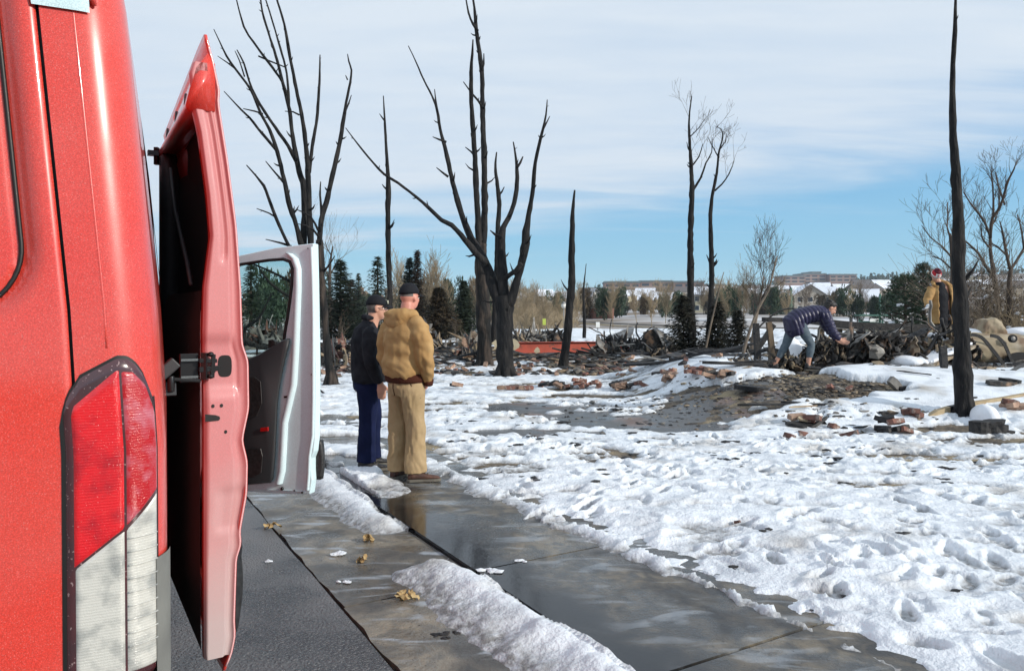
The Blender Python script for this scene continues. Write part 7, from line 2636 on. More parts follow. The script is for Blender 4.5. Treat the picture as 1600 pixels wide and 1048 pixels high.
# boards, sticks, plates lying about
BD = []
for k, (L, w, h, m) in enumerate([(1.4, .14, .04, 'char_flat'), (.9, .10, .05, 'char_flat'), (2.2, .09, .06, 'char_flat'), (1.1, .18, .03, 'rubble_grey'), (.8, .2, .03, 'rubble_tan'), (.6, .3, .02, 'burnt_metal'), (1.6, .12, .04, 'post_wood')]):
    mb = MB(); rd = random.Random(k)
    secs = []
    for i in range(7):
        u = i / 6
        c = Vector((-L / 2 + L * u, rd.uniform(-.01, .01), rd.uniform(-.012, .012)))
        w_ = w * rd.uniform(.8, 1.05) * (.5 if i in (0, 6) else 1)
        secs.append([c + Vector((0, a * w_ / 2, b * h / 2)) for a, b in ((-1, -1), (1, -1), (1, 1), (-1, 1))])
    mb.loft(secs, 0, False); me = mb.mesh('board'); me.materials.append(MATS[m]); BD.append(me)


def board(loc, rot, k, label, group=None, sc=(1, 1, 1), name='charred_board', cat='board'):
    o = bpy.data.objects.new(name, BD[k]); COL.objects.link(o); o.location = loc; o.rotation_euler = rot; o.scale = sc
    tag(o, label, cat, group); return o


for i in range(120):
    px = dr.uniform(495, 1180); py = dr.uniform(532, 572)
    p = onground(px, py, 16)
    k = dr.choice([0, 1, 2, 3, 4, 5, 6, 0, 1])
    lab = {0: 'short charred board lying in the rubble', 1: 'narrow charred stick lying in the rubble', 2: 'long thin charred lath lying in the rubble', 3: 'grey plate lying in the rubble', 4: 'tan plate lying in the rubble', 5: 'dark bent sheet piece lying in the rubble', 6: 'brown scorched board lying in the rubble'}[k]
    board(p + Vector((0, 0, .06)), (dr.uniform(-.3, .3), dr.uniform(-.3, .3), dr.uniform(-.7, .7) + (pi if dr.random() < .5 else 0)), k, lab, 'boards and plates in the rubble band')
# uncountable rubble: clinker, ash, plaster
def rubble(name, label, n, fn, mats, smin, smax, seed, sq=.6):
    rd = random.Random(seed); mb = MB()
    for k in range(n):
        x, y = fn(rd)
        r_ = rd.uniform(smin, smax) * (1 if rd.random() < .85 else 1.8)
        z = min(gz(x, y), hz(x, y) + .05)
        mb.rock((x, y, z + r_ * .3), r_, rd, mi=rd.randrange(len(mats)), sq=(rd.uniform(.7, 1.6), rd.uniform(.7, 1.4), rd.uniform(.3, sq + .3)), jag=.4)
    o = mb.build(name, mats); tag(o, label, 'rubble', kind='stuff'); return o


rubble('rubble', 'band of broken plaster, brick and ash behind the charred trees', 3600, lambda r: (r.uniform(-7.5, 8), 17.6 + abs(r.gauss(0, 5.5)) if r.random() < .8 else r.uniform(19, 31)),
       ['rubble_grey', 'rubble_tan', 'char_flat', 'brick_red', 'char_flat', 'rubble_grey'], .02, .085, 5, .3)
rubble('rubble', 'crumbs of soil, ash and wood chips on the dug-over mound', 4200, lambda r: (r.gauss(4.3, 1.1), r.gauss(11.6, .75)), ['rubble_tan', 'char_flat', 'dirt', 'char_flat', 'rubble_grey'], .006, .028, 6, .25)
rubble('rubble', 'dark clinker along the back of the mound', 1500, lambda r: (r.uniform(3.8, 9.5), r.gauss(13.6, .5)), ['char_flat', 'burnt_metal', 'char_flat', 'rubble_grey', 'rubble_tan'], .02, .07, 7, .3)
rubble('gravel', 'grit and clinker scattered on the wet drive', 220, lambda r: (r.gauss(2.0, 1.3), r.gauss(11.0, 1.0)), ['char_flat', 'rubble_grey'], .008, .03, 8)
rubble('gravel', 'grit and pebbles scattered on the wet pavement and street', 2200, lambda r: (lambda s, t: ((-.5 * s + .866 * t), (.866 * s + .5 * t)))(r.uniform(1.4, 6.5), r.uniform(.2, 3.0)), ['char_flat', 'rubble_grey', 'rubble_tan', 'char_flat'], .0015, .0045, 9)

# heaps with height ------------------------------------------------------
def heap(label, px0, px1, pyb, Y, top, seed, mats, n=90, name='debris_heap', depth=1.0, pipes=4, sheets=6, size=(.06, .22), cat='debris heap', peak=.5):
    rd = random.Random(seed)
    a = at(px0, pyb, Y); b = at(px1, pyb, Y); H = (pyb - top) * Y / F; W_ = b.x - a.x; cx_ = (a.x + b.x) / 2; z0 = a.z
    root = thing(name, label, cat, (cx_, Y, z0))
    mb = MB()
    for k in range(n):
        u = rd.uniform(-1, 1); v = rd.uniform(-1, 1)
        env = max(0.08, 1 - abs(u - (peak - .5) * 2) ** 1.8) * (1 - v * v * .5)
        z = rd.random() ** .7 * H * env
        r_ = rd.uniform(*size)
        sq_ = rd.choice(((2.6, .3, .22), (1.6, 1.1, .18), (2.0, .5, .3), (.8, .6, .6), (1.2, .5, .8), (3.2, .18, .16)))
        mb.rock((cx_ + u * W_ / 2, Y + v * depth / 2, z0 + z), r_, rd, rd.randrange(len(mats)), sq_, .5, rotm(rd.uniform(0, 3), rd.uniform(0, 3), rd.uniform(0, 3)))
    o = mb.build('clinker', mats, root); o['kind'] = 'stuff'
    for k in range(pipes):
        mb = MB(); p = Vector((cx_ + rd.uniform(-.45, .45) * W_, Y + rd.uniform(-.4, .3) * depth, z0 + rd.uniform(.2, .8) * H)); pts = [p]; d = Vector((rd.uniform(-1, 1), rd.uniform(-.5, .5), rd.uniform(-.4, .6))).normalized()
        for q in range(6):
            d = (d + Vector((rd.uniform(-1, 1), rd.uniform(-1, 1), rd.uniform(-1, .7))) * .35).normalized(); p = p + d * min(W_, 1.2) * .11; pts.append(p)
        mb.tube(pts, rd.uniform(.012, .03), 6); mb.build('pipe', rd.choice(['burnt_metal', 'char_flat', 'grey_metal']), root)
    for k in range(sheets):
        mb = MB(); c = Vector((cx_ + rd.uniform(-.45, .45) * W_, Y - rd.uniform(0, .5) * depth, z0 + rd.uniform(.15, .75) * H)); m_ = rotm(rd.uniform(-1, 1), rd.uniform(-1, 1), rd.uniform(0, 3)); s_ = rd.uniform(.12, .35) * min(1.3, W_ * .6)
        rows = []
        for i in range(5):
            rows.append([c + m_ @ Vector(((i - 2) * s_ * .4, (j - 2) * s_ * .28, rd.uniform(-.08, .08) * s_ * 2)) for j in range(5)])
        mb.loft(rows, 0, False, cap=False, closed=False)
        o = mb.build('crumpled_sheet', rd.choice(['burnt_metal', 'burnt_metal', 'grey_metal', 'char_flat', 'rust_tan']), root)
        sm = o.modifiers.new('t', 'SOLIDIFY'); sm.thickness = .012
    return root


BK = ['char_flat', 'burnt_metal', 'ash_pile', 'char_flat', 'burnt_metal']
heap('black heap of burnt machinery under the rail, with a pale melted lump', 1300, 1420, 566, 14.0, 512, 1, BK, 520, depth=1.1, pipes=26, sheets=26, size=(.025, .10))
heap('dark heap of ash and scrap between the stooping person\'s hand and the machinery', 1262, 1316, 560, 13.9, 525, 2, BK + ['rubble_tan'], 240, depth=.8, pipes=10, sheets=6, size=(.025, .08))
heap('dirt and scrap in the gap between the stooping person\'s legs and posts', 1196, 1262, 580, 13.5, 548, 3, ['char_flat', 'rubble_tan', 'dirt', 'burnt_metal'], 150, depth=.8, pipes=3, sheets=3, size=(.03, .10))
heap('scrap heap between the machinery and the wreck, snow on its shoulder', 1418, 1504, 560, 14.2, 506, 4, BK + ['rust_tan'], 360, depth=1.2, pipes=14, sheets=14, size=(.03, .11), peak=.7)
heap('low dark scrap along the ground in front of the wreck', 1440, 1625, 600, 12.9, 578, 5, BK + ['rust_tan', 'rubble_grey'], 200, depth=.7, pipes=8, sheets=7, size=(.03, .10))
heap('charred debris and bent wires at the right end of the red beam', 925, 1010, 553, 23.0, 524, 6, BK + ['rubble_grey'], 120, depth=1.5, pipes=9, sheets=4, size=(.06, .2))
heap('heap of pale broken masonry right of the tan-jacketed man', 655, 705, 552, 27, 512, 7, ['rubble_grey', 'rubble_grey', 'rubble_tan', 'char_flat'], 120, depth=2, pipes=2, sheets=3, size=(.1, .3), peak=.2)
heap('rounded tan rubble mound left of the twin trunk', 715, 760, 548, 27, 522, 8, ['rubble_tan', 'rubble_grey', 'brick_pale'], 110, depth=2, pipes=2, sheets=2, size=(.08, .25))
heap('black heap behind the leaning charred trunk', 845, 885, 535, 30, 518, 9, BK, 80, depth=2, pipes=6, sheets=2, size=(.08, .25))
heap('pale rubble behind the red beam', 800, 855, 535, 30, 518, 10, ['rubble_grey', 'rubble_tan', 'rubble_grey', 'char_flat'], 110, depth=2, pipes=4, sheets=2, size=(.08, .25))
heap('brick and plank rubble left of the navy-jacketed man', 494, 552, 560, 21, 532, 11, ['brick_red', 'rubble_tan', 'rubble_grey', 'char_flat', 'char_flat'], 150, depth=2.2, pipes=5, sheets=4, size=(.06, .18))
heap('rubble with a reddish strip seen through the white door window', 380, 460, 535, 24, 512, 12, ['brick_red', 'rubble_grey', 'char_flat', 'rubble_grey'], 170, depth=2.5, pipes=6, sheets=4, size=(.08, .22))
heap('rubble between the two middle trees, dark bits on top', 698, 760, 565, 22, 545, 13, BK + ['rubble_tan', 'brick_red'], 100, depth=1.5, pipes=3, sheets=3, size=(.05, .16))
heap('low pile of burnt odds and ends left of the black shrubs', 1010, 1075, 556, 22, 542, 14, BK + ['rubble_tan'], 90, depth=1.2, pipes=5, sheets=3, size=(.05, .14))
heap('clinker row right of the black shrubs', 1120, 1200, 572, 14.6, 560, 15, BK + ['rubble_tan', 'rubble_grey'], 150, depth=.8, pipes=4, sheets=3, size=(.03, .09))
mb = MB(); mb.rock(at(1371, 551, 13.4), .13, dr, sq=(1.1, .8, 1.1), jag=.3); mb.rock(at(1366, 545, 13.42), .08, dr, jag=.4)
mb.solid('melted_lump', at(1371, 556, 13.4), 'pale melted lump stuck in the front of the black machinery heap', 'debris', 'mortar')

# red steel beam with cream board pieces
a = at(800, 543, 24.0); b = at(1003, 541, 25.0)
rt = thing('steel_beam', 'long red painted steel beam lying across the rubble', 'steel beam', tuple((a + b) / 2))
mb = MB(); mb.bar(a, b, .014, .34); mb.build('web', 'red_steel', rt)
for dz in (-.17, .17):
    mb = MB(); o_ = Vector((0, -.02, dz)); mb.bar(a + o_, b + o_, .16, .016); mb.build('flange', 'red_steel', rt)
def slab_piece(label, pts, Y, th, m, name='board_piece', cat='board', lean=0.0, group=None, rag=0.0):
    mb = MB(); P = [at(x, y, Y + lean * (pts[0][1] - y) * .02) + Vector((0, 0, dr.uniform(-rag, rag))) for x, y in pts]
    mb.prism(P, (0, th, 0))
    c = sum(P, Vector()) / len(P)
    return mb.solid(name, c, label, cat, m, group, fix=True)
mat('cream_board', (0.56, 0.50, 0.36), 0.8, (0.44, 0.37, 0.25), 3)
slab_piece('cream board piece with rounded right end against the beam, by the forked trunk', [(797, 531), (803, 529), (808, 532), (812, 538), (811, 543), (806, 546), (800, 550), (797, 549)], 23.7, .06, 'cream_board')
slab_piece('cream jagged board piece between the two middle trunks', [(768, 536), (774, 531), (780, 532), (784, 530), (786, 548), (780, 549), (776, 545), (770, 547), (773, 541)], 23.7, .06, 'cream_board')
slab_piece('small cream shard leaning on the front of the red beam', [(834, 549), (837, 544), (840, 542), (843, 545), (844, 550), (838, 552)], 23.6, .04, 'cream_board')
slab_piece('dark slanted panel with snow on its upper edge, left of the twin trunk', [(720, 556), (746, 534), (750, 536), (752, 545), (745, 548), (734, 553)], 24.5, .08, 'rust_tan')
slab_piece('dark underside strut below the slanted panel', [(716, 556), (742, 533), (746, 534), (724, 556)], 24.2, .15, 'char_flat')
a = at(712, 557, 23.8); b = at(765, 556, 23.8); mb = MB(); mb.bar(a, b, .08, .07); mb.solid('charred_board', (a + b) / 2, 'straight black bar lying left of the twin trunk', 'board', 'char_flat')
# pale bent sheet and dark crumpled metal box
mb = MB(); rows = []
for i, (x0, y0, x1, y1) in enumerate([(938, 532, 948, 536), (955, 524, 962, 533), (970, 517, 975, 530), (982, 512, 984, 527), (991, 510, 988, 522)]):
    p0 = at(x0, y0, 25.5 + .1 * (i % 2)); p1 = at(x1, y1, 24.6 - .1 * (i % 2)); rows.append([p0, p0.lerp(p1, .5) + Vector((0, 0, .05 * (-1) ** i)), p1])
mb.loft(rows, 0, False, cap=False, closed=False)
o = mb.solid('metal_sheet', at(965, 527, 25), 'pale bent metal sheet propped on the rubble', 'metal sheet', 'grey_metal'); sm = o.modifiers.new('t', 'SOLIDIFY'); sm.thickness = .03
mb = MB()
f_ = [(1005, 519), (1021, 513), (1038, 548), (1020, 551), (1003, 545)]
P = [at(x, y, 23.2) for x, y in f_]; Q = [at(x, y, 24.4) for x, y in ((1012, 519), (1026, 512), (1055, 531), (1052, 546), (1012, 543))]
mb.loft([P, Q], 0, False)
rt = mb.solid('metal_box', at(1028, 545, 23.6), 'dark crumpled metal container lying on its side in the rubble', 'container', 'burnt_metal', fix=True)
mb = MB(); mb.add([at(1024, 514, 23.15), at(1055, 531, 24.3), at(1052, 546, 24.3), at(1039, 549, 23.15)], [(0, 1, 2, 3)]); mb.v = [tuple(Vector(v) - rt.location + Vector((.01, -.03, .01))) for v in mb.v]
mb.build('side_panel', 'grey_metal', rt, local=True)

# charred rail with its posts
rt = thing('charred_railing', 'long charred wooden rail on scorched posts behind the stooping person', 'railing', tuple(at(1330, 560, 14.9)))
mb = MB(); pts = [(1236, 496), (1290, 504), (1340, 508.5), (1400, 511), (1450, 512.5), (1494, 515)]
P, r_ = catmull([at(x, y, 14.9) for x, y in pts], [1] * 6, .12)
rows = [[p + Vector((0, a_ * .06, c_ * .072)) + Vector((0, 0, dr.uniform(-.006, .006))) for a_, c_ in ((-1, -1), (1, -1), (1, 1), (-1, 1))] for p in P]
mb.loft(rows, 0, False); mb.build('rail', 'char_flat', rt)
for (x0, y0, x1, y1, w, m, Y) in ((1283, 511, 1285, 552, 6.5, 'post_wood', 15.0), (1312, 514, 1312, 545, 6, 'post_wood', 15.0), (1343, 515, 1341, 545, 5, 'char_flat', 15.0), (1201, 503, 1208, 563, 7.5, 'post_wood', 14.8), (1181, 505, 1184, 560, 8, 'char_flat', 14.7)):
    mb = MB(); w_ = w * Y / F; mb.bar(at(x0, y0, Y), at(x1, y1, Y), w_, w_, w2=w_ * 1.1, h2=w_ * 1.1, up=Vector((0, 1, 0))); mb.build('post', m, rt)
mb = MB(); mb.bar(at(1182, 548, 14.8), at(1209, 507, 14.8), .09, .09, up=Vector((0, 1, 0))); mb.build('brace', 'char_flat', rt)
mb = MB(); mb.bar(at(1192, 499, 14.8), at(1240, 500, 14.9), .1, .09); mb.build('rail', 'char_flat', rt)
rt = thing('bent_pipe', 'thin black bent pipe arching over the left end of the rail', 'pipe', tuple(at(1182, 506, 14.5)))
mb = MB(); P, r_ = catmull([at(x, y, 14.5) for x, y in ((1178, 522), (1188, 509), (1200, 498), (1215, 487), (1232, 482), (1246, 483))], [.018] * 6, .05); mb.tube(P, .018, 7); mb.build('pipe', 'char_flat', rt)
# near shards, planks, beam
rt = thing('wooden_beam', 'pale wooden beam with trunk shadow painted on its middle, lying behind the foot of the lone trunk', 'beam', tuple(at(1520, 640, 10.3)))
P = [at(1444, 652, 9.95), at(1462, 645, 10.0), at(1482, 640, 10.1), at(1520, 634, 10.3), at(1560, 628, 10.55), at(1610, 619, 10.9), at(1660, 611, 11.3)]
H_ = [.01, .07, .095, .12, .12, .12, .12]
for (i0, i1, m) in ((0, 2, 'pale_wood'), (2, 3, 'char_flat'), (3, 6, 'pale_wood')):  # black middle section paints the trunk's shadow onto the beam
    rows = []
    for i in range(i0, i1 + 1):
        h = H_[i]; rows.append([P[i] + Vector((0, a_ * .05, c_ * h / 2)) for a_, c_ in ((-1, -1), (1, -1), (1, 1), (-1, 1))])
    mb = MB(); mb.loft(rows, 0, False); mb.build('beam_section', m, rt, bevel=.006)
def shards(label, px, py, items, name='charred_boards', cat='charred wood'):
    c = onground(px, py, 6); rt = thing(name, label, cat, tuple(c))
    for (dx, dy, dz, L, w, h, rx, ry, rz, m) in items:
        mb = MB(); R_ = rotm(rx, ry, rz); rd = random.Random(int(L * 999)); rows = []
        for i in range(5):
            k_ = (.45, .9, 1, .85, .3)[i]
            rows.append([c + Vector((dx, dy, dz)) + R_ @ Vector((-L / 2 + L * i / 4, a_ * w / 2 * k_ + rd.uniform(-.01, .01), b_ * h / 2 + rd.uniform(-.004, .004))) for a_, b_ in ((-1, -1), (1, -1), (1, 1), (-1, 1))])
        mb.loft(rows, 0, False); mb.build('board', m, rt, fix=True)
    return rt
shards('black shards of charred board sticking out of the near snow, brick on them', 1262, 666, [(-.08, 0, .03, .42, .12, .04, .2, .05, .1, 'char_flat'), (.14, 0, .05, .34, .1, .035, -.3, -.35, .5, 'char_flat'), (-.16, -.05, .02, .25, .1, .03, .1, .1, -.4, 'char_flat'), (-.02, .04, .09, .2, .1, .03, .4, .1, .2, 'rubble_tan')])
shards('thick black charred log end on the snow right of the lone trunk', 1545, 676, [(-.10, 0, .07, .26, .18, .15, 0, 0, .1, 'char_flat'), (.05, 0, .12, .34, .12, .06, .2, -.1, .2, 'char_flat'), (.08, .02, .06, .3, .16, .10, 0, .05, -.2, 'char_flat'), (.2, 0, .02, .22, .1, .04, 0, .15, -.1, 'char_flat')])
shards('short curved grey log, end tilted up, on the mound snow', 1413, 611, [(-.14, 0, .10, .26, .12, .11, 0, .75, .2, 'rubble_grey'), (.08, 0, .04, .36, .11, .08, 0, 0, .1, 'char_flat')])
shards('thin black stick lying on the snow right of the shards', 1337, 670, [(0, 0, .02, .42, .03, .02, 0, -.1, .1, 'char_flat')])
shards('thin dark stick on the mound snow left of the wreck', 1428, 585, [(0, 0, .03, .5, .03, .02, 0, .1, -.3, 'char_flat')])
shards('small wood fragment and dark chip on the mound snow', 1318, 612, [(-.05, 0, .04, .16, .09, .05, .3, .4, .2, 'rubble_grey'), (.09, 0, .05, .12, .07, .06, .8, -.6, .2, 'brick_red')])
shards('dark brown piece half sunk in the snow left of the lone trunk', 1390, 648, [(0, 0, .02, .3, .15, .05, 0, .05, .3, 'burnt_metal'), (.02, 0, .04, .16, .1, .03, .2, .1, .8, 'rubble_tan')])
shards('blackened plank lying in the snow right of the lone trunk', 1566, 602, [(0, 0, .04, .5, .2, .06, .1, .05, .15, 'burnt_metal'), (.15, .05, .07, .3, .1, .05, .1, .1, -.3, 'char_flat')])
shards('dark boards crossing on the mound behind the dirt patch', 1165, 572, [(-.3, 0, .05, .9, .1, .05, 0, .05, .1, 'char_flat'), (.2, .1, .07, .7, .08, .04, 0, -.05, -.1, 'char_flat')])
shards('blackened boards on the left of the dug-over patch', 1190, 612, [(-.1, 0, .05, .7, .2, .07, .1, .1, .3, 'char_flat'), (.3, 0, .03, .5, .14, .04, 0, 0, -.3, 'char_flat')])
shards('thin charred laths lying at the front of the dirt patch', 1235, 634, [(-.3, 0, .02, .9, .06, .03, 0, 0, .05, 'char_flat'), (.2, .05, .03, .6, .05, .03, 0, .05, -.2, 'char_flat'), (.1, -.2, .02, .5, .04, .02, 0, 0, .4, 'rubble_tan')])
shards('small black stick at the left edge of the snow by the door', 500, 618, [(0, 0, .03, .5, .04, .03, 0, .05, 0, 'char_flat'), (.05, 0, .06, .15, .03, .03, 0, .7, 0, 'char_flat')])
# black flecks lying on the trampled snow
mb = MB(); rd = random.Random(12)
for (px, py) in [(1213, 707), (1222, 709), (1270, 721), (1290, 724), (1320, 716), (1140, 690), (1150, 686), (1365, 706), (1500, 724), (1520, 726), (1535, 723), (1575, 712), (1590, 714), (1330, 930), (1322, 924), (1265, 950), (1258, 955), (1512, 925), (1135, 888), (1148, 885), (1400, 832), (1198, 828), (665, 700), (700, 690), (860, 700), (930, 640), (1000, 690), (870, 610), (960, 652), (1120, 650), (1250, 600)] + [(rd.uniform(700, 1560), rd.uniform(620, 760)) for _ in range(110)]:
    p = onground(px, py, 3.2)
    for k in range(rd.randint(1, 3)):
        mb.rock(p + Vector((rd.uniform(-.06, .06), rd.uniform(-.03, .03), .004)), rd.uniform(.012, .040) * (p.y / 7), rd, sq=(1.5, 1, .3), jag=.5)
o = mb.build('char_flecks', 'char_flat'); tag(o, 'black flecks of charcoal blown over the trampled snow', 'flecks', kind='stuff')
# wilted leaves and litter by the kerb
for (px, py, n, lab, s_) in ((424, 826, 6, 'clump of yellowed leaves at the street edge below the white door', .03), (573, 848, 5, 'clump of tan leaves at the tip of the upper snow ridge', .03), (638, 936, 9, 'wet curled leaves lying in the gutter puddle', .026), (562, 880, 4, 'leaves frozen in ice in the middle of the gutter', .024)):
    rd = random.Random(px); c = at(px, py, 1.6 * F / (py - 485)); c.z = .005
    rt = thing('leaf_clump', lab, 'leaves', tuple(c))
    for k in range(n):
        mb = MB(); o_ = c + Vector((rd.uniform(-.05, .05), rd.uniform(-.03, .03), rd.uniform(.005, .03))); m_ = rotm(rd.uniform(-1, 1), rd.uniform(-1, 1), rd.uniform(0, 6))
        ring_ = [o_ + m_ @ Vector((s_ * cos(t) * 1.3, s_ * .7 * sin(t), .008 * sin(3 * t))) for t in np.linspace(0, 2 * pi, 9)[:-1]]
        mb.add([o_ + m_ @ Vector((0, 0, .01))] + ring_, [(0, i + 1, (i + 1) % 8 + 1) for i in range(8)]); mb.build('leaf', 'leaf_litter', rt)
mb = MB(); p = at(690, 992, 1.6 * F / (992 - 485))
for k in range(14): mb.rock(p + Vector((dr.gauss(0, .045), dr.gauss(0, .02), .004)), dr.uniform(.006, .016), dr, sq=(1.5, 1, .5), jag=.5)
o = mb.build('mud_crumbs', 'char_flat'); tag(o, 'dark mud crumbs on the gutter concrete beside the snow ridge', 'mud', kind='stuff')
for (px, py, s_, lab) in ((765, 900, .035, 'small ice lump at the head of the lower snow ridge'), (813, 884, .022, 'flat snow scrap on the pavement joint'), (540, 912, .02, 'grey ice chunk on the gutter concrete'), (420, 878, .018, 'melting ice crumb on the asphalt'), (528, 868, .03, 'long grey ice scrap in the gutter')):
    p = at(px, py, 1.6 * F / (py - 485)); p.z = .03 if px > 700 else .006
    mb = MB()
    for k in range(5): mb.rock(p + Vector((dr.gauss(0, s_ * .8), dr.gauss(0, s_ * .5), s_ * .2)), s_ * dr.uniform(.4, .9), dr, sq=(1.4, 1, .5), jag=.3)
    mb.solid('ice_lump', p, lab, 'ice', 'snow')

# ------------------------------------------------------------------ burnt-out car at the right
CY = 13.9
rt = thing('burnt_car', 'burnt-out rusty tan car body half buried in debris, black strips across it', 'car wreck', tuple(at(1500, 590, CY)))
prof = [(1372, 556, 566), (1388, 546, 572), (1400, 536, 572), (1420, 526, 573), (1450, 528, 574), (1480, 524, 574), (1510, 521, 573), (1540, 523, 573), (1565, 520, 574), (1590, 521, 577), (1620, 524, 580), (1660, 527, 580), (1700, 540, 575)]
mb = MB(); rows = []
rd = random.Random(4)
for (px, yt, yb) in prof:
    pt, pb = at(px, yt, CY), at(px, yb, CY); h = pt.z - pb.z
    x = pt.x; sec = []
    for k in range(20):
        a = 2 * pi * k / 20
        c_, s_ = cos(a), sin(a)
        yy = CY + .8 + .8 * math.copysign(abs(c_) ** .55, c_); zz_ = (pt.z + pb.z) / 2 + h / 2 * math.copysign(abs(s_) ** .7, s_)
        sec.append(Vector((x + rd.uniform(-.01, .01), yy + rd.uniform(-.02, .02), zz_ + rd.uniform(-.02, .02))))
    rows.append(sec)
mb.loft(rows); o = mb.build('body_shell', 'rust_tan', rt)
sm = o.modifiers.new('s', 'SUBSURF'); sm.levels = 2; sm.render_levels = 2
tx = bpy.data.textures.new('dents', 'CLOUDS'); tx.noise_scale = .22; tx.noise_depth = 3
dm = o.modifiers.new('d', 'DISPLACE'); dm.texture = tx; dm.strength = .11; dm.texture_coords = 'LOCAL'
# bonnet hump / crushed roof
mb = MB(); rows = []
for (px, yt, yb) in ((1545, 524, 532), (1549, 512, 530), (1556, 501, 528), (1568, 497, 526), (1578, 502, 528), (1584, 520, 530)):
    pt, pb = at(px, yt, CY + .3), at(px, yb, CY + .3); rows.append([Vector((pt.x, CY + .3 + a_ * .9, pb.z + (pt.z - pb.z) * b_)) for a_, b_ in ((.2, 0), (.2, .6), (.26, 1), (.45, 1.03), (.7, 1), (.76, .7), (.76, 0))])
mb.loft(rows); o = mb.build('crushed_roof', 'rust_tan', rt, fix=True); sm = o.modifiers.new('s', 'SUBSURF'); sm.subdivision_type = 'SIMPLE'; sm.levels = 3; sm.render_levels = 3; dm = o.modifiers.new('d', 'DISPLACE'); dm.texture = tx; dm.strength = .10
def hole(name, pts, m, dy=-.03, par=None, th=.03):
    mb = MB(); P_ = [at(x, y, CY + dy) for x, y in pts]; mb.prism(P_, (0, th, 0)); return mb.build(name, m, par or rt, fix=True)
hole('lamp_socket', [(1583 + 7 * cos(t), 529 + 6.5 * sin(t)) for t in np.linspace(0, 2 * pi, 15)[:-1]], 'cabin_black', -.06)
mb = MB(); mb.ellip(at(1583, 529, CY - .07), (.045, .02, .045)); mb.build('lamp_bowl', 'grey_metal', rt)
hole('window_opening', [(1399, 540), (1410, 534), (1424, 541), (1432, 553), (1426, 562), (1408, 562), (1399, 552)], 'cabin_black', -.04)
hole('wheel_arch', [(1594 + 31 * cos(t), 580 - 30 * sin(t)) for t in np.linspace(0, pi, 16)], 'cabin_black', -.05)
hole('front_wing_gap', [(1437, 556), (1480, 561), (1540, 566), (1562, 575), (1550, 584), (1440, 578)], 'cabin_black', -.05)
mb = MB(); c = at(1597, 584, CY - .06)
mb.loft([[c + Vector((r_ * cos(t), o_, r_ * sin(t))) for t in np.linspace(0, 2 * pi, 25)[:-1]] for r_, o_ in ((.27, .1), (.28, 0), (.24, -.02), (.21, .03), (.08, .02), (.06, -.02))]); mb.build('bare_rim', 'burnt_metal', rt)
for pts in ([(1508, 527), (1520, 523), (1534, 527), (1548, 542), (1562, 560), (1575, 578)], [(1548, 524), (1560, 527), (1570, 538), (1578, 556), (1586, 574)], [(1398, 535), (1386, 545), (1380, 560), (1384, 570)]):
    P_, _ = catmull([at(x, y, CY - .09) for x, y in pts], [1] * len(pts), .05)
    mb = MB(); rows = []
    for i, p in enumerate(P_):
        t = (P_[min(i + 1, len(P_) - 1)] - P_[max(0, i - 1)]).normalized(); s_ = Vector((t.z, 0, -t.x)) * .03
        rows.append([p - s_, p + s_, p + s_ + Vector((0, .02, 0)), p - s_ + Vector((0, .02, 0))])
    mb.loft(rows, 0, False); mb.build('black_strip', 'char_flat', rt, fix=True)
hole('wing_plate', [(1560, 585), (1566, 570), (1572, 568), (1582, 576), (1588, 587)], 'grey_metal', -.25)
# props, lath, snow lying on and round the wreck
shards('black post stump standing upright at the left end of the wreck', 1474, 575, [(0, 0, .16, .42, .1, .1, 0, 1.5, 0, 'char_flat')])
a = at(1392, 556, 13.6); b = at(1447, 516, 14.2); mb = MB(); mb.bar(a, b, .09, .09, w2=.1, h2=.1); mb.solid('charred_board', (a + b) / 2, 'charred post leaning diagonally left of the hat wearer', 'board', 'char_flat')
a = at(1441, 566, 13.5); b = at(1462, 528, 14.0); mb = MB(); mb.tube([a, b, b + Vector((.02, 0, .03)), b + Vector((.06, 0, .01))], [.04, .035, .06, .055], 8); mb.solid('burnt_pipe', (a + b) / 2, 'short burnt pipe with flared end poking up beside the leaning post', 'pipe', 'burnt_metal')
a = at(1440, 570, 13.4); b = at(1506, 540, 13.8); mb = MB(); mb.bar(a, b, .5, .05, w2=.5); mb.solid('fallen_panel', (a + b) / 2, 'scorched panel sloping up to the lone trunk, snow on it', 'panel', 'rust_tan')
mb = MB(); mb.bar(a + Vector((0, .02, .05)), b + Vector((0, .02, .05)), .42, .06, w2=.4); o = mb.solid('snow_drift', (a + b) / 2, 'snow strip lying on the scorched sloping panel', 'snow', 'clean_snow', bevel=.02)
for (x0, y0, x1, y1, lab) in ((1512, 592, 1640, 573, 'pale lath lying in front of the wreck, rising to the right'), (1500, 572, 1600, 585, 'weathered board along the sill of the wreck')):
    a = at(x0, y0, 13.2); b = at(x1, y1, 13.4); mb = MB(); mb.bar(a, b, .05, .06); mb.solid('lath', (a + b) / 2, lab, 'board', 'rubble_tan')
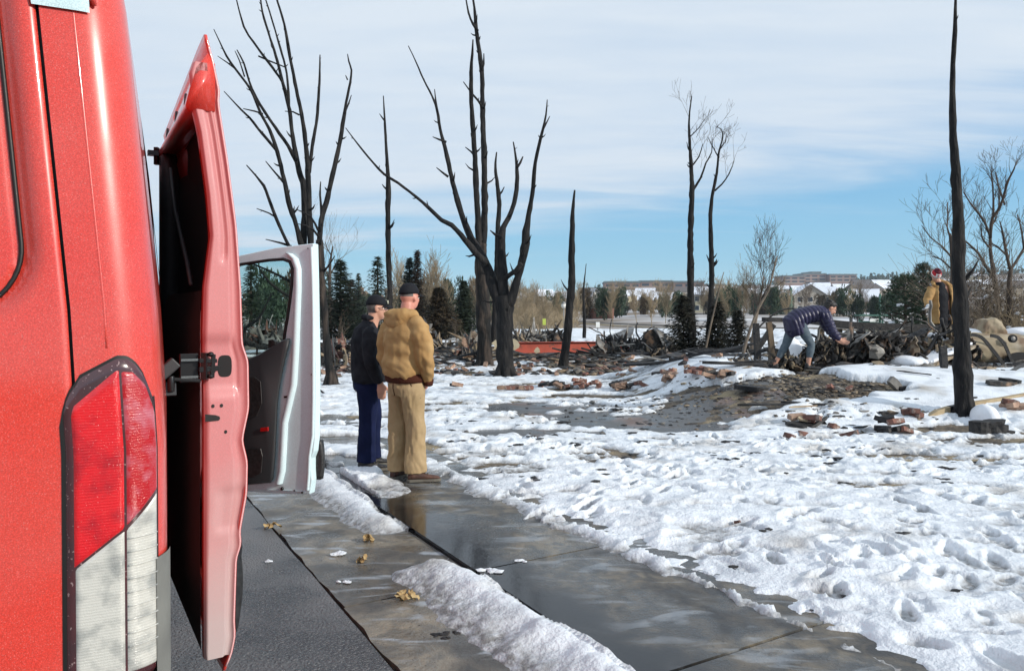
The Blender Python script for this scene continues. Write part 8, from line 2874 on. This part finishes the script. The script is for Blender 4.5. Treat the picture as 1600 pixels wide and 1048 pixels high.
def drift(label, pts, Y, h, seed, dy=.6):
    """a rounded pillow of snow: outline in the picture, real depth"""
    rd = random.Random(seed); xs = [p[0] for p in pts]; ys = [p[1] for p in pts]
    cx_ = sum(xs) / len(xs); yb = max(ys); yt = min(ys); c = at(cx_, yb, Y); W_ = (max(xs) - min(xs)) * Y / F / 2; H_ = (yb - yt) * Y / F
    mb = MB(); mb.ellip(c + Vector((0, dy * .5, 0)), (W_, dy, H_), nu=28, nv=16)
    for k in range(5): mb.ellip(c + Vector((rd.uniform(-.7, .7) * W_, rd.uniform(0, .6) * dy, rd.uniform(0, .3) * H_)), (W_ * rd.uniform(.2, .45), dy * .5, H_ * rd.uniform(.35, .7)), nu=20, nv=12)
    rt_ = thing('snow_drift', label, 'snow', tuple(c)); grow(mb, 'snow', 'clean_snow', rt_, .03, 6, fold=.02, fscale=(4, 4, 4), seed=seed); 
    return rt_
drift('snow pillow on the scrap heap in front of the hat wearer', [(1440, 520), (1498, 548)], 14.1, .2, 1, .45)
drift('snow cap on the wreck left of the black strips', [(1502, 512), (1545, 528)], 14.6, .2, 2, .5)
drift('snow cap on the wreck at the right edge', [(1582, 512), (1640, 526)], 14.6, .2, 3, .5)
drift('snow lump between the beam and the black log end', [(1531, 634), (1566, 660)], 9.6, .2, 4, .25)
drift('snow bank sloping up against the scrap heap', [(1398, 555), (1444, 567)], 13.3, .2, 5, .6)
drift('small snow lump beside the bricks on the mound', [(1110, 578), (1135, 592)], 12.6, .2, 6, .25)
drift('snow patch behind the posts by the stooping person', [(1218, 525), (1262, 562)], 15.6, .2, 7, .5)

# ------------------------------------------------------------------ thin winter air over the far slope
hm = bpy.data.materials.new('haze_air'); hm.use_nodes = True
hn, hl = hm.node_tree.nodes, hm.node_tree.links
hn.clear()
ho = hn.new('ShaderNodeOutputMaterial'); hv = hn.new('ShaderNodeVolumePrincipled')
hv.inputs['Color'].default_value = (0.72, 0.84, 1.0, 1)
hv.inputs['Density'].default_value = 0.00022
hv.inputs['Anisotropy'].default_value = 0.2
hl.new(hv.outputs[0], ho.inputs['Volume'])
MATS['haze_air'] = hm
mb = MB(); mb.box((0, 600, 37), (3400, 1500, 140))
o = mb.build('haze', 'haze_air'); o['kind'] = 'stuff'
